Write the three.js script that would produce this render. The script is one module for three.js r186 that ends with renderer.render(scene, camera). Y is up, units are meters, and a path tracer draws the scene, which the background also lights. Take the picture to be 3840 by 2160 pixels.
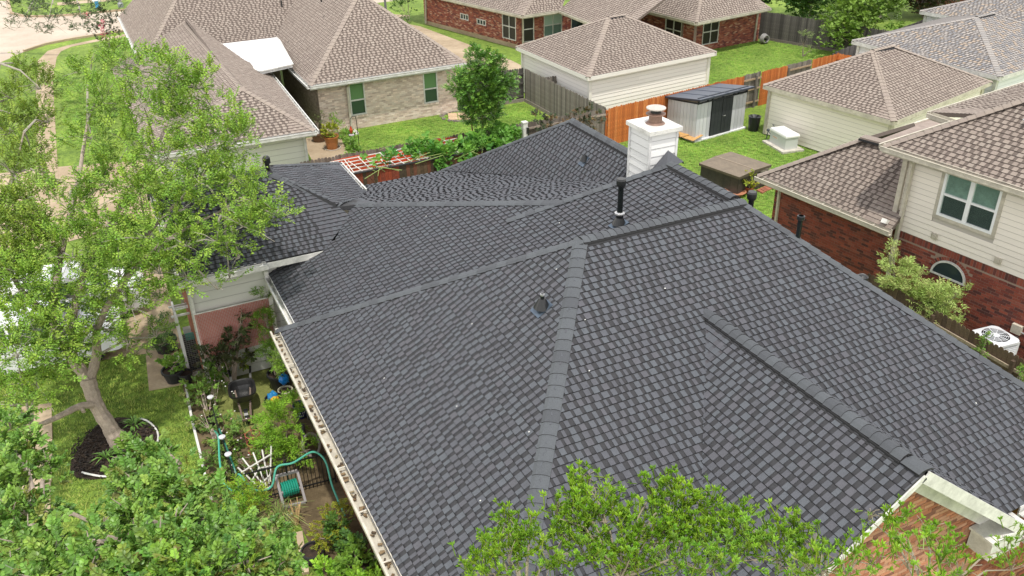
import * as THREE from 'three';
import { mergeGeometries } from 'three/addons/utils/BufferGeometryUtils.js';

// ---------- camera, sky, sun, exposure ----------
const scene = new THREE.Scene();
const camera = new THREE.PerspectiveCamera(36.78, 1024 / 576, 0.1, 600);
camera.position.set(0, 13.8, 0);
camera.rotation.set(-29.055 * Math.PI / 180, -25.879 * Math.PI / 180, -1.043 * Math.PI / 180, 'YXZ');
const renderer = new THREE.WebGLRenderer({ antialias: true });
renderer.toneMapping = THREE.LinearToneMapping;
renderer.toneMappingExposure = 1.25;
renderer.shadowMap.enabled = true;
{ // hazy bright summer sky
  const w = 64, h = 32, d = new Float32Array(w * h * 4);
  for (let y = 0; y < h; y++) for (let x = 0; x < w; x++) {
    const el = Math.max(0, (y + 0.5) / h * 2 - 1), k = Math.pow(1 - el, 2.6), i = (y * w + x) * 4;
    d[i] = 0.7 + 1.4 * k; d[i + 1] = 0.75 + 1.25 * k; d[i + 2] = 0.84 + 1.06 * k; d[i + 3] = 1;
  }
  const t = new THREE.DataTexture(d, w, h, THREE.RGBAFormat, THREE.FloatType);
  t.mapping = THREE.EquirectangularReflectionMapping; t.magFilter = THREE.LinearFilter; t.needsUpdate = true;
  scene.background = t; scene.environment = t;
}
const sun = new THREE.DirectionalLight(new THREE.Color(1, 0.955, 0.87), 2.8);
sun.position.set(-6, 60, 19); sun.target.position.set(6, 0, -20); sun.position.add(sun.target.position);
sun.castShadow = true; sun.shadow.radius = 3;
Object.assign(sun.shadow.camera, { left: -60, right: 60, top: 60, bottom: -60, near: 1, far: 200 });
scene.add(sun, sun.target);

// ---------- small maths ----------
let seed = 20240611;
const rnd = () => { seed = (seed + 0x6D2B79F5) | 0; let t = Math.imul(seed ^ (seed >>> 15), 1 | seed); t = (t + Math.imul(t ^ (t >>> 7), 61 | t)) ^ t; return ((t ^ (t >>> 14)) >>> 0) / 4294967296; };
const rr = (a, b) => a + (b - a) * rnd(), pick = (a) => a[Math.floor(rnd() * a.length)];
const gs = () => (rnd() + rnd() + rnd() - 1.5) * 1.4;
const add = (a, b) => [a[0] + b[0], a[1] + b[1], a[2] + b[2]], sub = (a, b) => [a[0] - b[0], a[1] - b[1], a[2] - b[2]];
const mul = (a, k) => [a[0] * k, a[1] * k, a[2] * k], dot = (a, b) => a[0] * b[0] + a[1] * b[1] + a[2] * b[2];
const cross = (a, b) => [a[1] * b[2] - a[2] * b[1], a[2] * b[0] - a[0] * b[2], a[0] * b[1] - a[1] * b[0]];
const len = (a) => Math.hypot(...a), nrm = (a) => mul(a, 1 / (len(a) || 1)), mix = (a, b, t) => add(mul(a, 1 - t), mul(b, t));
const EYE = [0, 13.8, 0];
const vary = (c, k) => { const f = 1 + (rnd() * 2 - 1) * k; return [c[0] * f, c[1] * f, c[2] * f]; };

// ---------- textures (grain only, in metres) ----------
function noiseTex(size, cells, lo, hi, gamma = 1, white = 0) {
  const d = new Uint8Array(size * size * 4), lat = cells.map(([n]) => { const a = new Float32Array(n * n); for (let i = 0; i < a.length; i++) a[i] = rnd(); return a; });
  for (let y = 0; y < size; y++) for (let x = 0; x < size; x++) {
    let s = 0, w = 0;
    cells.forEach(([n, k], j) => {
      const fx = x / size * n, fy = y / size * n, ix = Math.floor(fx), iy = Math.floor(fy); let tx = fx - ix, ty = fy - iy;
      tx = tx * tx * (3 - 2 * tx); ty = ty * ty * (3 - 2 * ty);
      const a = lat[j], X = (ix + 1) % n, Y = (iy + 1) % n;
      s += k * ((a[iy * n + ix] * (1 - tx) + a[iy * n + X] * tx) * (1 - ty) + (a[Y * n + ix] * (1 - tx) + a[Y * n + X] * tx) * ty); w += k;
    });
    s = Math.min(1, Math.max(0, (s / w - 0.5) * 1.9 + 0.5)); s = Math.pow(s, gamma) * (1 - white) + white * rnd();
    const i = (y * size + x) * 4, v = lo + (hi - lo) * s; d[i] = d[i + 1] = d[i + 2] = Math.round(255 * v); d[i + 3] = 255;
  }
  const t = new THREE.DataTexture(d, size, size); t.wrapS = t.wrapT = THREE.RepeatWrapping; t.magFilter = THREE.LinearFilter; t.needsUpdate = true; return t;
}
const rep = (t, m) => { const c = t.clone(); c.repeat.set(1 / m, 1 / m); c.needsUpdate = true; return c; };
function tint(t, a, b) { // two colours through a grey map
  const s = t.image.data, d = new Uint8Array(s.length), ca = new THREE.Color().setRGB(...a).convertLinearToSRGB(), cb = new THREE.Color().setRGB(...b).convertLinearToSRGB();
  for (let i = 0; i < s.length; i += 4) { const k = s[i] / 255; d[i] = 255 * (ca.r + (cb.r - ca.r) * k); d[i + 1] = 255 * (ca.g + (cb.g - ca.g) * k); d[i + 2] = 255 * (ca.b + (cb.b - ca.b) * k); d[i + 3] = 255; }
  const o = new THREE.DataTexture(d, t.image.width, t.image.height); o.wrapS = o.wrapT = THREE.RepeatWrapping; o.magFilter = THREE.LinearFilter; o.colorSpace = THREE.SRGBColorSpace; o.needsUpdate = true; return o;
}
const tGrain = noiseTex(256, [[128, 1], [64, .6], [16, .3]], 0.72, 1, 1, .35);
const tMott = noiseTex(512, [[6, 1], [13, .8], [31, .6], [90, .5], [200, .4]], 0.62, 1);
const tWood = noiseTex(256, [[12, .7], [40, 1], [100, .7]], 0.6, 1);
const tGrass = noiseTex(1024, [[3, .8], [7, .6], [17, .6], [60, .8], [170, 1], [400, 1]], 0, 1);
const tStain = noiseTex(512, [[3, 1], [7, .8], [19, .6], [61, .4], [180, .5]], 0, 1);

const MATS = {};
function mat(key, o = {}) {
  if (MATS[key]) return MATS[key];
  const { c, map, m = 1, rough = .85, metal = 0, bump, vc, ...rest } = o;
  const q = { roughness: rough, metalness: metal, side: THREE.DoubleSide, ...rest };
  if (map) q.map = rep(map, m);
  if (bump) { q.bumpMap = rep(map || tGrain, m); q.bumpScale = bump; }
  if (vc) q.vertexColors = true;
  const M = new THREE.MeshPhysicalMaterial(q); M.name = key; if (c) M.color.setRGB(...c);
  return MATS[key] = M;
}
const mShin = mat('shingle granules', { map: tGrain, m: .9, rough: .95, vc: 1 });
const mVC = mat('painted or stained surface', { map: tMott, m: 1.3, rough: .7, vc: 1 });
const mSide = mat('painted siding', { rough: .6, vc: 1 });
const mBrick = mat('brick face', { map: tGrain, m: .5, rough: .92, vc: 1 });
const mWoodV = mat('weathered board', { map: tWood, m: .8, rough: .9, vc: 1 });
const mWhite = mat('white painted metal', { c: [.76, .75, .71], rough: .45, map: tMott, m: 1.7 });
const mCream = mat('cream paint', { c: [.62, .57, .47], rough: .55, map: tMott, m: 1.7 });
const mBlack = mat('black rubber', { c: [.012, .013, .014], rough: .35 });
const mDark = mat('dark void', { c: [.02, .02, .022], rough: .9 });
const mSteel = mat('galvanised metal', { c: [.5, .5, .5], rough: .4, metal: .7 });
const mGlass = mat('dark window pane', { c: [.03, .045, .05], rough: .06 });

// ---------- geometry collector ----------
class GB {
  constructor() { this.p = []; this.c = []; }
  tri(a, b, c, k = [1, 1, 1]) { this.p.push(...a, ...b, ...c); this.c.push(...k, ...k, ...k); }
  quad(a, b, c, d, k) { this.tri(a, b, c, k); this.tri(a, c, d, k); }
  fan(q, k) { for (let i = 1; i + 1 < q.length; i++) this.tri(q[0], q[i], q[i + 1], k); }
  hexa(o, X, Y, Z, k, k2) { const a = o, b = add(o, X), c = add(b, Y), d = add(o, Y), e = add(a, Z), f = add(b, Z), g = add(c, Z), h = add(d, Z); this.quad(a, d, c, b, k); this.quad(e, f, g, h, k2 || k); this.quad(a, b, f, e, k); this.quad(b, c, g, f, k); this.quad(c, d, h, g, k); this.quad(d, a, e, h, k); }
  box(c, s, k, ry = 0) { const X = [Math.cos(ry), 0, -Math.sin(ry)], Z = [Math.sin(ry), 0, Math.cos(ry)]; this.hexa(add(c, add(add(mul(X, -s[0] / 2), [0, -s[1] / 2, 0]), mul(Z, -s[2] / 2))), mul(X, s[0]), mul(Z, s[2]), [0, s[1], 0], k); }
  bar(a, b, w, h, k, up = [0, 1, 0]) { const d = sub(b, a), s = nrm(cross(d, up)), u = nrm(cross(s, d)); this.hexa(add(a, add(mul(s, -w / 2), mul(u, -h / 2))), d, mul(s, w), mul(u, h), k); }
  tube(pts, r, n = 8, k, caps = true) {
    const rings = []; let u0 = null;
    pts.forEach((p, i) => {
      const d = nrm(sub(pts[Math.min(i + 1, pts.length - 1)], pts[Math.max(i - 1, 0)])); let s = u0 ? nrm(cross(d, cross(u0, d))) : nrm(cross(d, Math.abs(d[1]) > .9 ? [1, 0, 0] : [0, 1, 0])); u0 = s;
      const t = cross(d, s), R = Array.isArray(r) ? r[i] : r, q = []; for (let j = 0; j < n; j++) { const a = j / n * 2 * Math.PI; q.push(add(p, add(mul(s, R * Math.cos(a)), mul(t, R * Math.sin(a))))); } rings.push(q);
    });
    for (let i = 0; i + 1 < rings.length; i++) for (let j = 0; j < n; j++) this.quad(rings[i][j], rings[i][(j + 1) % n], rings[i + 1][(j + 1) % n], rings[i + 1][j], k);
    if (caps) { this.fan(rings[0], k); this.fan(rings[rings.length - 1], k); }
  }
  lathe(c, prof, n = 20, k, k2) { for (let i = 0; i + 1 < prof.length; i++) for (let j = 0; j < n; j++) { const P = (q, a) => [c[0] + q[0] * Math.cos(a), c[1] + q[1], c[2] + q[0] * Math.sin(a)], a = j / n * 2 * Math.PI, b = (j + 1) / n * 2 * Math.PI; this.quad(P(prof[i], a), P(prof[i], b), P(prof[i + 1], b), P(prof[i + 1], a), k2 && i === prof.length - 2 ? k2 : k); } }
  geo(o = [0, 0, 0]) {
    const n = this.p.length / 3, P = new Float32Array(this.p), U = new Float32Array(n * 2);
    for (let t = 0; t < n; t += 3) {
      const i = t * 3, ax = P[i + 3] - P[i], ay = P[i + 4] - P[i + 1], az = P[i + 5] - P[i + 2], bx = P[i + 6] - P[i], by = P[i + 7] - P[i + 1], bz = P[i + 8] - P[i + 2];
      const nx = Math.abs(ay * bz - az * by), ny = Math.abs(az * bx - ax * bz), nz = Math.abs(ax * by - ay * bx);
      for (let j = 0; j < 3; j++) { const q = (t + j) * 3, u = (t + j) * 2; if (ny >= nx * .7 && ny >= nz * .7) { U[u] = P[q]; U[u + 1] = P[q + 2]; } else if (nx > nz) { U[u] = P[q + 1]; U[u + 1] = P[q + 2]; } else { U[u] = P[q + 1]; U[u + 1] = P[q]; } }
    }
    for (let i = 0; i < P.length; i += 3) { P[i] -= o[0]; P[i + 1] -= o[1]; P[i + 2] -= o[2]; }
    const g = new THREE.BufferGeometry(); g.setAttribute('position', new THREE.BufferAttribute(P, 3)); g.setAttribute('uv', new THREE.BufferAttribute(U, 2)); g.setAttribute('color', new THREE.BufferAttribute(new Float32Array(this.c), 3)); g.computeVertexNormals(); return g;
  }
  mesh(name, m, parent) {
    const o = parent && parent.o || [0, 0, 0], M = new THREE.Mesh(this.geo(o), m); M.name = parent ? name : numbered(name); M.o = o; M.castShadow = M.receiveShadow = true; (parent || scene).add(M); return M;
  }
}
const used = {};
function numbered(n) { const k = used[n] = (used[n] ?? -1) + 1; return k ? n + '_' + String(k).padStart(3, '0') : n; }
function tag(o, label, category, group, kind) { if (label) o.userData.label = label; if (category) o.userData.category = category; if (group) o.userData.group = group; if (kind) o.userData.kind = kind; return o; }
function thing(name, label, category, pos = [0, 0, 0], group) { const g = new THREE.Group(); g.name = numbered(name); g.position.set(...pos); g.o = pos; scene.add(g); return tag(g, label, category, group); }
function placed(name, geo, m, parent, M4) { const q = new THREE.Mesh(geo, m); q.name = name; q.applyMatrix4(M4); q.position.sub(new THREE.Vector3(...(parent.o || [0, 0, 0]))); q.o = parent.o; q.castShadow = q.receiveShadow = true; parent.add(q); return q; }
function basis(o, X, Y, Z) { return new THREE.Matrix4().set(X[0], Y[0], Z[0], o[0], X[1], Y[1], Z[1], o[1], X[2], Y[2], Z[2], o[2], 0, 0, 0, 1); }
function sheet(name, pts, y, m, label, cat) { // a level sheet on the ground
  const s = new THREE.Shape(pts.map(([x, z]) => new THREE.Vector2(x, -z))), g = new THREE.ShapeGeometry(s); g.rotateX(-Math.PI / 2); g.translate(0, y, 0);
  const p = g.attributes.position, u = g.attributes.uv; for (let i = 0; i < p.count; i++) u.setXY(i, p.getX(i), p.getZ(i));
  const M = new THREE.Mesh(g, m); M.name = numbered(name); M.receiveShadow = true; scene.add(M); tag(M, label, cat, null, 'structure'); return M;
}
function slabOn(name, pts, y0, y1, m, parent) { const g = new GB(), n = pts.length; const tri = THREE.ShapeUtils.triangulateShape(pts.map(([x, z]) => new THREE.Vector2(x, z)), []); for (const t of tri) { g.tri(...t.map((i) => [pts[i][0], y1, pts[i][1]])); } for (let i = 0; i < n; i++) { const a = pts[i], b = pts[(i + 1) % n]; g.quad([a[0], y0, a[1]], [b[0], y0, b[1]], [b[0], y1, b[1]], [a[0], y1, a[1]]); } return g.mesh(name, m, parent); }

// ---------- piece budget: the 300 that show largest become parts, the rest is one part ----------
class Pieces {
  constructor(house, name, m, most = 300) { Object.assign(this, { house, name, m, most, all: [] }); }
  put(at, size, parent, make) { const d = len(sub(at, EYE)), f = [Math.sin(.4517) * .874, -.4857, -Math.cos(.4517) * .874], v = nrm(sub(at, EYE)); this.all.push({ s: size / (d * d) * (dot(v, f) > .84 ? 1 : .01), parent, make }); }
  done(restName) {
    this.all.sort((a, b) => b.s - a.s); const rest = new GB();
    this.all.forEach((q, i) => { if (i < this.most) { const g = new GB(); q.make(g); g.mesh(this.name, this.m, q.parent); } else q.make(rest); });
    if (rest.p.length) tag(rest.mesh(restName || this.name, this.m, this.house), null, null, null, 'stuff');
  }
}

// ---------- roofs ----------
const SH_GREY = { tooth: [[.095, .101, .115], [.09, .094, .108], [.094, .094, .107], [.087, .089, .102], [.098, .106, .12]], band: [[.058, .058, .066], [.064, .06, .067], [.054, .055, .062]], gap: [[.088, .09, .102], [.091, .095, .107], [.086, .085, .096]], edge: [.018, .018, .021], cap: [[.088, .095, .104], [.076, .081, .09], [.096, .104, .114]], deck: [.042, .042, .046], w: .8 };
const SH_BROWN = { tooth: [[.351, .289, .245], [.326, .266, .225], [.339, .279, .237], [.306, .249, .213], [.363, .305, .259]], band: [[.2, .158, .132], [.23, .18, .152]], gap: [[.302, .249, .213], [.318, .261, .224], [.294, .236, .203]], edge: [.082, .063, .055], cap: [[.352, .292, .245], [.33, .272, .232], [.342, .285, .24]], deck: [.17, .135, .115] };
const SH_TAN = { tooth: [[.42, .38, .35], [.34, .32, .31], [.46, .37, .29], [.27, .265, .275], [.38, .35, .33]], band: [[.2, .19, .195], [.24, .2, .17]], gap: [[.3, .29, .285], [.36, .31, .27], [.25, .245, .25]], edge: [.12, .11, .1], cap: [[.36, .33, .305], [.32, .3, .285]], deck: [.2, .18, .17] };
function clipConvex(poly, tri) { // Sutherland-Hodgman, both in 2-D, tri counter-clockwise
  let out = poly;
  for (let i = 0; i < tri.length && out.length; i++) {
    const a = tri[i], b = tri[(i + 1) % tri.length], inp = out; out = [];
    const s = (p) => (b[0] - a[0]) * (p[1] - a[1]) - (b[1] - a[1]) * (p[0] - a[0]);
    for (let j = 0; j < inp.length; j++) { const p = inp[j], q = inp[(j + 1) % inp.length], sp = s(p), sq = s(q); if (sp >= 0) out.push(p); if ((sp >= 0) !== (sq >= 0)) { const t = sp / (sp - sq); out.push([p[0] + (q[0] - p[0]) * t, p[1] + (q[1] - p[1]) * t]); } }
  }
  return out;
}
const inPoly = (p, poly) => { let c = false; for (let i = 0, j = poly.length - 1; i < poly.length; j = i++) { const a = poly[i], b = poly[j]; if ((a[1] > p[1]) !== (b[1] > p[1]) && p[0] < (b[0] - a[0]) * (p[1] - a[1]) / (b[1] - a[1]) + a[0]) c = !c; } return c; };
// pts[0] -> pts[1] runs along the courses (the eave)
function slope(pieces, house, pts, st, o = {}) {
  const e = o.e || .143, gw = .010, u = nrm(sub(pts[1], pts[0]));
  let n = [0, 0, 0]; for (let i = 0; i < pts.length; i++) n = add(n, cross(pts[i], pts[(i + 1) % pts.length])); n = nrm(n); if (n[1] < 0) n = mul(n, -1);
  let v = cross(n, u); if (v[1] < 0) v = mul(v, -1);
  const O = pts[0], P2 = pts.map((p) => [dot(sub(p, O), u), dot(sub(p, O), v)]);
  const W = (a, b, h) => add(O, add(add(mul(u, a), mul(v, b)), mul(n, h)));
  const tris = THREE.ShapeUtils.triangulateShape(P2.map((p) => new THREE.Vector2(...p)), []).map((t) => { const q = t.map((i) => P2[i]); return (q[1][0] - q[0][0]) * (q[2][1] - q[0][1]) - (q[1][1] - q[0][1]) * (q[2][0] - q[0][0]) < 0 ? [q[0], q[2], q[1]] : q; });
  const g = new GB(); for (const t of tris) { g.tri(W(...t[0], -.002), W(...t[1], -.002), W(...t[2], -.002), st.deck); g.tri(W(...t[0], -.12), W(...t[2], -.12), W(...t[1], -.12), st.deck); }
  P2.forEach((p, i) => { const q = P2[(i + 1) % P2.length]; g.quad(W(...p, -.12), W(...q, -.12), W(...q, -.002), W(...p, -.002), st.deck); });
  const deck = g.mesh('roof_slope', mShin, house);
  if (o.bare) return deck;
  const vs = P2.map((p) => p[1]), vmin = Math.min(...vs), vmax = Math.max(...vs), us = P2.map((p) => p[0]), umin = Math.min(...us), umax = Math.max(...us), big = o.big || 1;
  for (let v0 = vmin; v0 < vmax - .01; v0 += e) {
    const v1 = v0 + e; let x = umin - rr(0, .3), tooth = rnd() < .5;
    // reach of the polygon in this course
    while (x < umax) {
      const w = (tooth ? rr(.075, .165) : rr(.06, .13)) * (st.w || 1), x1 = x + w, R = [[x, v0], [x1, v0], [x1, v1 - gw], [x, v1 - gw]];
      const inside = R.filter((p) => inPoly([p[0] + 1e-5, p[1] + 1e-5], P2)).length;
      const cuts = inside === 4 ? [R] : tris.map((t) => clipConvex(R, t)).filter((q) => q.length > 2);
      if (cuts.length) {
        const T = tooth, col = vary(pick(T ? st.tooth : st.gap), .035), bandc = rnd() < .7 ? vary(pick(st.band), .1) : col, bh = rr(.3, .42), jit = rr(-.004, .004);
        const hA = T ? .019 : .016, at = W((x + x1) / 2, (v0 + v1) / 2, 0);
        pieces.put(at, w * e * Math.max(.1, dot(nrm(sub(EYE, at)), n)), deck, (G) => {
          const H = (b) => .002 + hA * (1 - (b - v0) / e);
          for (const q of cuts) {
            const top = q.map((p) => W(p[0], p[1] + (p[1] <= v0 + 1e-6 && T ? jit : 0), H(p[1])));
            if (T) G.fan(top, col);
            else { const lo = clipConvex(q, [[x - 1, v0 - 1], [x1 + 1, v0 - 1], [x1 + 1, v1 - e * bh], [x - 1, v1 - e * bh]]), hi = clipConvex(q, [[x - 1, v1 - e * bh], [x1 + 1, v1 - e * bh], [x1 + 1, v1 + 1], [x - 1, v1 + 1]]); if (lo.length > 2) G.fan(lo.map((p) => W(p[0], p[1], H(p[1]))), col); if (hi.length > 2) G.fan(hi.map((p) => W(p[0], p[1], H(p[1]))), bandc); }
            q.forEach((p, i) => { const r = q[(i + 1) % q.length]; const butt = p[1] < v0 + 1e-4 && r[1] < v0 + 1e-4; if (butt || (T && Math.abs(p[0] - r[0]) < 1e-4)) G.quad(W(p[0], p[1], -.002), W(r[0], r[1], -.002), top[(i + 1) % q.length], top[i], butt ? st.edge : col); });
          }
        });
      }
      x = x1; tooth = !tooth;
    }
  }
  return deck;
}
// caps bent over a ridge or hip from a up to b; nA, nB: the normals of the two slopes
const capGeo = {};
function caps(house, a, b, nA, nB, st, o = {}) {
  const L = len(sub(b, a)), d = nrm(sub(b, a)), wing = (n) => { let w = nrm(cross(d, n)); return w[1] > 0 ? mul(w, -1) : w; };
  let A = wing(nA), B = wing(nB), half = o.half || .15, ex = o.ex || .15, n = Math.max(1, Math.round(L / ex)), up = nrm(add(nrm(nA), nrm(nB)));
  const lift = (o.vent ? .055 : .012);
  if (o.vent) { const g = new GB(), c = [1, 1, 1]; for (const w of [A, B]) { const p = add(mul(w, half + .01), mul(up, .002)); g.hexa(add(a, mul(w, .02)), mul(d, L), mul(w, half - .01), mul(up, .05), c); g.hexa(add(add(a, mul(w, half + .02)), mul(up, .0)), mul(d, L), mul(w, .035), mul(up, .018), c); } g.mesh('ridge_vent', mDark, house); }
  const key = [half, dot(A, B).toFixed(3), dot(A, d).toFixed(3), o.vent ? 1 : 0, ex].join();
  const Xw = d, Zw = nrm(cross(d, up)), Yw = cross(Zw, Xw); // local x along the ridge, y up
  if (!capGeo[key]) {
    const loc = (w) => [dot(w, Xw), dot(w, Yw), dot(w, Zw)], la = loc(A), lb = loc(B), sec = [mul(la, half), mul(la, half * .55), mul(add(la, lb), .1 * half), mul(lb, half * .55), mul(lb, half)].map((p, i) => [0, p[1] + (i === 1 || i === 3 ? .012 : i === 2 ? -.0 : 0), p[2]]);
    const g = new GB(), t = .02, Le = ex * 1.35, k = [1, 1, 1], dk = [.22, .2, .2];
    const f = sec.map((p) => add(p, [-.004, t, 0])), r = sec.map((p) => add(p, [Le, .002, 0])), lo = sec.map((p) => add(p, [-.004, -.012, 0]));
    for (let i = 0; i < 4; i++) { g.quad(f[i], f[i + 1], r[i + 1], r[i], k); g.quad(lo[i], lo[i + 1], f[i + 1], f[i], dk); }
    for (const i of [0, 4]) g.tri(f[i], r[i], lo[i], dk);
    capGeo[key] = g.geo();
  }
  for (let i = 0; i < n; i++) { const p = add(add(a, mul(d, i * L / n)), mul(up, lift)); const c = Math.floor(rnd() * st.cap.length); placed('ridge_cap', capGeo[key], mat('cap ' + st.cap[c], { c: st.cap[c], map: tGrain, m: .9, rough: .95, vc: 1 }), house, basis(p, Xw, Yw, Zw)); }
}
// a boxed gutter along an eave, out = horizontal outward direction
function gutter(house, a, b, out, m = mWhite, o = {}) {
  const g = new GB(), d = sub(b, a), D = nrm(d), w = o.w || .13, h = .12, y = o.y ?? -.13; const P = (s, k) => add(a, add(mul(out, s), [0, k, 0]));
  g.hexa(P(.0, y), d, mul(out, w), [0, .012, 0]); g.hexa(P(w - .012, y), d, mul(out, .022), [0, h, 0]); g.hexa(P(w - .02, y + h), d, mul(out, .042), [0, .016, 0]); g.hexa(P(-.012, y), d, mul(out, .012), [0, h, 0]);
  g.hexa(P(-.02, y - .09), d, mul(out, .018), [0, .26, 0]);
  const e = g.mesh('gutter', m, house);
  if (!o.clean) { const L = len(d); for (let x = .3; x < L; x += o.step || .8) { const s = new GB(); s.hexa(add(P(0, y + h + .005), mul(D, x)), mul(D, .03), mul(out, w), [0, .012, 0]); s.mesh('gutter_strap', m, e); } }
  return e;
}
function board(parent, a, b, w, h, m, name = 'fascia_board', up = [0, 1, 0]) { const g = new GB(); g.bar(a, b, w, h, undefined, up); return g.mesh(name, m, parent); }
function downspout(parent, pts, m = mWhite, w = .075) { const g = new GB(); for (let i = 0; i + 1 < pts.length; i++) g.bar(pts[i], pts[i + 1], w, w * .8, undefined, Math.abs(nrm(sub(pts[i + 1], pts[i]))[1]) > .8 ? [0, 0, 1] : [0, 1, 0]); return g.mesh('downspout', m, parent); }

function panel(g, W, L, h0, top, holes, k, col) { // the sheet behind bricks or planks, open at the windows
  const xs = [0, L]; for (let i = 1; i < 16; i++) xs.push(L * i / 16); for (const q of holes) if (!q.arch) xs.push(q[0], q[1]); xs.sort((a, b) => a - b);
  for (let i = 0; i + 1 < xs.length; i++) { const a = xs[i], b = xs[i + 1], q = holes.find((r) => !r.arch && (a + b) / 2 > r[0] && (a + b) / 2 < r[1]); if (b - a < 1e-4) continue; if (!q) g.quad(W(a, h0, k), W(b, h0, k), W(b, top(b), k), W(a, top(a), k), col); else { if (q[2] > h0) g.quad(W(a, h0, k), W(b, h0, k), W(b, q[2], k), W(a, q[2], k), col); g.quad(W(a, q[3], k), W(b, q[3], k), W(b, top(b), k), W(a, top(a), k), col); } }
}
// ---------- walls: p0 -> p1 at the foot, outer face on the right-hand side seen from outside (out given) ----------
function bricks(pieces, house, p0, p1, h0, h1, out, pal, o = {}) {
  const D = nrm(sub(p1, p0)), L = len(sub(p1, p0)), top = o.top || (() => h1), holes = o.holes || [], mort = o.mortar || [.3, .26, .22];
  const g = new GB(), W = (s, h, k = 0) => add(add([p0[0], h, p0[2]], mul(D, s)), mul(out, k));
  panel(g, W, L, h0, top, holes, 0, mort); panel(g, W, L, h0, top, holes, -.2, mort);
  g.quad(W(0, h0), W(0, h0, -.2), W(0, top(0), -.2), W(0, top(0)), mort); g.quad(W(L, h0), W(L, h0, -.2), W(L, top(L), -.2), W(L, top(L)), mort);
  const wall = g.mesh('wall', mBrick, house), bl = o.bl || .215, bh = o.bh || .076, th = .011;
  const free = (a, b, y) => !holes.some((q) => (q.arch ? (() => { const c = (q[0] + q[1]) / 2, R = (q[1] - q[0]) / 2 + .1, dy = y - q[2]; return dy > -.05 && Math.hypot((a + b) / 2 - c, dy) < R; })() : b > q[0] && a < q[1] && y + bh > q[2] && y < q[3]));
  const put = (a, b, y, hgt, zone) => { a = Math.max(a, 0); b = Math.min(b, L); if (b - a < .03) return; const col = vary(pick(pal), .14), pr = rr(.006, .013); pieces.put(W((a + b) / 2, y), (b - a) * hgt, wall, (G) => G.hexa(W(a + .005, y + .005, -.002), mul(D, b - a - .01), [0, hgt - .01, 0], mul(out, pr), col)); };
  const y1 = o.soldier ? h1 - .21 : h1; let row = 0;
  for (let y = h0; y + bh * .6 < Math.max(y1, o.peak || 0); y += bh, row++) for (let s = -(row % 2) * bl / 2 - rr(0, .01); s < L; s += bl) {
    const a = Math.max(0, s), b = Math.min(L, s + bl); if (y + bh > Math.min(top(a), top(b)) + .03 || (o.soldier && y + bh > y1 + .02)) continue;
    let segs = [[a, b]];
    for (const q of holes) if (!q.arch && y + bh > q[2] + .01 && y < q[3] - .01) segs = segs.flatMap(([m, n]) => (n <= q[0] || m >= q[1] ? [[m, n]] : [[m, q[0]], [q[1], n]].filter(([i, j]) => j - i > .03)));
    for (const [m, n] of segs) if (free(m, n, y)) put(m, n, y, bh, 0);
  }
  if (o.soldier) for (let s = 0; s < L; s += bh) if (!holes.some((q) => !q.arch && s + bh > q[0] && s < q[1] && q[3] > y1 + .02)) put(s, s + bh, y1, .21);
  if (o.sills) for (const q of holes) if (!q.arch) for (let s = q[0] - .06; s < q[1] + .05; s += bh) { const col = vary(pick(pal), .1); pieces.put(W(s, q[2]), bh * .1, wall, (G) => G.hexa(W(s + .005, q[2] - .1, -.002), mul(D, bh - .01), [0, .09, 0], mul(out, .045), col)); }
  wall.W = W; return wall;
}
function siding(house, p0, p1, h0, h1, out, col, o = {}) {
  const D = nrm(sub(p1, p0)), L = len(sub(p1, p0)), ex = o.ex || .17, W = (s, h, k = 0) => add(add([p0[0], h, p0[2]], mul(D, s)), mul(out, k));
  const g = new GB(); panel(g, W, L, h0, () => h1, o.holes || [], -.012, mul(col, .6)); panel(g, W, L, h0, () => h1, o.holes || [], -.16, mul(col, .6)); const wall = g.mesh('wall', mSide, house); wall.W = W;  // backing darkened; plank gaps bare it as the shade line under laps
  for (let y = h0; y < h1 - .02; y += ex) {
    const t = Math.min(ex, h1 - y); let segs = [[0, L]];
    for (const q of o.holes || []) if (y + t > q[2] + .02 && y < q[3] - .02) segs = segs.flatMap(([a, b]) => (b <= q[0] || a >= q[1] ? [[a, b]] : [[a, q[0]], [q[1], b]].filter(([i, j]) => j - i > .02)));
    const cuts = []; for (const [a, b] of segs) { let x = a; while (b - x > 4.2) { const w = rr(2.2, 3.6); cuts.push([x, x + w - .003]); x += w; } cuts.push([x, b]); }
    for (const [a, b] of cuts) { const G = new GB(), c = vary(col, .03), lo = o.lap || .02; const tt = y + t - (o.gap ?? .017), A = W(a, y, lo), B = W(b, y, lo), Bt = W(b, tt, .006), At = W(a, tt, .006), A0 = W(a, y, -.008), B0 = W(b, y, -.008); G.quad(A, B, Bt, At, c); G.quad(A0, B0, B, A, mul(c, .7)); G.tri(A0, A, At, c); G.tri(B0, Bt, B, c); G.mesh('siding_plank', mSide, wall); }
  }
  return wall;
}
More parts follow.
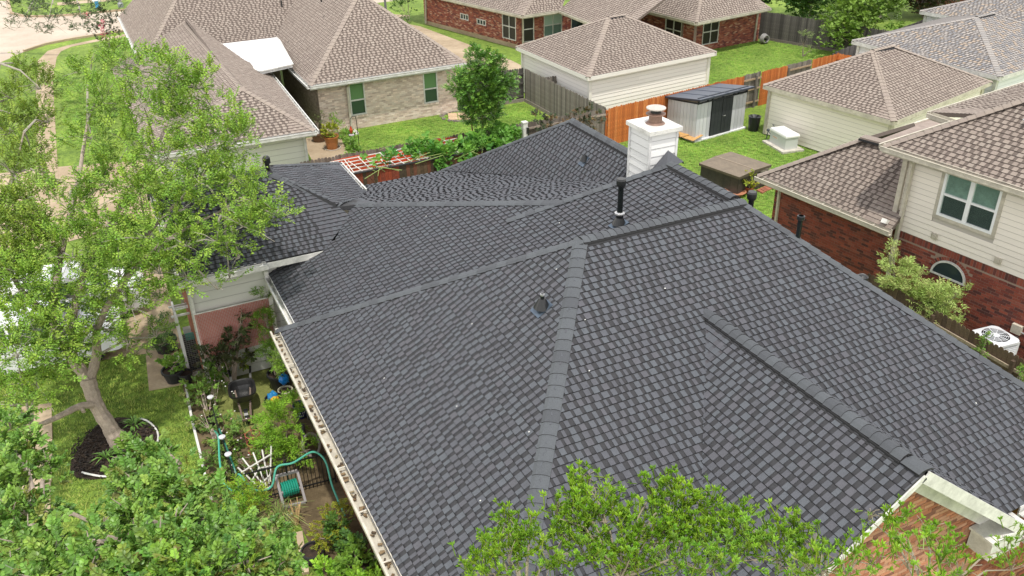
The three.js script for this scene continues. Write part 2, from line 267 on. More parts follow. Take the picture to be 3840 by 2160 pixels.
// a window in a wall frame: W from the wall, s0..s1 along, h0..h1 up
function windowIn(parent, W, s0, s1, h0, h1, o = {}) {
  const D = nrm(sub(W(1, 0), W(0, 0))), out = nrm(sub(W(0, 0, 1), W(0, 0, 0))), f = o.f || .06, p = o.proud ?? .035;
  const g = new GB(), B = (a, b, y0, y1, k0, k1) => g.hexa(W(a, y0, k0), mul(D, b - a), [0, y1 - y0, 0], mul(out, k1 - k0));
  B(s0, s1, h0, h0 + f, -.06, p); B(s0, s1, h1 - f, h1, -.06, p); B(s0, s0 + f, h0 + f, h1 - f, -.06, p); B(s1 - f, s1, h0 + f, h1 - f, -.06, p);
  const nx = o.nx || 1, ny = o.ny || 2, mw = o.mw || .05, pw = (s1 - s0 - 2 * f) / nx, sp = o.split || .5;
  for (let i = 1; i < nx; i++) { const x = s0 + f + pw * i; B(x - mw / 2, x + mw / 2, h0 + f, h1 - f, -.06, p - .008); }
  if (ny === 2) { const y = h0 + (h1 - h0) * sp; for (let i = 0; i < nx; i++) B(s0 + f + pw * i + (i ? mw / 2 : 0), s0 + f + pw * (i + 1) - (i < nx - 1 ? mw / 2 : 0), y - .03, y + .03, -.055, p - .014); }
  const w = g.mesh('window', o.fm || mWhite, parent);
  for (let i = 0; i < nx; i++) for (let j = 0; j < ny; j++) { const ym = h0 + (h1 - h0) * sp, q = new GB(), a = s0 + f + pw * i, b = a + pw, y0 = j ? ym : h0 + f, y1 = j || ny === 1 ? h1 - f : ym; const m = j || ny === 1 ? (o.top || mGlass) : (o.low || o.top || mGlass); q.quad(W(a, y0, -.025), W(b, y0, -.025), W(b, y1, -.025), W(a, y1, -.025)); q.mesh('pane', m, w); if (m.transmission > 0 && o.blind) { const bl = new GB(); for (let y = y0; y < y1; y += .055) bl.quad(W(a, y, -.05), W(b, y, -.05), W(b, y + .045, -.065), W(a, y + .045, -.065), o.blind); bl.mesh('blind', mVC, w); } }
  if (o.sill) { const q = new GB(); q.hexa(W(s0 - .05, h0 - .05, -.02), mul(D, s1 - s0 + .1), [0, .05, 0], mul(out, .09)); q.mesh('sill', o.fm || mWhite, w); }
  if (o.trim) { const q = new GB(), t = .1, T = (a, b, y0, y1) => q.hexa(W(a, y0, .0), mul(D, b - a), [0, y1 - y0, 0], mul(out, .03)); T(s0 - t, s1 + t, h0 - t, h0); T(s0 - t, s1 + t, h1, h1 + t); T(s0 - t, s0, h0, h1); T(s1, s1 + t, h0, h1); q.mesh('window_trim', o.trim, w); }
  return w;
}

// ---------- ground ----------
const mLawn = mat('lawn', { map: tint(tGrass, [.06, .11, .012], [.29, .4, .055]), m: 7.3, rough: 1, bump: .03 });
const mConc = mat('concrete', { map: tint(tStain, [.3, .225, .145], [.5, .4, .28]), m: 5.3, rough: .95 });
const mStreet = mat('street concrete', { map: tint(tStain, [.4, .325, .255], [.53, .45, .365]), m: 9, rough: .95 });
const mMulch = mat('mulch', { map: tint(tGrass, [.012, .008, .006], [.09, .055, .035]), m: .9, rough: 1, bump: .04 });
const mDirt = mat('garden soil', { map: tint(tStain, [.07, .05, .025], [.2, .15, .085]), m: 1.4, rough: 1, bump: .03 });
sheet('ground', [[-150, 60], [260, 60], [260, -320], [-150, -320]], 0, mLawn);
sheet('street', [[-60, -100], [-4.72, -88], [-4.4, -81.5], [-3.4, -79.4], [-2, -78.6], [0, -78.1], [30, -77], [30, -70.6], [3, -69.8], [-.5, -69], [-2.2, -68.2], [-3.5, -66.8], [-5, -64.2], [-7.5, -57], [-9.5, -50], [-60, -30]], .004, mStreet);
{ const k = (pts, n) => { const g = new GB(); for (let i = 0; i + 1 < pts.length; i++) g.bar([pts[i][0], .06, pts[i][1]], [pts[i + 1][0], .06, pts[i + 1][1]], .18, .15); tag(g.mesh(n, mConc), null, null, null, 'structure'); };
  k([[-4.72, -88], [-4.4, -81.5], [-3.4, -79.4], [-2, -78.6], [0, -78.1], [30, -77]], 'kerb'); k([[3, -69.8], [-.5, -69], [-2.2, -68.2], [-3.5, -66.8]], 'kerb'); }
sheet('far_sidewalk', [[-1, -84.6], [30, -83], [30, -81.6], [-1, -83.2]], .006, mConc);
const WALK = [[[3, -68.9], [1.4, -68.4], [-.83, -67.3], [-2.1, -66.2], [-2.75, -63.5], [-2.9, -58]], [[-1.99, -58], [-1.6, -64], [-1.3, -65.6], [-.6, -66.7], [1.4, -67.6], [3, -68]]];
sheet('sidewalk', [...WALK[0], ...WALK[1]], .008, mConc);
{ // square slabs with open joints down the street side
  for (let i = 0; i < 19; i++) { const z = -58 + i * 1.25, x0 = -2.9 - (i / 19) * .25, x1 = -1.99 - (i / 19) * .3; tag(slabOn('sidewalk_slab', [[x0, z + .01], [x1, z + .01], [x1, z + 1.235], [x0, z + 1.235]], 0, .02 + rr(0, .006), mConc), 'pale concrete slab of the sidewalk running down the left', null, null, 'structure'); }
}
sheet('neighbour_driveway', [[-9, -42.6], [-3.2, -42.2], [1.3, -41], [1.3, -34], [-3, -33], [-9, -35]], .01, mConc);
sheet('driveway', [[-12, -30.5], [-2.4, -30.2], [.72, -29.5], [.72, -23.6], [-2.2, -24.2], [-12, -25.5]], .01, mConc);
for (const [a, n] of [[[[-.34, -24.3], [.52, -24.3], [.72, -29], [-.2, -29]], 0], [[[-.49, -21.82], [.45, -21.68], [.52, -24.28], [-.34, -24.28]], 1], [[[.46, -21.9], [1.66, -21.95], [1.66, -22.55], [.5, -22.45]], 2], [[[1.68, -21.8], [2.95, -21.85], [2.98, -22.6], [1.68, -22.56]], 3], [[[-3.62, -22.6], [-2.9, -22.4], [-2.92, -20.75], [-3.6, -20.75]], 4], [[[-3.6, -20.72], [-2.92, -20.72], [-2.98, -19], [-3.6, -18.9]], 5], [[[-3.6, -18.87], [-3, -18.97], [-3.05, -17.2], [-3.6, -17.2]], 6]]) tag(slabOn('path_slab', a, 0, .03 + n * .003, mConc), null, null, null, 'structure');
sheet('garden_bed', [[.36, -21.7], [.32, -19], [.25, -17.2], [.3, -15.2], [1.9, -15.2], [2, -13.2], [3.1, -13.2], [3.1, -21.7]], .008, mDirt);
sheet('worn_grass', [[1.05, -21.7], [1.1, -19.2], [1.7, -18.6], [2.5, -19], [2.7, -21.7]], .014, mat('worn grass', { map: tint(tGrass, [.1, .12, .025], [.3, .31, .1]), m: 2, rough: 1, bump: .03 }));
sheet('back_patio', [[8.1, -36.6], [8.4, -40.3], [10.3, -40.4], [9.75, -36.7]], .012, mConc);
sheet('side_driveway', [[21.6, -62], [22.3, -60.4], [23.75, -48.5], [23.8, -43.5], [21, -43.5], [20.6, -48], [20.6, -62]], .01, mConc);
sheet('far_path', [[14, -72], [22, -63.5], [23, -64.3], [15.5, -73]], .01, mConc);
sheet('vegetable_bed', [[7.6, -26.2], [20, -27], [20, -31.9], [7.5, -31.9]], .008, mDirt);

// ---------- main house ----------
const H = thing('brick_house', 'brick house under the dark grey shingle hip roof that fills the foreground', 'house', [8, 0, -14]);
{
  const sp = new Pieces(H, 'shingle', mShin), bp = new Pieces(H, 'brick', mBrick), G = SH_GREY;
  const P = [7.86, 6.4, -13.1], Q = [11.81, 6.4, -13.1], T = [11.81, 6.4, -15.6], FL = [2.65, 3, -6.3], FR = [15.89, 3, -6.3], BL = [2.65, 3, -18.3], S0 = [9.46, 5.39, -11.08], S1 = [9.46, 5.39, -6];
  const nL = [-.653, 1, 0], nR = [0, 1, .5], nU = [-.395, 1, 0], nB = [0, 1, -.654], nV = [0, 1, -.259], nW = [-1.159, 1, 0], nF = [0, 1, .45], nG = [.45, 1, 0], nE = [.833, 1, 0];
  slope(sp, H, [FL, [6.05, 3, -6.3], S0, [12.45, 3, -6.3], FR, Q, P], G);
  slope(sp, H, [BL, FL, P], G);
  slope(sp, H, [[3.07, 2.95, -18.3], [3.07, 2.95, -21.4], [4.92, 3.68, -21], [5.8, 4.03, -22.2], [5.54, 3.92, -22.73], [9.46, 5.47, -16.75], T, Q], G);
  slope(sp, H, [[3.07, 2.97, -18.3], BL, P, Q], G, { bare: 1 });
  slope(sp, H, [[9.81, 3.21, -25.46], [7, 3.21, -25.46], [6.5, 3.21, -25.46], [5.4, 3.9, -22.8], [9.46, 5.47, -16.75], [11.81, 5.6, -16.2], [11.56, 5.24, -17.65]], G);
  slope(sp, H, [[12.13, 5.93, -16.6], [12.13, 5.93, -20.85], [9.81, 3.24, -25.44], [10.8, 4.39, -21], [11.5, 5.2, -17.4]], G);
  slope(sp, H, [[.74, 3.55, -20.85], [4.59, 3.55, -20.85], [5.6, 3.95, -21.74], [5.27, 4.22, -22.35], [4.06, 4.8, -23.63], [.74, 4.8, -23.63]], G);
  slope(sp, H, [[6.76, 3.585, -24.1], [6.76, 3.585, -26.9], [4.28, 4.7, -24.66], [4.06, 4.8, -24.1], [4.06, 4.8, -23.63], [5.35, 4.22, -22.1], [6.17, 3.85, -23]], G); slope(sp, H, [[5.2, 3.98, -22.9], [5.2, 4.16, -22.1], [6.0, 4.08, -22.05], [6.3, 3.9, -22.9]], G, { bare: 1 });
  slope(sp, H, [[5.9, 3, -6], [5.9, 3, -6.3], S0, S1], G);
  slope(sp, H, [[12.6, 2.88, -6], [12.6, 2.88, -6.3], S0, S1], G);
  for (const q of [[[15.89, 3, -6.3], [15.89, 3, -19.5], T, Q], [[12.13, 5.93, -16.6], [12.13, 5.93, -20.85], [15.2, 2.9, -23.5], [15.2, 2.9, -16]], [[12.13, 5.93, -20.85], [9.81, 3.21, -25.44], [15.2, 2.9, -23.5]], [[6.76, 3.585, -26.9], [4.28, 4.7, -24.66], [.74, 4.7, -24.66], [.74, 3.585, -26.9]], [[.74, 4.79, -23.63], [4.06, 4.79, -23.63], [4.28, 4.7, -24.66], [.74, 4.7, -24.66]]]) slope(sp, H, q, G, { bare: 1 });
  sp.done();
  caps(H, FL, P, nL, nR, G, { ex: .24, half: .16 }); caps(H, BL, P, nL, nB, G, { ex: .24, half: .15 }); caps(H, FR, Q, nR, nE, G, { ex: .24, half: .15 });
  caps(H, P, Q, nR, nB, G, { ex: .152, half: .17, vent: 1 }); caps(H, [11.81, 6.4, -13.3], T, nU, nE, G, { ex: .2, half: .17, vent: 1 });
  caps(H, [8.29, 5.01, -17.31], T, nU, nV, G, { ex: .24, half: .14 }); caps(H, [5.54, 3.92, -22.73], [9.46, 5.47, -16.75], nU, nV, G, { ex: .24, half: .15 });
  caps(H, [5.5, 4.13, -22.2], [4.06, 4.8, -23.63], nF, nG, G, { ex: .22 }); caps(H, [6.76, 3.585, -26.9], [4.28, 4.7, -24.66], nG, [0, 1, -.45], G, { ex: .24 });
  caps(H, [12.13, 5.93, -20.85], [12.13, 5.93, -16.7], nW, [1, 1, 0], G, { ex: .2, half: .17, vent: 1 }); caps(H, [9.81, 3.24, -25.44], [12.13, 5.93, -20.85], nW, [0, 1, -.6], G, { ex: .24, half: .1 });
  caps(H, [9.46, 5.39, -6.35], [9.46, 5.39, -11.05], [-.7, 1, 0], [.8, 1, 0], G, { ex: .2, half: .17, vent: 1 });
  placed('ridge_cap', capGeo[Object.keys(capGeo)[0]], mat('cap ' + G.cap[0]), H, basis([9.46, 5.41, -6], [0, 0, -1], [0, 1, 0], [1, 0, 0]));
  // gutters and white boards
  gutter(H, [2.65, 2.99, -18.3], [2.65, 2.99, -6.2], [-1, 0, 0], mCream, { w: .17, step: 1.3 });
  { const g = new GB(); for (let i = 0; i < 90; i++) { const z = rr(-18.2, -6.4), k = pick([[.16, .1, .05], [.25, .17, .09], [.09, .06, .035], [.3, .24, .14]]); g.box([2.57 + gs() * .03, 2.9 + rnd() * .03, z], [rr(.02, .06), .012, rr(.03, .12)], k, rr(0, 3)); } tag(g.mesh('gutter_litter', mWoodV, H), null, null, null, 'stuff'); }
  gutter(H, [3.07, 2.94, -18.4], [3.07, 2.94, -21.2], [-1, 0, 0], mWhite, { w: .1, clean: 1 });
  gutter(H, [.8, 3.53, -20.85], [3.02, 3.53, -20.85], [0, 0, 1], mWhite, { step: .6 });
  board(H, [3.02, 3.44, -20.83], [4.7, 3.44, -20.83], .02, .17, mWhite); board(H, [.73, 3.5, -20.75], [.73, 4.75, -23.6], .03, .16, mWhite, 'rake_board'); board(H, [.83, 3.58, -20.8], [.83, 4.82, -23.6], .1, .01, mWhite, 'drip_edge', [-.1, 1, .3]);
  board(H, [2.6, 2.93, -18.34], [3.1, 2.93, -18.34], .02, .15, mWhite); gutter(H, [6.76, 3.57, -24.3], [6.76, 3.57, -26.95], [1, 0, 0], mWhite, { w: .1, step: .7 });
  gutter(H, [12.8, 2.98, -6.28], [15.9, 2.98, -6.28], [0, 0, 1], mWhite);
  // front gable
  for (const [x, h] of [[5.95, 2.92], [12.6, 2.8]]) { const lf = x < 9; board(H, [9.46, 5.28, -5.99], [x, h, -5.99], .03, lf ? .1 : .2, mWhite, 'rake_board'); const g = new GB(); g.quad([9.46, 5.2, -6], [x, h - .08, -6], [x, h - .08, -6.46], [9.46, 5.2, -6.46]); g.mesh('soffit', mWhite, H); board(H, [9.46, 5.02, -6.4], [x + (lf ? .3 : -.3), h - .02, -6.4], .05, lf ? .08 : .26, mWhite, 'frieze_board'); }
  { const g = new GB(); g.hexa([11.8, 2.45, -6.42], [.8, 0, 0], [0, .42, 0], [0, 0, .42]); g.hexa([11.72, 2.87, -6.42], [.95, 0, 0], [0, .05, 0], [0, 0, .45]); g.mesh('cornice_return', mWhite, H); }
  const red = [[.36, .11, .05], [.29, .085, .045], [.4, .15, .07], [.22, .075, .045], [.42, .2, .1], [.32, .13, .08]];
  bricks(bp, H, [6.4, 0, -6.45], [12.2, 0, -6.45], 0, 2.5, [0, 0, 1], [[.5, .21, .12], [.4, .155, .085], [.56, .29, .18], [.26, .11, .075], [.46, .24, .16]], { mortar: [.42, .33, .25], top: (s) => Math.min(5.15 - .7 * Math.max(0, 3.06 - s), 5.15 - .8 * Math.max(0, s - 3.06)), peak: 5.2 });
  bricks(bp, H, [3.1, 0, -18], [3.1, 0, -6.75], 0, 2.85, [-1, 0, 0], red, { mortar: [.36, .25, .18] });
  bricks(bp, H, [.98, 0, -23.6], [.98, 0, -21.35], 0, 3.4, [-1, 0, 0], red, {});
  bricks(bp, H, [3.1, 0, -6.75], [6.4, 0, -6.75], 0, 2.85, [0, 0, 1], red, {}); bricks(bp, H, [12.2, 0, -6.75], [15.4, 0, -6.75], 0, 2.85, [0, 0, 1], red, {});
  bp.done();
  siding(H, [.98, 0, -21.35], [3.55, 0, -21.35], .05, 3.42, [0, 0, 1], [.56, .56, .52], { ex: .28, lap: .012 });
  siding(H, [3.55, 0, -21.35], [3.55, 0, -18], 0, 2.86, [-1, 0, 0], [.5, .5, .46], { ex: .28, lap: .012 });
  { const g = new GB(); for (const [a, b] of [[[3.1, -18.2], [3.6, -17.9]], [[6.3, -26.4], [6.45, -22]], [[1, -26.4], [6.4, -26.5]], [[6.4, -24.9], [15, -25]], [[15.4, -6.8], [15.5, -19]], [[14.9, -19], [15, -23]]]) g.hexa([a[0], 0, a[1]], [b[0] - a[0], 0, 0], [0, 2.8, 0], [0, 0, b[1] - a[1]]); g.mesh('wall', mCream, H); }
  downspout(H, [[3.0, 3.4, -20.8], [3.02, 3.15, -21.2], [3.02, .1, -21.24]], mWhite, .11); downspout(H, [[2.72, 2.85, -12.9], [3.02, 2.5, -12.9], [3.04, .25, -12.9], [2.6, .08, -12.9]]); downspout(H, [[1.02, 3.4, -20.8], [1.05, 3.1, -21.25], [1.05, .1, -21.27]]);
  // chimney
  const ch = siding(H, [11.58, 0, -17.05], [11.58, 0, -16.2], 4.2, 6.98, [-1, 0, 0], [.7, .7, .69], { ex: .2 }); siding(H, [11.58, 0, -16.2], [12.33, 0, -16.2], 4.2, 6.98, [0, 0, 1], [.74, .74, .73], { ex: .2 });
  { const g = new GB(), k = [.74, .74, .73]; g.hexa([11.62, 4.2, -17.05], [.7, 0, 0], [0, 2.76, 0], [0, 0, .8], k); g.bar([11.56, 4.2, -16.19], [11.56, 6.96, -16.19], .06, .06, k, [1, 0, 0]); g.bar([12.33, 4.2, -16.19], [12.33, 6.96, -16.19], .06, .06, k, [1, 0, 0]); g.bar([11.565, 4.2, -17.04], [11.565, 6.96, -17.04], .06, .06, k, [1, 0, 0]); const c = g.mesh('chimney', mVC, H);
    const s = new GB(); s.hexa([11.49, 6.965, -17.14], [.94, 0, 0], [0, .1, 0], [0, 0, 1.04]); s.hexa([11.53, 7.064, -17.1], [.86, 0, 0], [0, .015, 0], [0, 0, .96]); s.mesh('chimney_top', mWhite, c);
    const f = new GB(), r = [.26, .16, .12], w = [.62, .56, .5]; f.lathe([11.97, 7.08, -16.6], [[.24, .0], [.2, .03], [.165, .05], [.155, .2], [.24, .22], [.24, .24], [.13, .26]], 22, r); f.lathe([11.97, 7.3, -16.6], [[.12, 0], [.12, .14]], 18, [.04, .04, .04]); f.lathe([11.97, 7.42, -16.6], [[.13, .0], [.235, .02], [.235, .045], [.0, .07]], 22, w); f.mesh('chimney_flue', mat('rusty flue', { map: tMott, m: .4, rough: .6, metal: .3, vc: 1 }), c); }
  { const g = new GB(), k = G.tooth[1]; g.tri([12.1, 6.5, -16.18], [11.75, 6.2, -15.75], [12.3, 6.3, -15.8], k); g.tri([12.1, 6.5, -16.18], [11.75, 6.2, -15.75], [11.6, 6.05, -16.18], k); g.tri([12.1, 6.5, -16.18], [12.3, 6.3, -15.8], [12.6, 6.05, -16.18], k); g.mesh('roof_cricket', mShin, H); }
  // pipes through the roof
  const pipe = (x, y, z, h, r, cap) => { const g = new GB(); g.tube([[x, y - .1, z], [x, y + h, z]], r, 14); const m = g.mesh('vent_pipe', mat('glossy black pipe', { c: [.008, .011, .011], rough: .22 }), H); if (cap) { const c = new GB(); c.lathe([x, y + h - .02, z], [[r, 0], [r * 1.6, .03], [r * 1.75, .08], [r * 1.75, .16], [r * 1.45, .2], [0, .2]], 16); c.mesh('pipe_cap', mBlack, m); } return m; };
  const flash = (m, x, y, z, n, r) => { const g = new GB(), N = nrm(n), X = nrm(cross([0, 0, 1], N)), Z = [0, 0, 1]; g.hexa(add(add([x, y, z], add(mul(X, -r * 1.6), mul(Z, -r * 1.5))), mul(N, .02)), mul(X, r * 3.4), mul(Z, r * 3), mul(N, .006)); g.mesh('flashing', mat('blued flashing', { c: [.09, .12, .16], rough: .3, metal: .5 }), m); const b = new GB(); b.tube([add([x, y, z], mul(N, .015)), [x, y + r * 1.9, z]], [r * 1.5, r * .62], 16); b.mesh('pipe_boot', mBlack, m); };
  { const m = pipe(9.83, 5.62, -14.73, .92, .062, 1); flash(m, 9.83, 5.62, -14.73, nU, .11); const g = new GB(); g.lathe([9.83, 5.86, -14.73], [[.085, 0], [.115, .02], [.115, .05], [.07, .07]], 18); g.mesh('pipe_collar', mSteel, m); const b = new GB(); b.tube([[9.83, 5.6, -14.73], [9.83, 5.86, -14.73]], .085, 16); b.mesh('pipe_sleeve', mBlack, m); }
  { const m = pipe(6.61, 5.59, -12.34, .3, .038, 0); flash(m, 6.61, 5.59, -12.34, nL, .11); const g = new GB(); g.lathe([6.61, 5.86, -12.34], [[.04, 0], [.042, .03], [.03, .032]], 12); g.mesh('pipe_rim', mSteel, m); }
  { const m = pipe(11.59, 5.31, -19.22, .14, .06, 0); flash(m, 11.59, 5.31, -19.22, nW, .09); pipe(9.98, 5.67, -14.35, .1, .045, 0); const t = pipe(12.46, 5.7, -12, .62, .05, 0); const g = new GB(); g.lathe([12.46, 6.26, -12], [[.05, 0], [.08, .02], [.08, .09], [.055, .1]], 14); g.mesh('pipe_rim', mBlack, t); pipe(12.22, 6, -13.25, .3, .06, 1); }
  { const g = new GB(); g.lathe([4.0, 4.72, -24.2], [[.05, 0], [.07, .25], [.11, .26], [.11, .42], [.06, .48], [0, .48]], 14); g.mesh('roof_vent', mBlack, H); const t = new GB(); t.lathe([13.3, 5.2, -10.9], [[.13, -.1], [.12, .05], [.06, .09], [0, .1]], 14); t.mesh('roof_vent', mBlack, H); }
  // bits of paper and leaf lying on the shingles
  { const g = new GB(); for (const [x, z] of [[5.6, -13.4], [4.6, -11.9], [5.2, -10.2], [6.9, -11.3], [6.4, -10.3], [4.1, -9.8], [7.2, -12.9], [3.9, -14]]) { const y = 3 + .653 * (x - 2.65) + .035; g.quad([x, y, z], [x + .02, y + .013, z + .01], [x + .015, y + .01, z + .03], [x - .005, y - .003, z + .02]); } for (const [x, z] of [[9, -16], [7, -19.5], [8.6, -14.9]]) { const y = 2.95 + .395 * (x - 3.07) + .035; g.quad([x, y, z], [x + .022, y + .009, z], [x + .022, y + .009, z + .025], [x, y, z + .025]); } for (const [x, z] of [[10, -8.4], [13.5, -8], [8.9, -11.7], [14.6, -7.4]]) { const y = 3 + .5 * (-6.3 - z) + .035; g.quad([x, y, z], [x + .025, y, z], [x + .025, y - .01, z + .02], [x, y - .01, z + .02]); } tag(g.mesh('roof_litter', mWhite), 'scattered white scraps lying on the dark grey shingles', 'litter', null, 'stuff'); }
  // white framed glazed bay beside the front eave
  { const g = new GB(); const o = [13.05, 2.15, -6.3]; g.hexa(o, [1.7, 0, 0], [0, .12, 0], [0, 0, .7]); g.hexa(add(o, [0, .6, 0]), [1.7, 0, 0], [0, .1, 0], [0, 0, .75]); for (const x of [0, .8, 1.62]) g.hexa(add(o, [x, .1, .6]), [.08, 0, 0], [0, .5, 0], [0, 0, .08]); const b = g.mesh('bay_window', mWhite, H); const p = new GB(); p.hexa(add(o, [.03, .12, .02]), [1.6, 0, 0], [0, .48, 0], [0, 0, .62]); p.mesh('pane', mGlass, b); }
}

// ---------- neighbouring houses ----------
const tanBrick = [[.79, .64, .54], [.72, .58, .48], [.84, .71, .61], [.66, .52, .44], [.8, .68, .59], [.58, .45, .38]];
const redBrick = [[.29, .07, .045], [.24, .06, .042], [.33, .085, .052], [.16, .05, .04], [.27, .068, .045], [.12, .042, .036], [.3, .09, .06]];
const mixBrick = [[.34, .09, .055], [.27, .065, .045], [.42, .15, .09], [.17, .05, .045], [.52, .29, .2], [.3, .09, .065], [.38, .13, .08]];
const mScreen = mat('dark window screen', { c: [.022, .018, .018], rough: .4 }), mGreenShade = mat('green roller shade behind glass', { c: [.13, .25, .11], rough: .12 }), mGreenDark = mat('dark green shaded glass', { c: [.045, .085, .055], rough: .1 });
const mPane = mat('clear pane', { c: [.6, .76, .7], rough: .03, transmission: 1, ior: 1.45 });
{ // pale brick house with the white flat roof
  const B = thing('brick_house', 'pale tan brick house with brown shingle roof and a white flat roof patch', 'house', [9, 0, -44]);
  const sp = new Pieces(B, 'shingle', mShin), bp = new Pieces(B, 'brick', mBrick), S = SH_BROWN;
  const A = [13.1, 5.8, -44];
  slope(sp, B, [[9.1, 2.6, -39.95], [17.15, 2.6, -40.15], A], S); slope(sp, B, [[9.1, 2.6, -52], [9.1, 2.6, -39.95], A, [13.1, 5.8, -54]], S); slope(sp, B, [[17.15, 2.6, -40.15], [17.15, 2.6, -54], [13.1, 5.8, -54], A], S, { bare: 1 });
  slope(sp, B, [[2.6, 2.6, -48], [9.15, 2.6, -48], [13.1, 5.76, -53.3], [13.1, 6.62, -54.7], [6.95, 6.62, -54.7]], S); slope(sp, B, [[2.6, 2.6, -61.6], [2.6, 2.6, -48], [6.95, 6.62, -54.7], [6.95, 6.62, -61.6]], S);
  const R0 = [5.45, 4, -36], R1 = [5.2, 4, -50.3];
  slope(sp, B, [[7.62, 2.6, -33.5], [7.95, 2.6, -43.4], [6.96, 3.1, -44], R1, R0], S); slope(sp, B, [[1.26, 2.6, -33.65], [7.62, 2.6, -33.5], R0], S); slope(sp, B, [[1.1, 2.6, -48], [1.26, 2.6, -33.65], R0, R1], S);
  sp.done();
  const c = { ex: .24 };
  caps(B, [9.1, 2.6, -39.95], A, [-.8, 1, 0], [0, 1, .8], S, c); caps(B, [17.15, 2.6, -40.15], A, [.8, 1, 0], [0, 1, .8], S, c); caps(B, [2.6, 2.6, -48], [6.95, 6.62, -54.7], [-.92, 1, 0], [0, 1, .6], S, c); caps(B, [7.62, 2.6, -33.5], R0, [.65, 1, 0], [0, 1, .55], S, c); caps(B, R0, R1, [.65, 1, 0], [-.35, 1, 0], S, c); caps(B, [1.26, 2.6, -33.65], R0, [-.35, 1, 0], [0, 1, .55], S, c); caps(B, R1, [3.2, 3.1, -48.6], [-.35, 1, 0], [0, 1, .6], S, c);
  { const g = new GB(), w = [[6.62, -49.3], [9.75, -49.3], [8.98, -42.5], [7.3, -41.95], [6.97, -43.6]], G = slabOn('flat_roof', w, 2.88, 3.02, mat('white roof membrane', { c: [.86, .86, .85], rough: .6, map: tMott, m: 2 }), B); for (let i = 0; i < 5; i++) { const a = w[i], b = w[(i + 1) % 5]; g.bar([a[0], 3.03, a[1]], [b[0], 3.03, b[1]], .12, .05); } g.mesh('roof_edging', mWhite, G); tag(G, 'white flat roof patch'); }
  gutter(B, [9.1, 2.58, -39.95], [17.15, 2.58, -40.15], [0, 0, 1], mWhite, { step: 1.2 }); gutter(B, [9.1, 2.58, -43.6], [9.1, 2.58, -39.9], [-1, 0, 0], mWhite, { step: .45 }); gutter(B, [7.62, 2.58, -33.45], [7.95, 2.58, -43.3], [1, 0, 0], mWhite, { step: .52 }); gutter(B, [1.26, 2.58, -33.65], [7.65, 2.58, -33.5], [0, 0, 1], mWhite, { clean: 1 }); gutter(B, [2.6, 2.58, -61.6], [2.6, 2.58, -48], [-1, 0, 0], mWhite, { step: .55 });
  const hol = [[1.52, 2.31, .68, 2.3], [5.38, 6.15, .69, 2.26]];
  const w = bricks(bp, B, [9.55, 0, -40.45], [16.75, 0, -40.6], 0, 2.52, [0, 0, 1], tanBrick, { holes: hol, soldier: 1, sills: 1, mortar: [.7, .6, .53] });
  for (const q of hol) windowIn(B, w.W, q[0], q[1], q[2], q[3], { top: mGreenShade, low: mGreenDark, split: .46 });
  bricks(bp, B, [9.55, 0, -48], [9.55, 0, -40.45], 0, 2.52, [-1, 0, 0], [[.33, .26, .2], [.28, .22, .17], [.37, .3, .23]], { mortar: [.36, .3, .24] }); bp.done();  // alley wall: the tan brick again, with alley shade put into its colours
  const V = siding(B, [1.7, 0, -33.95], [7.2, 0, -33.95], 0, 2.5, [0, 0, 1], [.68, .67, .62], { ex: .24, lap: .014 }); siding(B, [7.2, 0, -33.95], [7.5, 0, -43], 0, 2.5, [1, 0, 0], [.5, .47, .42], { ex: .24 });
  { const g = new GB(); g.hexa([2.9, 0, -48.4], [6.6, 0, 0], [0, 2.5, 0], [0, 0, -.15]); g.hexa([2.95, 0, -48.4], [.1, 0, 0], [0, 2.5, 0], [0, 0, -13]); g.hexa([1.7, 0, -34], [.1, 0, 0], [0, 2.5, 0], [0, 0, -14.2]); g.hexa([16.6, 0, -41], [.1, 0, 0], [0, 2.5, 0], [0, 0, -13]); g.mesh('wall', mCream, B); }
  downspout(B, [[11.02, 2.45, -39.9], [10.98, 2.2, -40.36], [10.98, .2, -40.4]], mCream, .1); downspout(B, [[7.3, 2.5, -33.4], [7.22, 2.25, -33.85], [7.22, .05, -33.9]], mWhite, .11); downspout(B, [[8.0, 2.55, -42.6], [7.75, 2.3, -43], [7.6, .1, -43]], mWhite, .1);
  for (const [x, y, z] of [[15.6, 3.84, -50], [14.9, 4.4, -48], [12.2, 5.06, -46], [14, 5.3, -45]]) { const g = new GB(); g.tube([[x - 2.6, y, z], [x - 2.6, y + .35, z]], .04, 8); g.mesh('vent_pipe', mBlack, B); }
  { const g = new GB(); g.tube([[14.2, 4.9, -43.3], [14.2, 6.1, -43.3]], .06, 10); g.mesh('vent_pipe', mat('dull lead pipe', { c: [.12, .12, .12], rough: .6 }), B); }
}
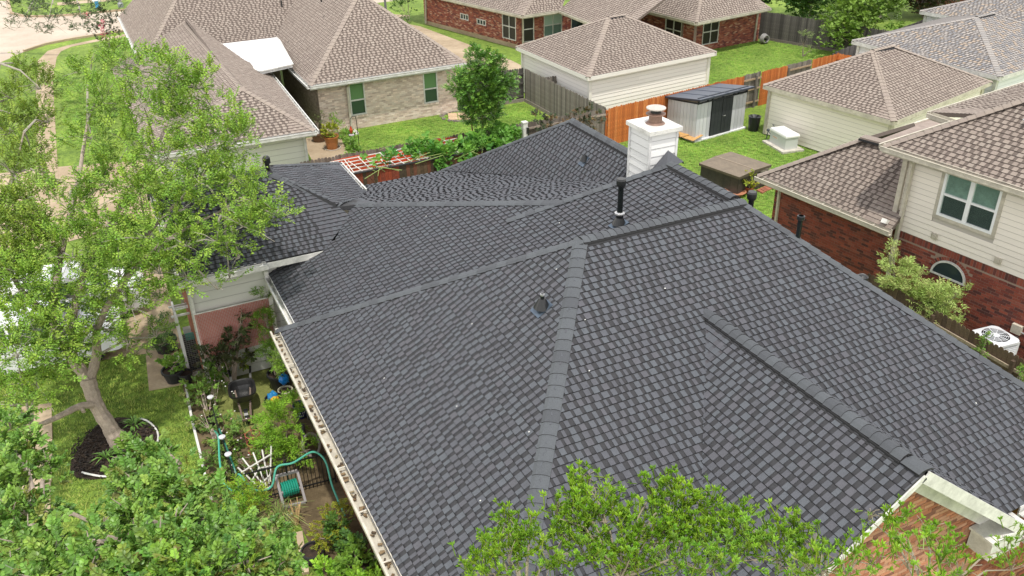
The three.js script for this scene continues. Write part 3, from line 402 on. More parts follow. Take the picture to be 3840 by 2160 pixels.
{ // red brick house at the top
  const B = thing('brick_house', 'red brick house with cream gutters and dark screened windows across the top', 'house', [29, 0, -48]);
  const sp = new Pieces(B, 'shingle', mShin), bp = new Pieces(B, 'brick', mBrick), S = { ...SH_BROWN, tooth: SH_BROWN.tooth.map((k) => mul(k, 1.06)) };
  slope(sp, B, [[21.9, 2.35, -63], [25.25, 2.35, -49.8], [29.5, 5, -53], [26.5, 5, -64]], S); slope(sp, B, [[25.25, 2.35, -49.8], [28, 2.35, -50], [30.2, 3.9, -52.4], [29.5, 5, -53]], S); slope(sp, B, [[28, 2.35, -50], [27.7, 2.35, -42.5], [32.2, 4.7, -42.5], [32.2, 4.7, -51]], S);
  slope(sp, B, [[32.5, 2.35, -49.3], [33.3, 2.35, -42.7], [36.6, 4.8, -46.4], [36.2, 4.8, -52]], S); slope(sp, B, [[33.3, 2.35, -42.7], [39.9, 2.35, -43.8], [36.9, 4.8, -46.6], [36.6, 4.8, -46.4]], S); slope(sp, B, [[39.9, 2.35, -43.8], [39.5, 2.35, -52], [36.2, 4.8, -52], [36.8, 4.8, -46.5]], S, { bare: 1 }); slope(sp, B, [[30.2, 3.2, -50], [33.3, 3.2, -50], [34, 4.8, -54], [30.2, 4.8, -54]], S);
  sp.done();
  const c = { ex: .24, half: .12 };
  caps(B, [25.25, 2.35, -49.8], [29.5, 5, -53], [-.6, 1, 0], [0, 1, .8], S, c); caps(B, [33.3, 2.35, -42.7], [36.6, 4.8, -46.4], [-.8, 1, 0], [0, 1, .7], S, c); caps(B, [39.9, 2.35, -43.8], [36.9, 4.8, -46.6], [.8, 1, 0], [0, 1, .7], S, c); caps(B, [28, 2.35, -50], [30.2, 3.9, -52.4], [-.6, 1, 0], [0, 1, .6], S, c);
  const cr = mCream;
  gutter(B, [21.9, 2.33, -63], [25.25, 2.33, -49.8], nrm([-1, 0, -.25]), cr, { clean: 1 }); gutter(B, [25.25, 2.33, -49.8], [28, 2.33, -50], [0, 0, 1], cr, { clean: 1 }); gutter(B, [28, 2.33, -50], [27.75, 2.33, -44], [-1, 0, 0], cr, { clean: 1 }); gutter(B, [32.5, 2.33, -49.3], [33.3, 2.33, -42.7], [-1, 0, .1], cr, { clean: 1 }); gutter(B, [33.3, 2.33, -42.7], [39.9, 2.33, -43.8], [0, 0, 1], cr, { clean: 1 });
  const h1 = [[4.38, 5.3, 1.02, 1.42], [6.23, 7.2, .96, 1.33], [8.92, 10.3, .49, 2.12]], mo = { mortar: [.28, .2, .17], soldier: 1, sills: 1 };
  let w = bricks(bp, B, [22.9, 0, -61], [25.4, 0, -50.9], .28, 2.3, nrm([-1, 0, .25]), mixBrick, { ...mo, holes: h1 }); const f = { top: mScreen, f: .05, mw: .05 };
  windowIn(B, w.W, ...h1[0], { ...f, nx: 3, ny: 1, top: mGlass }); windowIn(B, w.W, ...h1[1], { ...f, nx: 3, ny: 1, top: mGlass }); windowIn(B, w.W, ...h1[2], { ...f, nx: 2 });
  { const g = new GB(); g.hexa([22.9, 0, -61], [2.5, 0, 10.1], [0, .28, 0], [.1, 0, 0]); g.hexa([25.4, 0, -50.9], [1.8, 0, 0], [0, .28, 0], [0, 0, -.1]); g.mesh('footing', mConc, B); }
  w = bricks(bp, B, [25.4, 0, -50.9], [27.2, 0, -50.9], 0, 2.3, [0, 0, 1], mixBrick, { ...mo, holes: [[.42, 1.22, .36, 2]] }); windowIn(B, w.W, .42, 1.22, .36, 2, { ...f });
  w = bricks(bp, B, [27.2, 0, -50.9], [29.2, 0, -51.1], 0, 2.3, [0, 0, 1], mixBrick, { ...mo, holes: [[.15, 1.6, .55, 1.93]] }); windowIn(B, w.W, .15, 1.6, .55, 1.93, { ...f, nx: 2, top: mat('pale blind behind glass', { c: [.4, .52, .45], rough: .12 }), low: mat('shaded blind behind glass', { c: [.16, .24, .21], rough: .1 }) });
  w = bricks(bp, B, [29.2, 0, -51.1], [32.5, 0, -51.2], 0, 2.3, [0, 0, 1], mixBrick, { ...mo, holes: [[.3, 1.3, 0, 2]] }); windowIn(B, w.W, .3, 1.3, .02, 2, { ...f, fm: mCream, ny: 1, top: mGlass });
  w = bricks(bp, B, [33.1, 0, -49], [33.8, 0, -43.5], 0, 2.3, [-1, 0, -.1], mixBrick, { ...mo, holes: [[3, 4.5, .7, 2.05]] }); windowIn(B, w.W, 3, 4.5, .7, 2.05, { ...f, nx: 2 });
  w = bricks(bp, B, [33.6, 0, -44.3], [40.2, 0, -44.9], 0, 2.3, [0, 0, 1], mixBrick, { ...mo, holes: [[1.62, 2.98, .39, 1.95]] }); windowIn(B, w.W, 1.62, 2.98, .39, 1.95, { ...f, nx: 2 }); bp.done();
  { const g = new GB(); g.hexa([40.05, 0, -52], [.15, 0, 0], [0, 2.3, 0], [0, 0, 7]); g.hexa([23, 0, -61.2], [8, 0, 0], [0, 2.3, 0], [0, 0, .15]); g.mesh('wall', mCream, B); }
  downspout(B, [[25.9, 2.2, -49.9], [25.75, 2, -50.8], [25.75, .1, -50.8], [25.3, .06, -50.2]], cr, .09); downspout(B, [[22.95, 2.2, -60.6], [22.85, .1, -60.7]], cr, .1); downspout(B, [[33.7, 2.25, -42.9], [34.1, 2, -44.2], [34.1, .1, -44.25]], cr, .1); downspout(B, [[39.8, 2.25, -43.6], [39.75, 2, -44.7], [39.75, .05, -44.75]], cr, .1);
  { // small gable over the recess
    const g = new GB(), k = [1, 1, 1]; const a = [29.7, 2.5, -46.9], b = [32, 2.5, -46.9], t = [30.9, 3.65, -46.9]; g.bar(a, t, .05, .17, k); g.bar(t, b, .05, .17, k); const m = g.mesh('gable_trim', mCream, B); const q = new GB(); q.tri(add(a, [.1, 0, -.08]), add(b, [-.1, 0, -.08]), add(t, [0, -.1, -.08]), mixBrick[0]); q.quad([29.8, .3, -46.98], [31.9, .3, -46.98], [31.9, 2.5, -46.98], [29.8, 2.5, -46.98], mixBrick[1]); q.mesh('gable_wall', mBrick, B); const r = new GB(); r.quad(a, t, add(t, [1.2, 0, -4]), add(a, [.6, 0, -4]), S.tooth[0]); r.quad(t, b, add(b, [1.2, .1, -4]), add(t, [1.2, 0, -4]), S.tooth[1]); r.mesh('roof_slope', mShin, B); const ar = new GB(); for (let i = 0; i < 10; i++) { const A1 = Math.PI * i / 10, A2 = Math.PI * (i + 1) / 10; ar.tri([30.85, 2.2, -46.96], [30.85 + .4 * Math.cos(A1), 2.2 + .4 * Math.sin(A1), -46.96], [30.85 + .4 * Math.cos(A2), 2.2 + .4 * Math.sin(A2), -46.96]); } ar.mesh('arched_window', mGlass, B); }
}
function hipBox(name, label, cat, C, R0, R1, he, st, wallCol, o = {}) { // C: eave corners near, right, back, left (plan)
  const B = thing(name, label, cat, [C[0][0], 0, C[0][1]]), sp = new Pieces(B, 'shingle', mShin), E = C.map(([x, z]) => [x, he, z]);
  slope(sp, B, [E[0], E[1], R1, R0], st); slope(sp, B, [E[3], E[0], R0, R0], st); slope(sp, B, [E[1], E[2], R1], st, { bare: !o.right }); slope(sp, B, [E[2], E[3], R0, R1], st, { bare: 1 }); sp.done();
  const cc = { ex: .24, half: .14 }, nf = (a, b, c) => { let n = nrm(cross(sub(b, a), sub(c, a))); return n[1] < 0 ? mul(n, -1) : n; }, nr = nf(E[0], E[1], R0), nl = nf(E[3], E[0], R0), nk = nf(E[2], E[3], R0), nn = nf(E[1], E[2], R1);
  caps(B, E[0], R0, nl, nr, st, cc); caps(B, E[1], R1, nr, nn, st, cc); caps(B, E[3], R0, nl, nk, st, cc); caps(B, R0, R1, nr, nk, st, { ...cc, vent: 1 });
  const m = [0, 1, 2, 3].map((i) => mix(E[i], [(E[0][0] + E[2][0]) / 2, he, (E[0][2] + E[2][2]) / 2], o.inset || .07));
  const wall = (a, b) => { const d = nrm(sub(b, a)); let out = [d[2], 0, -d[0]]; const mid = mul(add(a, b), .5), ctr = mul(add(E[0], E[2]), .5); if (dot(out, sub(mid, ctr)) < 0) out = mul(out, -1); return siding(B, [a[0], 0, a[2]], [b[0], 0, b[2]], .06, he - .06, out, wallCol, { ex: o.ex || .19, lap: .02, holes: [] }); };
  wall(m[3], m[0]); wall(m[0], m[1]); wall(m[1], m[2]); wall(m[2], m[3]);
  for (const i of [3, 0, 1]) { const a = E[i], b = E[(i + 1) % 4]; board(B, add(a, [0, -.1, 0]), add(b, [0, -.1, 0]), .05, .19, o.trim || mCream); const g = new GB(); g.quad(add(a, [0, -.15, 0]), add(b, [0, -.15, 0]), add(m[(i + 1) % 4], [0, -.15, 0]), add(m[i], [0, -.15, 0])); g.mesh('soffit', o.trim || mCream, B); const p = m[i]; const q = new GB(); q.bar([p[0], .05, p[2]], [p[0], he - .1, p[2]], .16, .16, undefined, [1, 0, 0]); q.mesh('corner_board', o.trim || mCream, B); }
  return B;
}
hipBox('garage', 'white sided garage with brown hip roof behind the orange fence', 'garage', [[21.25, -35.1], [29.5, -35.95], [29.2, -43], [20.98, -42.2]], [24.75, 4.2, -39], [25.75, 4.2, -39.1], 2.5, SH_BROWN, [.86, .83, .78], { trim: mat('off white trim', { c: [.78, .76, .69], rough: .5 }) });
const GH = hipBox('garage', 'cream sided garage with brown hip roof behind the white generator', 'garage', [[28.84, -23.64], [37.13, -25.6], [36.1, -32.3], [27.79, -30.31]], [31.5, 4.06, -27.7], [32.9, 4.06, -27.9], 2.4, SH_BROWN, [.86, .8, .7], { right: 1 });
downspout(GH, [[30.4, 2.35, -24.1], [30.5, 2, -24.5], [30.5, .1, -24.5]], mat('dark tan metal', { c: [.16, .12, .09], rough: .6 }), .3);
hipBox('house', 'house with mottled grey and tan shingles and white walls at right edge', 'house', [[37.49, -25.48], [46.5, -26.9], [45.9, -35.5], [36.95, -34]], [41.3, 4.02, -30.2], [42.8, 4.02, -30.4], 2.6, SH_TAN, [.8, .81, .83], { right: 1, trim: mWhite });
hipBox('house', 'far house whose grey tan roof corner shows at the right edge by the brown fence', 'house', [[47, -30.5], [57, -32], [56, -39], [46, -37.5]], [50, 4, -34], [53, 4, -34.5], 2.6, SH_TAN, [.7, .7, .72], { right: 1, trim: mWhite });
{ // two storey house on the right
  const B = thing('brick_house', 'two storey house of cream siding over red brick at the right', 'house', [20.5, 0, -14]);
  const sp = new Pieces(B, 'shingle', mShin), bp = new Pieces(B, 'brick', mBrick), S = Object.fromEntries(Object.entries(SH_BROWN).map(([k, v]) => [k, Array.isArray(v[0]) ? v.map((q) => mul(q, .84)) : mul(v, .84)])), C = [19.83, 5.2, -16.46];
  const nl = [-.65, 1, .08], nb = [-.08, 1, -.68];
  slope(sp, B, [[19.27, 2.9, -20.76], [19.81, 2.9, -15.6], [22.05, 4.5, -15.9], [21.36, 4.5, -18.56]], S); slope(sp, B, [[24, 2.9, -21.3], [19.27, 2.9, -20.76], [21.36, 4.5, -18.56], [24, 4.5, -18.9]], S, { bare: 1 });
  slope(sp, B, [C, [21.4, 5.2, -4.5], [26, 8.25, -5], [24.5, 8.25, -12.2]], S); slope(sp, B, [[27, 5.2, -17.4], C, [24.5, 8.25, -12.2], [28.5, 8.25, -12.7]], S); slope(sp, B, [[30, 5.2, -18.8], [23.42, 5.2, -17.9], [23.5, 5.75, -15.6], [30, 5.75, -16.4]], S);
  sp.done();
  caps(B, [19.27, 2.9, -20.76], [21.36, 4.5, -18.56], nl, nb, S, { ex: .2 }); caps(B, C, [24.5, 8.25, -12.2], nl, nb, S, { ex: .22, half: .16 }); { const g = new GB(); g.bar([21.36, 4.56, -18.56], [21.98, 4.56, -16], .34, .05, S.cap[1]); g.mesh('ridge_cap', mShin, B); const q = new GB(); q.bar([21.2, 4.5, -18.56], [21.8, 4.5, -16], .05, .06); q.mesh('ridge_vent', mDark, B); }
  gutter(B, [19.27, 2.88, -20.76], [19.81, 2.88, -15.55], nrm([-1, 0, .1]), mCream, { step: .62 }); gutter(B, C, [21.4, 5.18, -4.5], nrm([-1, 0, .13]), mCream, { clean: 1 }); gutter(B, C, [23.42, 5.18, -16.95], [-.1, 0, -1], mCream, { clean: 1 }); gutter(B, [23.42, 5.18, -17.9], [30, 5.18, -18.8], [-.1, 0, -1], mCream, { clean: 1 }); gutter(B, [23.42, 5.18, -16.9], [23.42, 5.18, -17.95], [-1, 0, 0], mCream, { clean: 1 });
  { const g = new GB(), k = [.33, .26, .22]; g.hexa([23.7, 3.3, -20.5], [4.6, 0, -.7], [0, .12, 0], [.1, 0, 1.1], k); const m = g.mesh('walkway_roof', mVC, B); const q = new GB(); q.bar([23.7, 3.4, -20.52], [28.3, 3.4, -21.22], .08, .12); q.bar([23.8, 3.4, -19.38], [28.4, 3.4, -20.08], .06, .08); for (const t of [.1, .5, .9]) q.bar(add([23.8, 0, -20.1], [4.5 * t, 0, -.7 * t]), add([23.8, 3.3, -20.1], [4.5 * t, 0, -.7 * t]), .1, .1, undefined, [1, 0, 0]); q.mesh('roof_edging', mCream, m); }
  const p0 = [20.3, 0, -16], p1 = [21.7, 0, -4.5], out = nrm([-11.5, 0, 1.4]);
  const bw = bricks(bp, B, p0, p1, 0, 2.72, out, redBrick, { mortar: [.36, .26, .2], soldier: 1, holes: [[1.5, 2.55, 1.93, 2.45, { arch: 1 }]].map((q) => { const r = q.slice(0, 4); r.arch = 1; return r; }), bl: .235, bh: .082 });
  bricks(bp, B, [19.72, 0, -20.3], [20.27, 0, -15.95], 0, 2.72, nrm([-4.35, 0, .55]), redBrick, { mortar: [.3, .2, .15], soldier: 1, bl: .235, bh: .082 });
  bricks(bp, B, [24, 0, -20.85], [19.72, 0, -20.3], 0, 2.72, [-.12, 0, -1], redBrick, {}); bp.done();
  const sw = siding(B, p0, p1, 2.74, 5.06, out, [.83, .77, .68], { ex: .16, holes: [[1.17, 2.99, 3.5, 5.02]], lap: .022 });
  windowIn(B, sw.W, 1.27, 2.89, 3.6, 4.93, { nx: 2, top: mPane, low: mPane, blind: [.5, .54, .5], fm: mat('bright vinyl', { c: [.82, .83, .83], rough: .4 }), trim: mCream, f: .07, mw: .12, split: .48 });
  { const g = new GB(); for (const x of [1.36, 2.14]) g.quad(sw.W(x, 3.66, -.012), sw.W(x + .68, 3.66, -.012), sw.W(x + .68, 4.24, -.012), sw.W(x, 4.24, -.012)); g.mesh('insect_screen', mat('insect screen', { c: [.03, .05, .045], rough: .9, transparent: true, opacity: .72 }), B); }
  { const g = new GB(), W = sw.W; for (const s of [1.38, 3.25]) { g.hexa(W(s - .09, 2.88, .02), sub(W(s + .09, 0), W(s - .09, 0)), [0, .18, 0], mul(out, .04)); g.hexa(W(s - .05, 2.92, .06), sub(W(s + .05, 0), W(s - .05, 0)), [0, .1, 0], mul(out, .02)); } g.mesh('soffit_vent', mCream, B); const q = new GB(); q.bar(W(.06, 2.7, .05), W(.06, 5.1, .05), .14, .1, undefined, out); q.mesh('corner_board', mCream, B); }
  downspout(B, [[20.06, 5.08, -15.6], sw.W(.3, 4.85, .1), sw.W(.3, .15, .1)], mCream, .11); downspout(B, [[19.45, 2.8, -20.2], [19.72, 2.5, -20.1], [19.74, .1, -20.05]], mCream, .1); downspout(B, [[19.75, 3.1, -15.85], [19.95, 3.0, -15.9]], mWhite, .16);
  siding(B, [26, 0, -16.75], p0, 2.8, 5.06, [-.12, 0, -1], [.83, .77, .68], {});
  { const g = new GB(), W = bw.W, k = 20, c = 2.03, hy = 1.93, R = .53; const P = (a, r, o) => W(c + r * Math.cos(a), hy + r * .9 * Math.sin(a), o); for (let i = 0; i < k; i++) { const a = Math.PI * i / k, b = Math.PI * (i + 1) / k; g.quad(P(a, R, .045), P(b, R, .045), P(b, R - .06, .045), P(a, R - .06, .045)); g.quad(P(a, R, .045), P(b, R, .045), P(b, R, -.05), P(a, R, -.05)); g.quad(P(a, R - .06, .045), P(b, R - .06, .045), P(b, R - .06, -.05), P(a, R - .06, -.05)); } g.hexa(W(c - R, hy - .05, -.04), sub(W(2 * R, 0), W(0, 0)), [0, .05, 0], mul(out, .085)); const m = g.mesh('arched_window', mWhite, B); const q = new GB(); for (let i = 0; i < k; i++) { const a = Math.PI * i / k, b = Math.PI * (i + 1) / k; q.tri(W(c, hy, .016), P(a, R - .05, .016), P(b, R - .05, .016)); } q.mesh('pane', mGlass, m); const s = new GB(); for (let i = 0; i < 24; i++) { const a = Math.PI * (i + .08) / 24, b = Math.PI * (i + .92) / 24, col = vary(pick(redBrick), .15); s.quad(P(a, R + .01, .014), P(b, R + .01, .014), P(b, R + .12, .014), P(a, R + .12, .014), col); } s.mesh('brick_arch', mBrick, B); }
  { const g = new GB(), W = bw.W, D = nrm(sub(p1, p0)); g.hexa(W(4.1, 1.2, .01), mul(D, .26), [0, .26, 0], mul(out, .1)); g.mesh('meter_box', mCream, B); const q = new GB(); q.hexa(W(4.24, 1.02, .01), mul(D, .08), [0, .1, 0], mul(out, .04)); q.mesh('outlet', mSteel, B); const r = new GB(); r.tube([W(4.36, 1.3, .06), W(4.8, 1.22, .06)], .02, 6); r.mesh('conduit', mSteel, B); }
  { const g = new GB(); g.hexa([21.8, 2.85, -16], [5, 0, -.7], [0, .1, 0], [.9, 0, 11]); g.hexa([26, 0, -16.6], [.2, 0, 0], [0, 5, 0], [0, 0, 11]); g.mesh('floor_deck', mCream, B); }
  { const g = new GB(); for (const [x, y, z] of [[21.75, 6.5, -13.6], [24.6, 7.2, -15.3]]) { g.hexa([x - .16, y - .08, z - .16], [.3, .16, 0], [0, .02, 0], [0, 0, .3]); g.tube([[x, y, z], [x, y + .32, z]], .04, 10); } g.mesh('vent_pipe', mSteel, B); }
}

// ---------- fences ----------
const GREYW = [[.26, .225, .19], [.2, .175, .15], [.32, .285, .245], [.17, .15, .13], [.28, .25, .215]], DARKW = [[.1, .09, .082], [.075, .067, .062], [.13, .118, .108], [.16, .145, .13]], ORANGEW = [[.68, .2, .045], [.62, .175, .04], [.74, .25, .07], [.54, .15, .035]], BROWNW = [[.13, .085, .05], [.1, .066, .042], [.16, .11, .068]];
const pkG = (() => { const g = new GB(), w = .068, h = 1, q = [[-w, 0], [w, 0], [w, h - .03], [w - .03, h], [-w + .03, h], [-w, h - .03]]; g.fan(q.map(([x, y]) => [x, y, .009]), [1, 1, 1]); g.fan(q.map(([x, y]) => [x, y, -.009]), [1, 1, 1]); q.forEach((a, i) => { const b = q[(i + 1) % 6]; g.quad([a[0], a[1], .009], [b[0], b[1], .009], [b[0], b[1], -.009], [a[0], a[1], -.009], [.8, .8, .8]); }); return g.geo(); })();
// rails: +1 on the right-hand side of a->b, -1 on the left
function fence(label, a, b, o = {}) {
  const F = thing('fence', label, 'fence', [a[0], 0, a[1]], 'wooden fences round the yards'), A = [a[0], 0, a[1]], B = [b[0], 0, b[1]], D = nrm(sub(B, A)), L = len(sub(B, A)), S = [-D[2], 0, D[0]], h = o.h || 1.8, pitch = .141;
  const segs = o.segs || [[0, 1, o.pal || GREYW, o.rails ?? 1]];
  const mk = (c) => mat('board ' + c.map((x) => x.toFixed(3)), { c, map: tWood, m: .8, rough: .92, vc: 1 });
  for (let i = 0, s = pitch / 2; s < L; s += pitch, i++) { const g = segs.find((q) => s / L <= q[1]) || segs[segs.length - 1], side = -g[3]; const p = add(add(A, mul(D, s)), mul(S, side * .028 + rr(-.004, .004))), tilt = rr(-.008, .008), Y = nrm([D[0] * tilt, 1, D[2] * tilt]); const M = basis(p, D, mul(Y, h + rr(-.025, .02)), cross(D, Y)); placed('picket', pkG, mk(pick(g[2])), F, M); }
  for (const g of segs) { const s0 = g[0] * L, s1 = g[1] * L, rc = o.railCol || g[2][0], M = mk(rc); for (const y of o.railY || [.3, h * .55, h - .3]) { const q = new GB(), p = (s) => add(add(A, mul(D, s)), add(mul(S, g[3] * .02), [0, y, 0])); q.bar(p(s0), p(s1), .04, .085); q.mesh('rail', M, F); } }
  for (let s = 0; s <= L + .01; s += 2.44) { const g = segs.find((q) => s / L <= q[1]) || segs[segs.length - 1], q = new GB(), p = add(add(A, mul(D, Math.min(s, L))), mul(S, g[3] * .07)); q.bar([p[0], 0, p[2]], [p[0], h - .12, p[2]], .09, .09, undefined, D); q.mesh('post', mk(g[2][1]), F); }
  if (o.cap) { const q = new GB(); q.bar(add(A, [0, h + .02, 0]), add(B, [0, h + .02, 0]), .09, .03); q.mesh('cap_rail', mk(o.cap), F); }
  if (o.kick) { const q = new GB(); q.bar(add(A, add(mul(S, .05), [0, .09, 0])), add(B, add(mul(S, .05), [0, .09, 0])), .04, .18); q.mesh('kick_board', mk(o.kick), F); }
  return F;
}
fence('weathered grey fence with a pale rail, between the vine trellis and the neighbouring lawn', [6.6, -32.4], [20.6, -32.4], { pal: [[.23, .185, .155], [.18, .15, .125], [.27, .23, .2]], railCol: [.42, .34, .28], railY: [.35, 1.52] });
fence('grey picket fence running away from the small round tree beside the white garage', [20.6, -40.4], [20.7, -32.5], { pal: GREYW, rails: -1, kick: [.3, .26, .22] });
fence('short dark grey fence between the pale brick house and the garage', [16.9, -40.6], [20.55, -40.5], { pal: DARKW, rails: 1, kick: [.32, .28, .24] });
fence('short grey fence stub beside the white garage wall', [20.7, -38.4], [21.9, -38.45], { pal: GREYW, rails: 1, h: 1.75 });
fence('long fence of orange and weathered panels behind the grey shed', [20.72, -32.42], [36.7, -34.65], { segs: [[0, .47, ORANGEW, -1], [.47, .55, ORANGEW, -1], [.55, .63, GREYW, 1], [.63, .755, ORANGEW, -1], [.755, .87, GREYW, 1], [.87, 1, ORANGEW, -1]], railCol: [.45, .33, .22] });
fence('short bright orange fence end between two garages', [36.75, -34.7], [37.2, -33.2], { pal: ORANGEW, rails: 1 });
fence('long grey fence running up to the top right behind the mottled roof', [36.9, -35], [53.6, -40.2], { pal: [[.15, .135, .13], [.115, .1, .098], [.19, .17, .16]], rails: -1 });
fence('dark shaded grey fence at the back of the far lawn', [40.55, -45.6], [43.4, -36.9], { pal: DARKW, rails: -1, kick: [.2, .17, .15] });  // shade on its unlit face is put into the dark board colours
fence('brown stained fence with a pale cap in the top right corner', [53.7, -40.2], [56.8, -30], { pal: [[.15, .07, .035], [.19, .095, .05], [.12, .058, .03]], rails: -1, cap: [.4, .3, .22] });
fence('tall reddish brown fence far behind in the top right corner', [57, -47], [63, -37], { pal: [[.22, .08, .045], [.18, .065, .04]], rails: -1, h: 2 });
fence('old brown fence with a pale rail beside the air conditioner', [18.95, -15.4], [18.75, -4.5], { pal: BROWNW, rails: 1, railCol: [.4, .32, .23], railY: [.4, 1.42] });

// ---------- back garden beyond the roof ----------
const rot = (c, a) => (x, y, z) => [c[0] + x * Math.cos(a) + z * Math.sin(a), c[1] + y, c[2] - x * Math.sin(a) + z * Math.cos(a)];
{ // wooden trellis bed
  const T = thing('garden_trellis', 'wooden bed fence topped by a white lattice half covered in vines', 'trellis', [7.6, 0, -30.05]);
  for (let i = 0; i < 48; i++) { const x = 7.6 + i * .145, g = new GB(); g.box([x, .92 + rr(-.01, .01), -30.05 + rr(-.006, .006)], [.138, 1.84, .02]); const c = pick(i < 6 || (i > 9 && i < 16) ? [[.34, .07, .03], [.26, .06, .03]] : [[.11, .075, .04], [.08, .06, .035], [.15, .1, .055], [.19, .08, .045]]); g.mesh('board', mat('bed ' + c, { c, map: tWood, m: .8, rough: .95 }), T); }
  { const g = new GB(); g.bar([7.5, 1.87, -30.03], [14.6, 1.87, -30.03], .09, .05); for (const x of [7.6, 10, 12.4, 14.5]) { g.bar([x, 0, -31.6], [x, 1.75, -31.6], .08, .08, undefined, [1, 0, 0]); } g.mesh('top_rail', mat('black edging', { c: [.03, .03, .032], rough: .6 }), T); }
  const w = mat('white lattice bar', { c: [.62, .6, .55], rough: .6 });
  for (let i = 0; i < 5; i++) { const g = new GB(), z = -30.2 - i * .36; g.bar([7.6, 1.86, z], [13, 1.88, z - .1], .04, .025); g.mesh('lattice_bar', w, T); }
  for (let i = 0; i < 19; i++) { const g = new GB(), x = 7.75 + i * .33; g.bar([x, 1.89, -30.0 - rr(0, .1)], [x - .08 + rr(-.1, .1), 1.89 + rr(-.02, .12), -31.2 - rr(0, .4)], .028, .022); g.mesh('lattice_bar', w, T); }
  const N = thing('garden_net', 'orange plastic netting stretched along the fence behind the lattice', 'net', [7.5, 0, -31.9]), g = new GB(), k = [.72, .1, .03];
  const P = (u, v) => [7.5 + u * 5.6, 1.15 + v * .62 + .1 * Math.sin(u * 9) * v, -31.95 + .15 * Math.sin(u * 5 + v)];
  for (let i = 0; i <= 70; i++) for (let j = 0; j < 6; j++) g.bar(P(i / 70, j / 6), P(i / 70, (j + 1) / 6), .03, .008, k, [0, 0, 1]); for (let j = 0; j <= 18; j++) for (let i = 0; i < 24; i++) g.bar(P(i / 24, j / 18), P((i + 1) / 24, j / 18), .008, .03, k); tag(g.mesh('netting', mat('plastic net', { rough: .6, vc: 1 }), N), null, null, null, 'stuff');
}
{ const p = thing('utility_post', 'white square post carrying a small dark box, by the dark roof ridge', 'post', [15.5, 0, -30.5]); const g = new GB(); g.box([15.5, 1.25, -30.5], [.2, 2.5, .2]); g.box([15.5, 2.53, -30.5], [.23, .05, .23]); g.mesh('post', mWhite, p); const q = new GB(); q.box([15.58, 2.2, -30.37], [.1, .26, .1]); q.tube([[15.6, 2.1, -30.34], [15.6, 1.9, -30.34]], .02, 6); q.mesh('box', mBlack, p); }
// paving stones under the round tree
{ for (let i = 0; i < 3; i++) for (let j = 0; j < 2; j++) { const f = rot([16.6, 0, -39.7], -.35), a = f(i * .5 - .7, 0, j * .55 - .5), b = f(i * .5 - .24, 0, j * .55 - .5), c = f(i * .5 - .24, 0, j * .55 + .02), d = f(i * .5 - .7, 0, j * .55 + .02); tag(slabOn('paving_stone', [a, b, c, d].map((p) => [p[0], p[2]]), 0, .05 + rr(0, .01), mat('buff stone', { c: [.66, .47, .3], map: tMott, m: .7 })), null, null, null, 'structure'); }
  const g = new GB(), f = rot([16.6, 0, -39.7], -.35); for (let i = 0; i < 90; i++) { const a = rnd() * 6.28, r = .95 + rnd() * .2, p = f(Math.cos(a) * r, .03, Math.sin(a) * r * .8); g.box(p, [rr(.06, .13), .07, rr(.06, .12)], vary([.3, .25, .22], .4), rr(0, 3)); } tag(g.mesh('stone_border', mVC), 'ring of small stones around the buff paving under the tree', 'stones', null, 'stuff'); }
{ const g = thing('splash_block', 'white splash block on the lawn below the tan house downspout', 'splash block', [10.95, 0, -39.9]); const q = new GB(); q.hexa([10.8, 0, -40.2], [.3, 0, 0], [0, .05, 0], [0, 0, .6]); q.hexa([10.8, .05, -40.2], [.05, 0, 0], [0, .05, 0], [0, 0, .6]); q.hexa([11.05, .05, -40.2], [.05, 0, 0], [0, .05, 0], [0, 0, .6]); q.mesh('block', mWhite, g); }
{ const p = thing('bird_feeder', 'red hummingbird feeder hanging from a black garden hook', 'bird feeder', [10.35, 0, -37.1]); const g = new GB(); g.tube([[10.37, 0, -37.15], [10.35, 1.5, -37.1], [10.3, 1.75, -37.05], [10.15, 1.82, -36.95], [10.02, 1.72, -36.9], [10.0, 1.55, -36.9]], .016, 6); g.mesh('hook', mBlack, p); const q = new GB(); q.lathe([10.0, .95, -36.9], [[0, .42], [.03, .42], [.05, .34], [.085, .26], [.06, .13], [.04, .1]], 12); q.mesh('bottle', mat('red glass', { c: [.45, .06, .02], rough: .15 }), p); const r = new GB(); r.lathe([10, .93, -36.9], [[0, .0], [.12, .02], [.13, .06], [.04, .09]], 12); r.mesh('tray', mat('grey plastic', { c: [.4, .36, .38], rough: .5 }), p); const s = new GB(); s.tube([[10, 1.36, -36.9], [10, 1.55, -36.9]], .008, 5); s.mesh('chain', mBlack, p); }

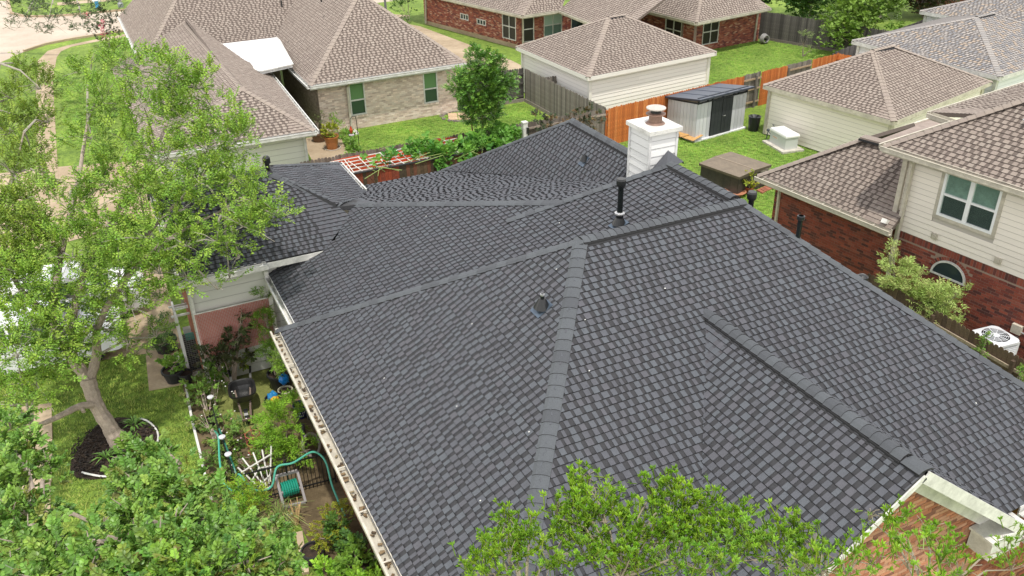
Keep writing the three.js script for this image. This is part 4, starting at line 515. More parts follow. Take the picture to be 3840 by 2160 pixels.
// ---------- right-hand back yard ----------
{ // shed
  const c = [26.2, 0, -31.15], f = rot(c, .14), S = thing('storage_shed', 'grey resin storage shed with dark double doors and flat slate blue roof', 'shed', c), w = 1.62, d = 1.9, gy = [[.56, .56, .6], [.5, .5, .54], [.6, .6, .63]];
  const P = (x, y, z) => f(x, y, z), slab = new GB(); slab.hexa(P(-w - .1, 0, .12), sub(P(w + .1, 0, .12), P(-w - .1, 0, .12)), [0, .07, 0], sub(P(0, 0, -d - .1), P(0, 0, .12))); slab.mesh('base', mat('white base slab', { c: [.72, .72, .72], rough: .7 }), S);
  const board1 = (a, b, y0, y1a, y1b, out, k) => { const g = new GB(); const A0 = P(a[0], y0, a[1]), B0 = P(b[0], y0, b[1]), B1 = P(b[0], y1b, b[1]), A1 = P(a[0], y1a, a[1]), o = sub(P(out[0], 0, out[1]), P(0, 0, 0)), q = [A0, B0, B1, A1].map((p) => add(p, mul(o, .015))); g.fan(q, k); g.fan([A0, B0, B1, A1], k); for (let i = 0; i < 4; i++) g.quad([A0, B0, B1, A1][i], [A0, B0, B1, A1][(i + 1) % 4], q[(i + 1) % 4], q[i], mul(k, .7)); g.mesh('wall_plank', mSide, S); };
  const core = new GB(); core.hexa(P(-w + .02, .06, -.02), sub(P(w - .02, 0, 0), P(-w + .02, 0, 0)), [0, 1.62, 0], sub(P(0, 0, -d + .02), P(0, 0, -.02)), [.1, .1, .11]); core.mesh('shed_core', mVC, S);
  for (let i = 0; i < 9; i++) { const z0 = -i * d / 9, z1 = -(i + 1) * d / 9 + .012; board1([-w, z0], [-w, z1], .07, 1.78 - i * .022, 1.78 - (i + 1) * .022, [-1, 0], pick(gy)); board1([w, z0], [w, z1], .07, 1.7, 1.7, [1, 0], pick(gy)); }
  for (let i = 0; i < 4; i++) { for (const s of [0, 1]) { const x0 = (s ? .72 : -w) + i * .225, x1 = x0 + .213; board1([x0, 0], [x1, 0], .07, 1.78, 1.78, [0, 1], pick(gy)); } }
  for (const s of [0, 1]) { const x0 = s ? .02 : -.68, g = new GB(); for (let i = 0; i < 3; i++) g.hexa(P(x0 + i * .225, .1, .012), sub(P(.215, 0, 0), P(0, 0, 0)), [0, 1.66, 0], sub(P(0, 0, .03), P(0, 0, 0)), [.03, .035, .04]); const D = g.mesh('door', mVC, S); if (s) { const q = new GB(); q.tube([P(x0 + .05, .95, .05), P(x0 + .05, .95, .1), P(x0 + .18, .95, .1)], .016, 6); q.mesh('handle', mSteel, D); } }
  { const g = new GB(), k = [.03, .036, .045]; g.hexa(P(-w - .02, 1.78, -.03), sub(P(w + .02, 0, 0), P(-w - .02, 0, 0)), [0, .05, 0], sub(P(0, 0, .08), P(0, 0, 0)), k); g.hexa(P(-w - .02, 2.02, -.03), sub(P(w + .02, 0, 0), P(-w - .02, 0, 0)), [0, .06, 0], sub(P(0, 0, .08), P(0, 0, 0)), k); for (const x of [-w, -1.02, -.72, -.02, .7, 1.0, w - .06]) g.hexa(P(x, 1.8, -.02), sub(P(.07, 0, 0), P(0, 0, 0)), [0, .25, 0], sub(P(0, 0, .07), P(0, 0, 0)), k); g.quad(P(-w - .01, 1.75, .0), P(-w - .01, 1.55, -d), P(-w - .01, 1.62, -d), P(-w - .01, 1.86, 0), k); g.mesh('clerestory_frame', mVC, S); const q = new GB(); q.quad(P(-w, 1.82, -.01), P(w, 1.82, -.01), P(w, 2.04, -.01), P(-w, 2.04, -.01)); q.tri(P(-w, 1.85, 0), P(-w, 2.05, 0), P(-w, 1.65, -d)); q.mesh('clerestory_pane', mat('smoky pane', { c: [.2, .2, .2], rough: .1 }), S); }
  { const g = new GB(), k = [.055, .068, .095]; const a = P(-w - .16, 2.1, .3), b = P(w + .16, 2.1, .3), e = P(w + .16, 1.72, -d - .15), h = P(-w - .16, 1.72, -d - .15); g.quad(a, b, e, h, k); const dn = [0, -.09, 0]; g.quad(add(a, dn), add(b, dn), add(e, dn), add(h, dn), mul(k, .5)); for (const [p, q] of [[a, b], [b, e], [e, h], [h, a]]) g.quad(p, q, add(q, dn), add(p, dn), mul(k, .6)); for (let i = 1; i < 4; i++) g.bar(add(mix(a, b, i / 4), [0, .008, 0]), add(mix(h, e, i / 4), [0, .008, 0]), .03, .02, mul(k, 1.15)); g.mesh('roof', mat('slate blue roofing', { rough: .45, vc: 1 }), S); }
}
{ const c = [24.5, 0, -31.25], m = mat('cardboard', { c: [.62, .36, .13], map: tMott, m: .6 }); const T = thing('cardboard_sheet', 'flattened cardboard pieces lying by the corner of the shed', 'cardboard', c); for (let i = 0; i < 4; i++) { const g = new GB(), f = rot(add(c, [rr(-.15, .15), .05 + i * .05, rr(-.35, .3)]), rr(-.5, .5)); g.hexa(f(-.35, 0, -.3), sub(f(.35, .1 * i * .6, -.3), f(-.35, 0, -.3)), sub(f(-.35, .12 - .06 * i, .3), f(-.35, 0, -.3)), [0, .012, 0]); g.mesh('sheet', m, T); } }
{ // hot tub
  const c = [22.82, 0, -25.95], f = rot(c, .22), T = thing('hot_tub', 'square brown hot tub under a folded vinyl cover', 'hot tub', c), k = [[.06, .048, .038], [.07, .055, .044], [.052, .042, .034]];
  for (let s = 0; s < 4; s++) { const F = rot(c, .22 + s * Math.PI / 2); for (let i = 0; i < 5; i++) { const g = new GB(); g.hexa(F(-.96 + i * .385, .04, .93), sub(F(.375, 0, 0), F(0, 0, 0)), [0, .78, 0], sub(F(0, 0, .03), F(0, 0, 0)), pick(k)); g.mesh('side_panel', mVC, T); } const q = new GB(); q.hexa(F(-.95, .0, .9), sub(F(1.9, 0, 0), F(0, 0, 0)), [0, .8, 0], sub(F(0, 0, .03), F(0, 0, 0)), [.02, .017, .014]); q.mesh('cabinet', mVC, T); }
  for (const s of [-1, 1]) { const g = new GB(), kk = [.2, .155, .105]; const x0 = s < 0 ? -1.03 : .01, x1 = s < 0 ? -.01 : 1.03, y0 = s < 0 ? .9 : .95, y1 = s < 0 ? .95 : .9; const A = [f(x0, y0, 1.03), f(x1, y1, 1.03), f(x1, y1, -1.03), f(x0, y0, -1.03)]; g.fan(A, kk); A.forEach((p, i) => { const q = A[(i + 1) % 4]; g.quad(p, q, [q[0], .8, q[2]], [p[0], .8, p[2]], mul(kk, .55)); }); g.mesh('cover', mat('brown vinyl', { map: tMott, m: 1, rough: .6, vc: 1 }), T); }
  { const g = new GB(); g.bar(f(0, .955, 1.03), f(0, .955, -1.03), .05, .012, [.34, .27, .2]); for (let i = 0; i < 6; i++) g.bar(f(.3 + i * .11, .82 - .01 * (i % 3), 1.05), f(.5 + i * .09, .74 + .05 * (i % 2), 1.07), .02, .03, [.3, .27, .22]); g.mesh('cover_strap', mVC, T); }
  const g = new GB(); for (let i = 0; i < 8; i++) for (let j = 0; j < 3; j++) g.box([23.3 + i * .21 - 1.0 * 0, .03, -25.02 - i * .06 + j * .12 + .1], [.19, .05, .1], vary([.42, .15, .09], .2), .25); tag(g.mesh('brick_edging', mBrick), 'row of red bricks laid in the grass beside the hot tub', 'bricks', null, 'stuff');
}
{ // generator
  const c = [27.7, 0, -28.45], f = rot(c, 1.42), T = thing('generator', 'white standby generator on a pale pad beside the cream garage', 'generator', c), k = [.74, .74, .72];
  const p = new GB(); p.hexa(f(-.85, 0, -.55), sub(f(1.7, 0, 0), f(0, 0, 0)), [0, .09, 0], sub(f(0, 0, 1.1), f(0, 0, 0))); p.mesh('pad', mat('pale pad', { c: [.62, .58, .5], map: tMott, m: 1 }), T);
  const b = new GB(); b.hexa(f(-.62, .09, -.32), sub(f(1.24, 0, 0), f(0, 0, 0)), [0, .56, 0], sub(f(0, 0, .64), f(0, 0, 0))); for (let i = 0; i < 6; i++) b.hexa(f(.62, .2 + i * .06, -.24), sub(f(.02, 0, 0), f(0, 0, 0)), [0, .025, 0], sub(f(0, 0, .48), f(0, 0, 0))); b.mesh('body', mat('grey white enamel', { c: [.55, .57, .55], rough: .4 }), T);
  const l = new GB(), q = (s, y) => [f(-.66 * s, y, -.36 * s), f(.66 * s, y, -.36 * s), f(.66 * s, y, .36 * s), f(-.66 * s, y, .36 * s)], r = [q(1, .64), q(1, .7), q(.95, .76), q(.86, .78)]; for (let i = 0; i < 3; i++) for (let j = 0; j < 4; j++) l.quad(r[i][j], r[i][(j + 1) % 4], r[i + 1][(j + 1) % 4], r[i + 1][j]); l.fan(r[3]); l.mesh('lid', mat('white enamel', { c: [.8, .8, .78], rough: .35 }), T);
  { const cv = document.createElement('canvas'); cv.width = 128; cv.height = 32; const x = cv.getContext('2d'); x.fillStyle = '#d9d9d4'; x.fillRect(0, 0, 128, 32); x.fillStyle = '#c86a20'; x.font = 'bold 24px sans-serif'; x.fillText('GENERAC', 4, 25); const t = new THREE.CanvasTexture(cv); t.colorSpace = THREE.SRGBColorSpace; const m = new THREE.Mesh(new THREE.PlaneGeometry(.42, .105), new THREE.MeshStandardMaterial({ map: t, roughness: .5 })); m.name = 'nameplate'; m.position.set(...sub(f(.2, .42, -.326), c)); m.rotation.y = 1.42 + Math.PI; T.add(m); }
  const h = new GB(); h.tube([f(.6, .3, -.1), f(.85, .35, -.15), f(1.0, .45, -.2), f(1.05, .1, -.2)], .025, 6); h.box(f(1.0, .5, -.2), [.1, .1, .1]); h.tube([f(.95, .6, .1), f(1.35, .62, .25)], .02, 6); h.mesh('gas_pipe', mat('dark grey pipe', { c: [.1, .11, .13], rough: .5 }), T);
}
{ const c = [29.2, .06, -27.6], f = rot(c, -.35), T = thing('ladder', 'aluminium step ladder lying in the grass by the cream garage wall', 'ladder', c), g = new GB(); g.bar(f(-.75, .03, .0), f(.75, .12, .12), .07, .03); g.bar(f(-.75, .03, -.45), f(.75, .12, -.38), .07, .03); g.mesh('side_rail', mSteel, T); for (let i = 0; i < 6; i++) { const q = new GB(); q.bar(f(-.65 + i * .26, .05 + i * .014, .01), f(-.65 + i * .26, .05 + i * .014, -.44), .08, .025); q.mesh('step', mSteel, T); } const q = new GB(); q.box(f(-.65, .06, -.2), [.2, .06, .35], undefined, -.35); q.mesh('top_cap', mBlack, T); }
{ const T = thing('rubbish_bin', 'black bin behind the left corner of the cream garage', 'bin', [28.0, 0, -30.85]), g = new GB(); g.lathe([28.0, 0, -30.85], [[.0, .01], [.24, .01], [.29, .7], [.31, .72], [.27, .73], [.0, .5]], 14); g.mesh('barrel', mBlack, T); }
function pot(label, x, z, r, h, c, grp, o = {}) { const T = thing(o.name || 'plant_pot', label, o.cat || 'plant pot', [x, 0, z], grp), y = o.y || 0, g = new GB(); g.lathe([x, y, z], [[0, .01], [r * .72, .01], [r * .8, h * .3], [r * .96, h - .06], [r * 1.06, h - .06], [r * 1.06, h], [r * .92, h], [r * .9, h * .85]], 18); g.mesh('pot', mat('pot ' + c, { c, rough: o.rough ?? .6, map: tMott, m: .7 }), T); const s = new GB(); s.lathe([x, y, z], [[r * .91, h * .85], [0, h * .88]], 18); s.mesh('soil', o.fill || mMulch, T); if (o.saucer) { const q = new GB(); q.lathe([x, y, z], [[0, .004], [r * 1.1, .004], [r * 1.15, .05], [r * 1.08, .05]], 18); q.mesh('saucer', mWhite, T); } return T; }
pot('small terracotta pot beside the hot tub brick edging', 22.75, -24.85, .17, .3, [.42, .1, .05], null, { name: 'flower_pot', cat: 'flower pot' });
{ const T = thing('terracotta_dish', 'wide shallow terracotta dish on the grass near the hot tub', 'dish', [22.15, 0, -25.0]), g = new GB(); g.lathe([22.15, .02, -25.0], [[0, .0], [.3, .02], [.42, .16], [.45, .18], [.4, .17], [.0, .08]], 20); g.mesh('bowl', mat('orange clay', { c: [.52, .22, .12], rough: .8, map: tMott, m: .6 }), T); }
pot('orange glazed pot with yellow plant and white saucer on the patio', 9.4, -38.3, .34, .62, [.5, .19, .06], null, { saucer: 1, rough: .35 });
pot('brown clay pot holding a leafy shrub at the tan brick corner', 9.15, -39.6, .38, .45, [.2, .11, .06]);
{ // air conditioner
  const c = [20.0, 0, -11.85], f = rot(c, -.12), T = thing('air_conditioner', 'white air conditioner with a round fan grille beside the brown fence', 'air conditioner', c), wt = mat('white enamel case', { c: [.72, .74, .78], rough: .4 });
  const s = new GB(); s.hexa(f(-.5, 0, -.5), sub(f(1, 0, 0), f(0, 0, 0)), [0, .36, 0], sub(f(0, 0, 1), f(0, 0, 0))); s.mesh('stand', mConc, T);
  const g = new GB(); for (const [x, z] of [[-.42, -.42], [.34, -.42], [-.42, .34], [.34, .34]]) g.hexa(f(x, .36, z), sub(f(.08, 0, 0), f(0, 0, 0)), [0, .9, 0], sub(f(0, 0, .08), f(0, 0, 0))); for (let a = 0; a < 4; a++) { const F = rot(c, -.12 + a * Math.PI / 2); for (let i = 0; i < 15; i++) g.hexa(F(-.36, .4 + i * .057, .405), sub(F(.72, 0, 0), F(0, 0, 0)), [0, .022, 0], sub(F(0, -.02, .02), F(0, 0, 0))); } g.mesh('case', wt, T);
  const co = new GB(); co.hexa(f(-.38, .37, -.38), sub(f(.76, 0, 0), f(0, 0, 0)), [0, .7, 0], sub(f(0, 0, .76), f(0, 0, 0))); co.mesh('coil', mat('dark coil', { c: [.1, .11, .12], rough: .5, metal: .5 }), T);
  { const t = new GB(), n = 40, R = .345, sq = (a) => { const m = Math.max(Math.abs(Math.cos(a)), Math.abs(Math.sin(a))), k = Math.min(1 / m, 1.26); return [.45 * k * Math.cos(a), .45 * k * Math.sin(a)]; }; for (let i = 0; i < n; i++) { const a = i / n * 6.2832, b = (i + 1) / n * 6.2832, A = sq(a), B = sq(b); t.quad(f(A[0], 1.3, A[1]), f(B[0], 1.3, B[1]), f(R * Math.cos(b), 1.33, R * Math.sin(b)), f(R * Math.cos(a), 1.33, R * Math.sin(a))); t.quad(f(A[0], 1.24, A[1]), f(B[0], 1.24, B[1]), f(B[0], 1.3, B[1]), f(A[0], 1.3, A[1])); } const top = t.mesh('top_cover', wt, T); const w = new GB(); for (let r = .1; r < R; r += .05) { const q = []; for (let i = 0; i <= 28; i++) q.push(f(r * Math.cos(i / 28 * 6.2832), 1.335, r * Math.sin(i / 28 * 6.2832))); w.tube(q, .006, 4, undefined, false); } for (let i = 0; i < 10; i++) { const a = i / 10 * 6.2832; w.tube([f(.07 * Math.cos(a), 1.34, .07 * Math.sin(a)), f(R * Math.cos(a), 1.33, R * Math.sin(a))], .008, 4); } w.lathe(f(0, 1.33, 0), [[0, .04], [.075, .03], [.09, .0]], 16); w.mesh('fan_grille', wt, top); const fb = new GB(); for (let i = 0; i < 4; i++) { const a = i / 4 * 6.2832 + .3; fb.quad(f(.06 * Math.cos(a), 1.2, .06 * Math.sin(a)), f(.3 * Math.cos(a - .25), 1.17, .3 * Math.sin(a - .25)), f(.32 * Math.cos(a + .35), 1.22, .32 * Math.sin(a + .35)), f(.07 * Math.cos(a + .6), 1.22, .07 * Math.sin(a + .6))); } fb.mesh('fan_blade', mat('grey blade', { c: [.3, .31, .33], rough: .5 }), top); const bk = new GB(); bk.lathe(f(0, 1.1, 0), [[R, .2], [R, 0], [0, 0]], 24); bk.mesh('fan_well', mDark, top); }
  { const q = new GB(); q.tube([f(.42, .6, .42), f(.5, .45, .6), f(.62, .42, .85), f(.75, .5, 1.05), f(.85, .75, 1.15)], .022, 7); q.mesh('refrigerant_line', mat('grey white hose', { c: [.5, .5, .48], rough: .5 }), T); const b = new GB(); b.tube([f(.42, .55, .46), f(.55, .38, .75), f(.8, .5, 1.0)], .04, 7); b.mesh('insulated_line', mBlack, T); }
}
{ const T = thing('hose_reel', 'coiled grey hose on a reel at the corner of the red brick house', 'hose', [40.0, 0, -44.0]), g = new GB(); for (let k = 0; k < 6; k++) { const q = []; for (let i = 0; i <= 20; i++) { const a = i / 20 * 6.2832; q.push([39.95 + .3 * Math.cos(a) * (1 - .04 * k), .34 + .3 * Math.sin(a) * (1 - .05 * k), -44.1 + k * .05]); } g.tube(q, .03, 5, undefined, false); } g.mesh('coil', mat('grey hose', { c: [.3, .29, .28], rough: .6 }), T); const r = new GB(); for (const z of [-44.13, -43.82]) r.lathe([39.95, .34, z], [[.0, .01], [.08, .0]], 10); r.bar([39.95, .34, -44.15], [39.95, .34, -43.8], .06, .06); r.bar([39.7, 0, -43.97], [39.95, .34, -43.97], .05, .05); r.bar([40.2, 0, -43.97], [39.95, .34, -43.97], .05, .05); r.mesh('frame', mBlack, T); }

// ---------- street side ----------
{ const T = thing('fire_hydrant', 'fire hydrant with white top and light blue barrel across the street', 'fire hydrant', [1.9, 0, -79.9]), g = new GB(); g.lathe([1.9, 0, -79.9], [[0, 0], [.22, 0], [.22, .06], [.15, .08], [.15, .62]], 14); g.mesh('barrel', mat('blue enamel', { c: [.05, .3, .6], rough: .4 }), T); const q = new GB(); q.lathe([1.9, .62, -79.9], [[.15, 0], [.22, .02], [.22, .07], [.17, .2], [.08, .3], [.06, .36], [0, .37]], 14); q.bar([1.6, .62, -79.9], [2.2, .62, -79.9], .14, .14); q.mesh('cap', mat('white enamel top', { c: [.75, .75, .75], rough: .4 }), T); }
{ const T = thing('lamp_post', 'grey metal lamp post standing in the grass across the street', 'lamp post', [3.62, 0, -79.6]), g = new GB(); g.tube([[3.62, 0, -79.6], [3.62, 7, -79.6]], [.13, .08], 12); g.lathe([3.62, 0, -79.6], [[.22, 0], [.22, .3], [.14, .4]], 12); g.mesh('post', mat('grey lamp metal', { c: [.25, .27, .28], rough: .5, metal: .5 }), T); const q = new GB(); q.tube([[3.62, 6.9, -79.6], [3.2, 7.3, -79.2], [2.3, 7.4, -78.6]], .05, 8); q.mesh('arm', mSteel, T); const l = new GB(); l.box([2.0, 7.38, -78.4], [.7, .14, .3], undefined, .6); l.mesh('lamp_head', mSteel, T); }
function car(label, x, z, ang, k) {
  const T = thing('parked_car', label, 'car', [x, 0, z], 'cars parked under the big tree'), f = rot([x, 0, z], ang), paint = mat('car paint ' + k, { c: k, rough: .25, clearcoat: 1, clearcoatRoughness: .05 });
  const prof = [[-2.25, .35], [-2.3, .75], [-2.15, .98], [-1.2, 1.05], [1.2, 1.02], [2.05, .92], [2.3, .72], [2.3, .38], [2.1, .28], [-2.1, .28]], cab = [[-2.0, 1.03], [-1.65, 1.55], [-1.2, 1.66], [.2, 1.68], [.6, 1.58], [1.3, 1.03]];
  const ext = (P, w0, w1, g, hi) => { const W = (p) => w0 + (w1 - w0) * Math.max(0, Math.min(1, (p[1] - P[0][1]) / hi)); const L = P.map((p) => f(p[0], p[1], W(p))), R = P.map((p) => f(p[0], p[1], -W(p))); P.forEach((p, i) => { const j = (i + 1) % P.length; g.quad(L[i], L[j], R[j], R[i]); }); const sh = THREE.ShapeUtils.triangulateShape(P.map((p) => new THREE.Vector2(...p)), []); for (const t of sh) { g.tri(...t.map((i) => L[i])); g.tri(...t.map((i) => R[i])); } };
  const b = new GB(); ext(prof, .92, .88, b, .7); b.mesh('body', paint, T); const c = new GB(); ext(cab, .84, .62, c, .65); c.mesh('cabin', paint, T);
  const gl = new GB(), G2 = (x0, y0, x1, y1, x2, y2, x3, y3, s) => { const w = (y) => (.845 + (.62 - .84) * (y - 1.03) / .65) * s; gl.quad(f(x0, y0, w(y0)), f(x1, y1, w(y1)), f(x2, y2, w(y2)), f(x3, y3, w(y3))); }; for (const s of [1, -1]) { G2(-1.75, 1.1, -.55, 1.1, -.55, 1.56, -1.5, 1.5, s * 1.01); G2(-.47, 1.1, 1.05, 1.1, .5, 1.52, -.47, 1.56, s * 1.01); } gl.quad(f(.66, 1.56, .6), f(1.26, 1.09, .76), f(1.26, 1.09, -.76), f(.66, 1.56, -.6)); gl.quad(f(-1.7, 1.52, .6), f(-2.0, 1.08, .76), f(-2.0, 1.08, -.76), f(-1.7, 1.52, -.6)); gl.mesh('window', mGlass, T);
  for (const [wx, wz] of [[1.4, .8], [1.4, -.8], [-1.4, .8], [-1.4, -.8]]) { const w = new GB(), a = f(wx, .34, wz - .11), e = f(wx, .34, wz + .11); w.tube([a, e], .34, 20); const q = w.mesh('wheel', mBlack, T); const r = new GB(), s = wz > 0 ? .115 : -.115; r.tube([f(wx, .34, wz + s * .6), f(wx, .34, wz + s)], .2, 12); r.mesh('rim', mSteel, q); }
  for (const s of [1, -1]) { const h = new GB(); h.box(f(2.24, .74, .66 * s), [.14, .16, .34], undefined, ang); h.mesh('headlight', mat('clear lamp', { c: [.8, .78, .7], rough: .1 }), T); const t = new GB(); t.box(f(-2.2, .85, .72 * s), [.12, .22, .2], undefined, ang); t.mesh('tail_light', mat('red lamp', { c: [.5, .02, .01], rough: .2 }), T); const m = new GB(); m.box(f(.75, 1.12, .98 * s), [.12, .14, .2], undefined, ang); m.mesh('mirror', paint, T); }
}
car('white car glimpsed through the big tree, the one nearer the garage corner', -2.2, -27.1, .02, [.72, .72, .72]); car('white car under the big tree, nearer to its trunk', -3.1, -24.95, -.03, [.7, .71, .74]);

// ---------- side garden ----------
{ // arbour rack
  const T = thing('garden_arbour', 'white metal arbour with wire mesh panels at the path corner', 'arbour', [.85, 0, -22.3]), wt = mat('white metal tube', { c: [.62, .63, .64], rough: .4 });
  for (const [x, z] of [[.62, -22.62], [.62, -22.05], [1.08, -22.62], [1.08, -22.05]]) { const g = new GB(); g.bar([x, 0, z], [x, 1.95, z], .07, .07, undefined, [1, 0, 0]); g.mesh('post', wt, T); }
  { const g = new GB(); for (const z of [-22.62, -22.05]) g.bar([.5, 1.95, z], [1.2, 1.95, z], .05, .05); for (const x of [.62, 1.08]) g.bar([x, 1.97, -22.85], [x, 1.97, -21.8], .05, .05); for (let i = 0; i < 6; i++) g.tube([[.62 + i * .5, 2.03, -22.4 + i * .06], [1.3 + i * .45, 2.1 + i * .05, -22.2 + i * .13]], .012, 5); g.tube([[.6, 2.0, -22.3], [3.4, 2.55, -21.28]], .018, 6); g.tube([[.6, 2.0, -22.4], [3.3, 2.52, -21.28]], .014, 6); g.mesh('top_bar', wt, T); }
  { const g = new GB(), k = undefined; for (const x of [.62, 1.08]) { for (let i = 0; i <= 14; i++) g.bar([x, .1 + i * .125, -22.6], [x, .1 + i * .125, -22.08], .008, .008, k); for (let i = 0; i <= 6; i++) g.bar([x, .1, -22.6 + i * .087], [x, 1.9, -22.6 + i * .087], .008, .008, k, [1, 0, 0]); } for (let i = 0; i <= 20; i++) g.bar([.64, .1 + i * .06, -22.05], [1.06, .1 + i * .06, -22.05], .01, .01, k); for (let i = 0; i < 7; i++) g.bar([.66 + i * .065, .1, -22.05], [.66 + i * .065, 1.3, -22.05], .01, .01, k, [1, 0, 0]); tag(g.mesh('wire_mesh', mat('dark wire', { c: [.14, .14, .14], rough: .5 }), T), null, null, null, 'stuff'); }
  { const b = thing('storage_box', 'dark crate with green and white things standing inside the white arbour', 'crate', [.85, 0, -22.35]), g = new GB(); g.box([.85, .55, -22.4], [.36, 1.0, .34]); g.mesh('crate', mDark, b); const q = new GB(); q.box([.88, 1.1, -22.3], [.26, .1, .2], [.02, .25, .2]); q.box([.83, 1.2, -22.5], [.2, .16, .14], [.5, .5, .5]); q.mesh('contents', mVC, b); }
  const r = thing('garden_tools', 'long red and brown tool handles leaning beside the white arbour', 'tools', [1.25, 0, -22.2]); for (let i = 0; i < 4; i++) { const g = new GB(), x = 1.22 + i * .05; g.tube([[x + .1, .05, -21.95 - i * .03], [x, 1.5 - i * .1, -22.5]], .018, 6); g.mesh('handle', mat('tool ' + i, { c: [[.42, .06, .03], [.3, .2, .1], [.4, .4, .4], [.25, .13, .06]][i], rough: .5 }), r); }
}
{ const N = thing('lattice_net', 'reddish square mesh hung on the pale garage wall', 'net', [1, 0, -21.2]), g = new GB(), k = [.5, .2, .17], P = (x, y) => [x, y, -21.22 + .02 * Math.sin(x * 3 + y * 2)]; for (let x = 1.05; x < 3.0; x += .042) g.bar(P(x, .95), P(x, 2.3), .014, .01, k, [0, 0, 1]); for (let y = .95; y < 2.32; y += .042) g.bar(P(1.05, y), P(3.0, y), .01, .014, k); for (let z = -20.9; z < -19.2; z += .042) g.bar([3.3, .95, z], [3.3, 2.4, z], .014, .012, k, [1, 0, 0]); for (let y = .95; y < 2.42; y += .042) g.bar([3.3, y, -20.9], [3.3, y, -19.2], .012, .014, k); tag(g.mesh('mesh', mat('net cord', { rough: .9, vc: 1 }), N), null, null, null, 'stuff'); const q = new GB(); q.bar([1, 2.33, -21.2], [3.05, 2.33, -21.2], .03, .03); q.mesh('hanging_rail', mWhite, N); }
{ // wheelbarrow
  const c = [1.72, 0, -19.85], f = rot(c, -.12), T = thing('wheelbarrow', 'black wheelbarrow with a deep tray standing in the side garden', 'wheelbarrow', c), bl = mat('black steel tray', { c: [.02, .02, .021], rough: .3 });
  const ring = (w, l, y, zo, n = 28) => { const q = []; for (let i = 0; i < n; i++) { const a = i / n * 6.2832, e = (v) => Math.sign(v) * Math.pow(Math.abs(v), .55); q.push(f(w * e(Math.cos(a)) * (1 + .08 * Math.sin(a)), y, zo + l * e(Math.sin(a)))); } return q; };
  const g = new GB(), R = [ring(.33, .4, .62, 0), ring(.31, .38, .61, 0), ring(.28, .33, .48, -.01), ring(.22, .25, .36, -.03), ring(.0, .0, .355, -.03)], O = [ring(.35, .42, .63, 0), ring(.35, .42, .6, 0), ring(.24, .28, .33, -.03)]; for (const S of [R, O]) for (let i = 0; i + 1 < S.length; i++) for (let j = 0; j < 28; j++) g.quad(S[i][j], S[i][(j + 1) % 28], S[i + 1][(j + 1) % 28], S[i + 1][j]); for (let j = 0; j < 28; j++) g.quad(R[0][j], R[0][(j + 1) % 28], O[0][(j + 1) % 28], O[0][j]); g.mesh('tray', bl, T);
  for (const s of [-1, 1]) { const q = new GB(); q.bar(f(.1 * s, .24, .75), f(.27 * s, .5, -.95), .045, .05); q.bar(f(.2 * s, .4, -.2), f(.22 * s, .02, -.35), .03, .03, undefined, [1, 0, 0]); const H = q.mesh('handle', mat('worn wooden shaft', { c: [.2, .15, .12], map: tWood, m: .5 }), T); const p = new GB(); p.bar(f(.255 * s, .478, -.8), f(.285 * s, .525, -1.1), .055, .055); p.mesh('grip', mBlack, H); const w = new GB(); w.bar(f(.245 * s, .465, -.62), f(.258 * s, .485, -.8), .06, .06); w.mesh('ferrule', mSteel, H); }
  { const w = new GB(); w.tube([f(-.05, .19, .68), f(.05, .19, .68)], .19, 18); w.mesh('wheel', mBlack, T); const b = new GB(); b.bar(f(-.13, .26, .93), f(.13, .26, .93), .05, .04); b.bar(f(-.13, .3, .4), f(-.11, .26, .93), .04, .04); b.bar(f(.13, .3, .4), f(.11, .26, .93), .04, .04); b.mesh('wheel_guard', mat('rusty bar', { c: [.16, .11, .09], rough: .7 }), T); }
}
const mPotB = [.022, .022, .024];
pot('large black tub with a tall plant under the left eave', 2.76, -20.3, .3, .5, mPotB); pot('black tub holding a blue bag and yellow scoop', 2.42, -19.4, .25, .34, [.02, .022, .026]); pot('pale cream pot of soil between the tubs below the eave', 2.78, -19.72, .19, .3, [.6, .56, .42]);
{ const T = pot('dark blue bucket with white lettering beside the downspout', 2.93, -18.75, .17, .4, [.012, .02, .16], null, { name: 'bucket', cat: 'bucket', rough: .3 }); const g = new GB(), q = []; for (let i = 0; i <= 10; i++) { const a = Math.PI * i / 10; q.push([2.93 + .17 * Math.cos(a), .36 - .14 * Math.sin(a), -18.6]); } g.tube(q, .008, 5); g.mesh('handle', mSteel, T); const cv = document.createElement('canvas'); cv.width = cv.height = 64; const x = cv.getContext('2d'); x.fillStyle = '#0a1452'; x.fillRect(0, 0, 64, 64); x.fillStyle = '#e8ecf6'; x.font = 'bold 24px sans-serif'; x.fillText('DO IT', 2, 28); x.fillText('BEST', 4, 56); const t = new THREE.CanvasTexture(cv); t.colorSpace = THREE.SRGBColorSpace; const m = new THREE.Mesh(new THREE.CylinderGeometry(.166, .15, .2, 16, 1, true, -.9, 1.5), new THREE.MeshStandardMaterial({ map: t, roughness: .35 })); m.name = 'lettering'; m.position.set(0, .17, 0); m.rotation.y = -.1; T.add(m); }
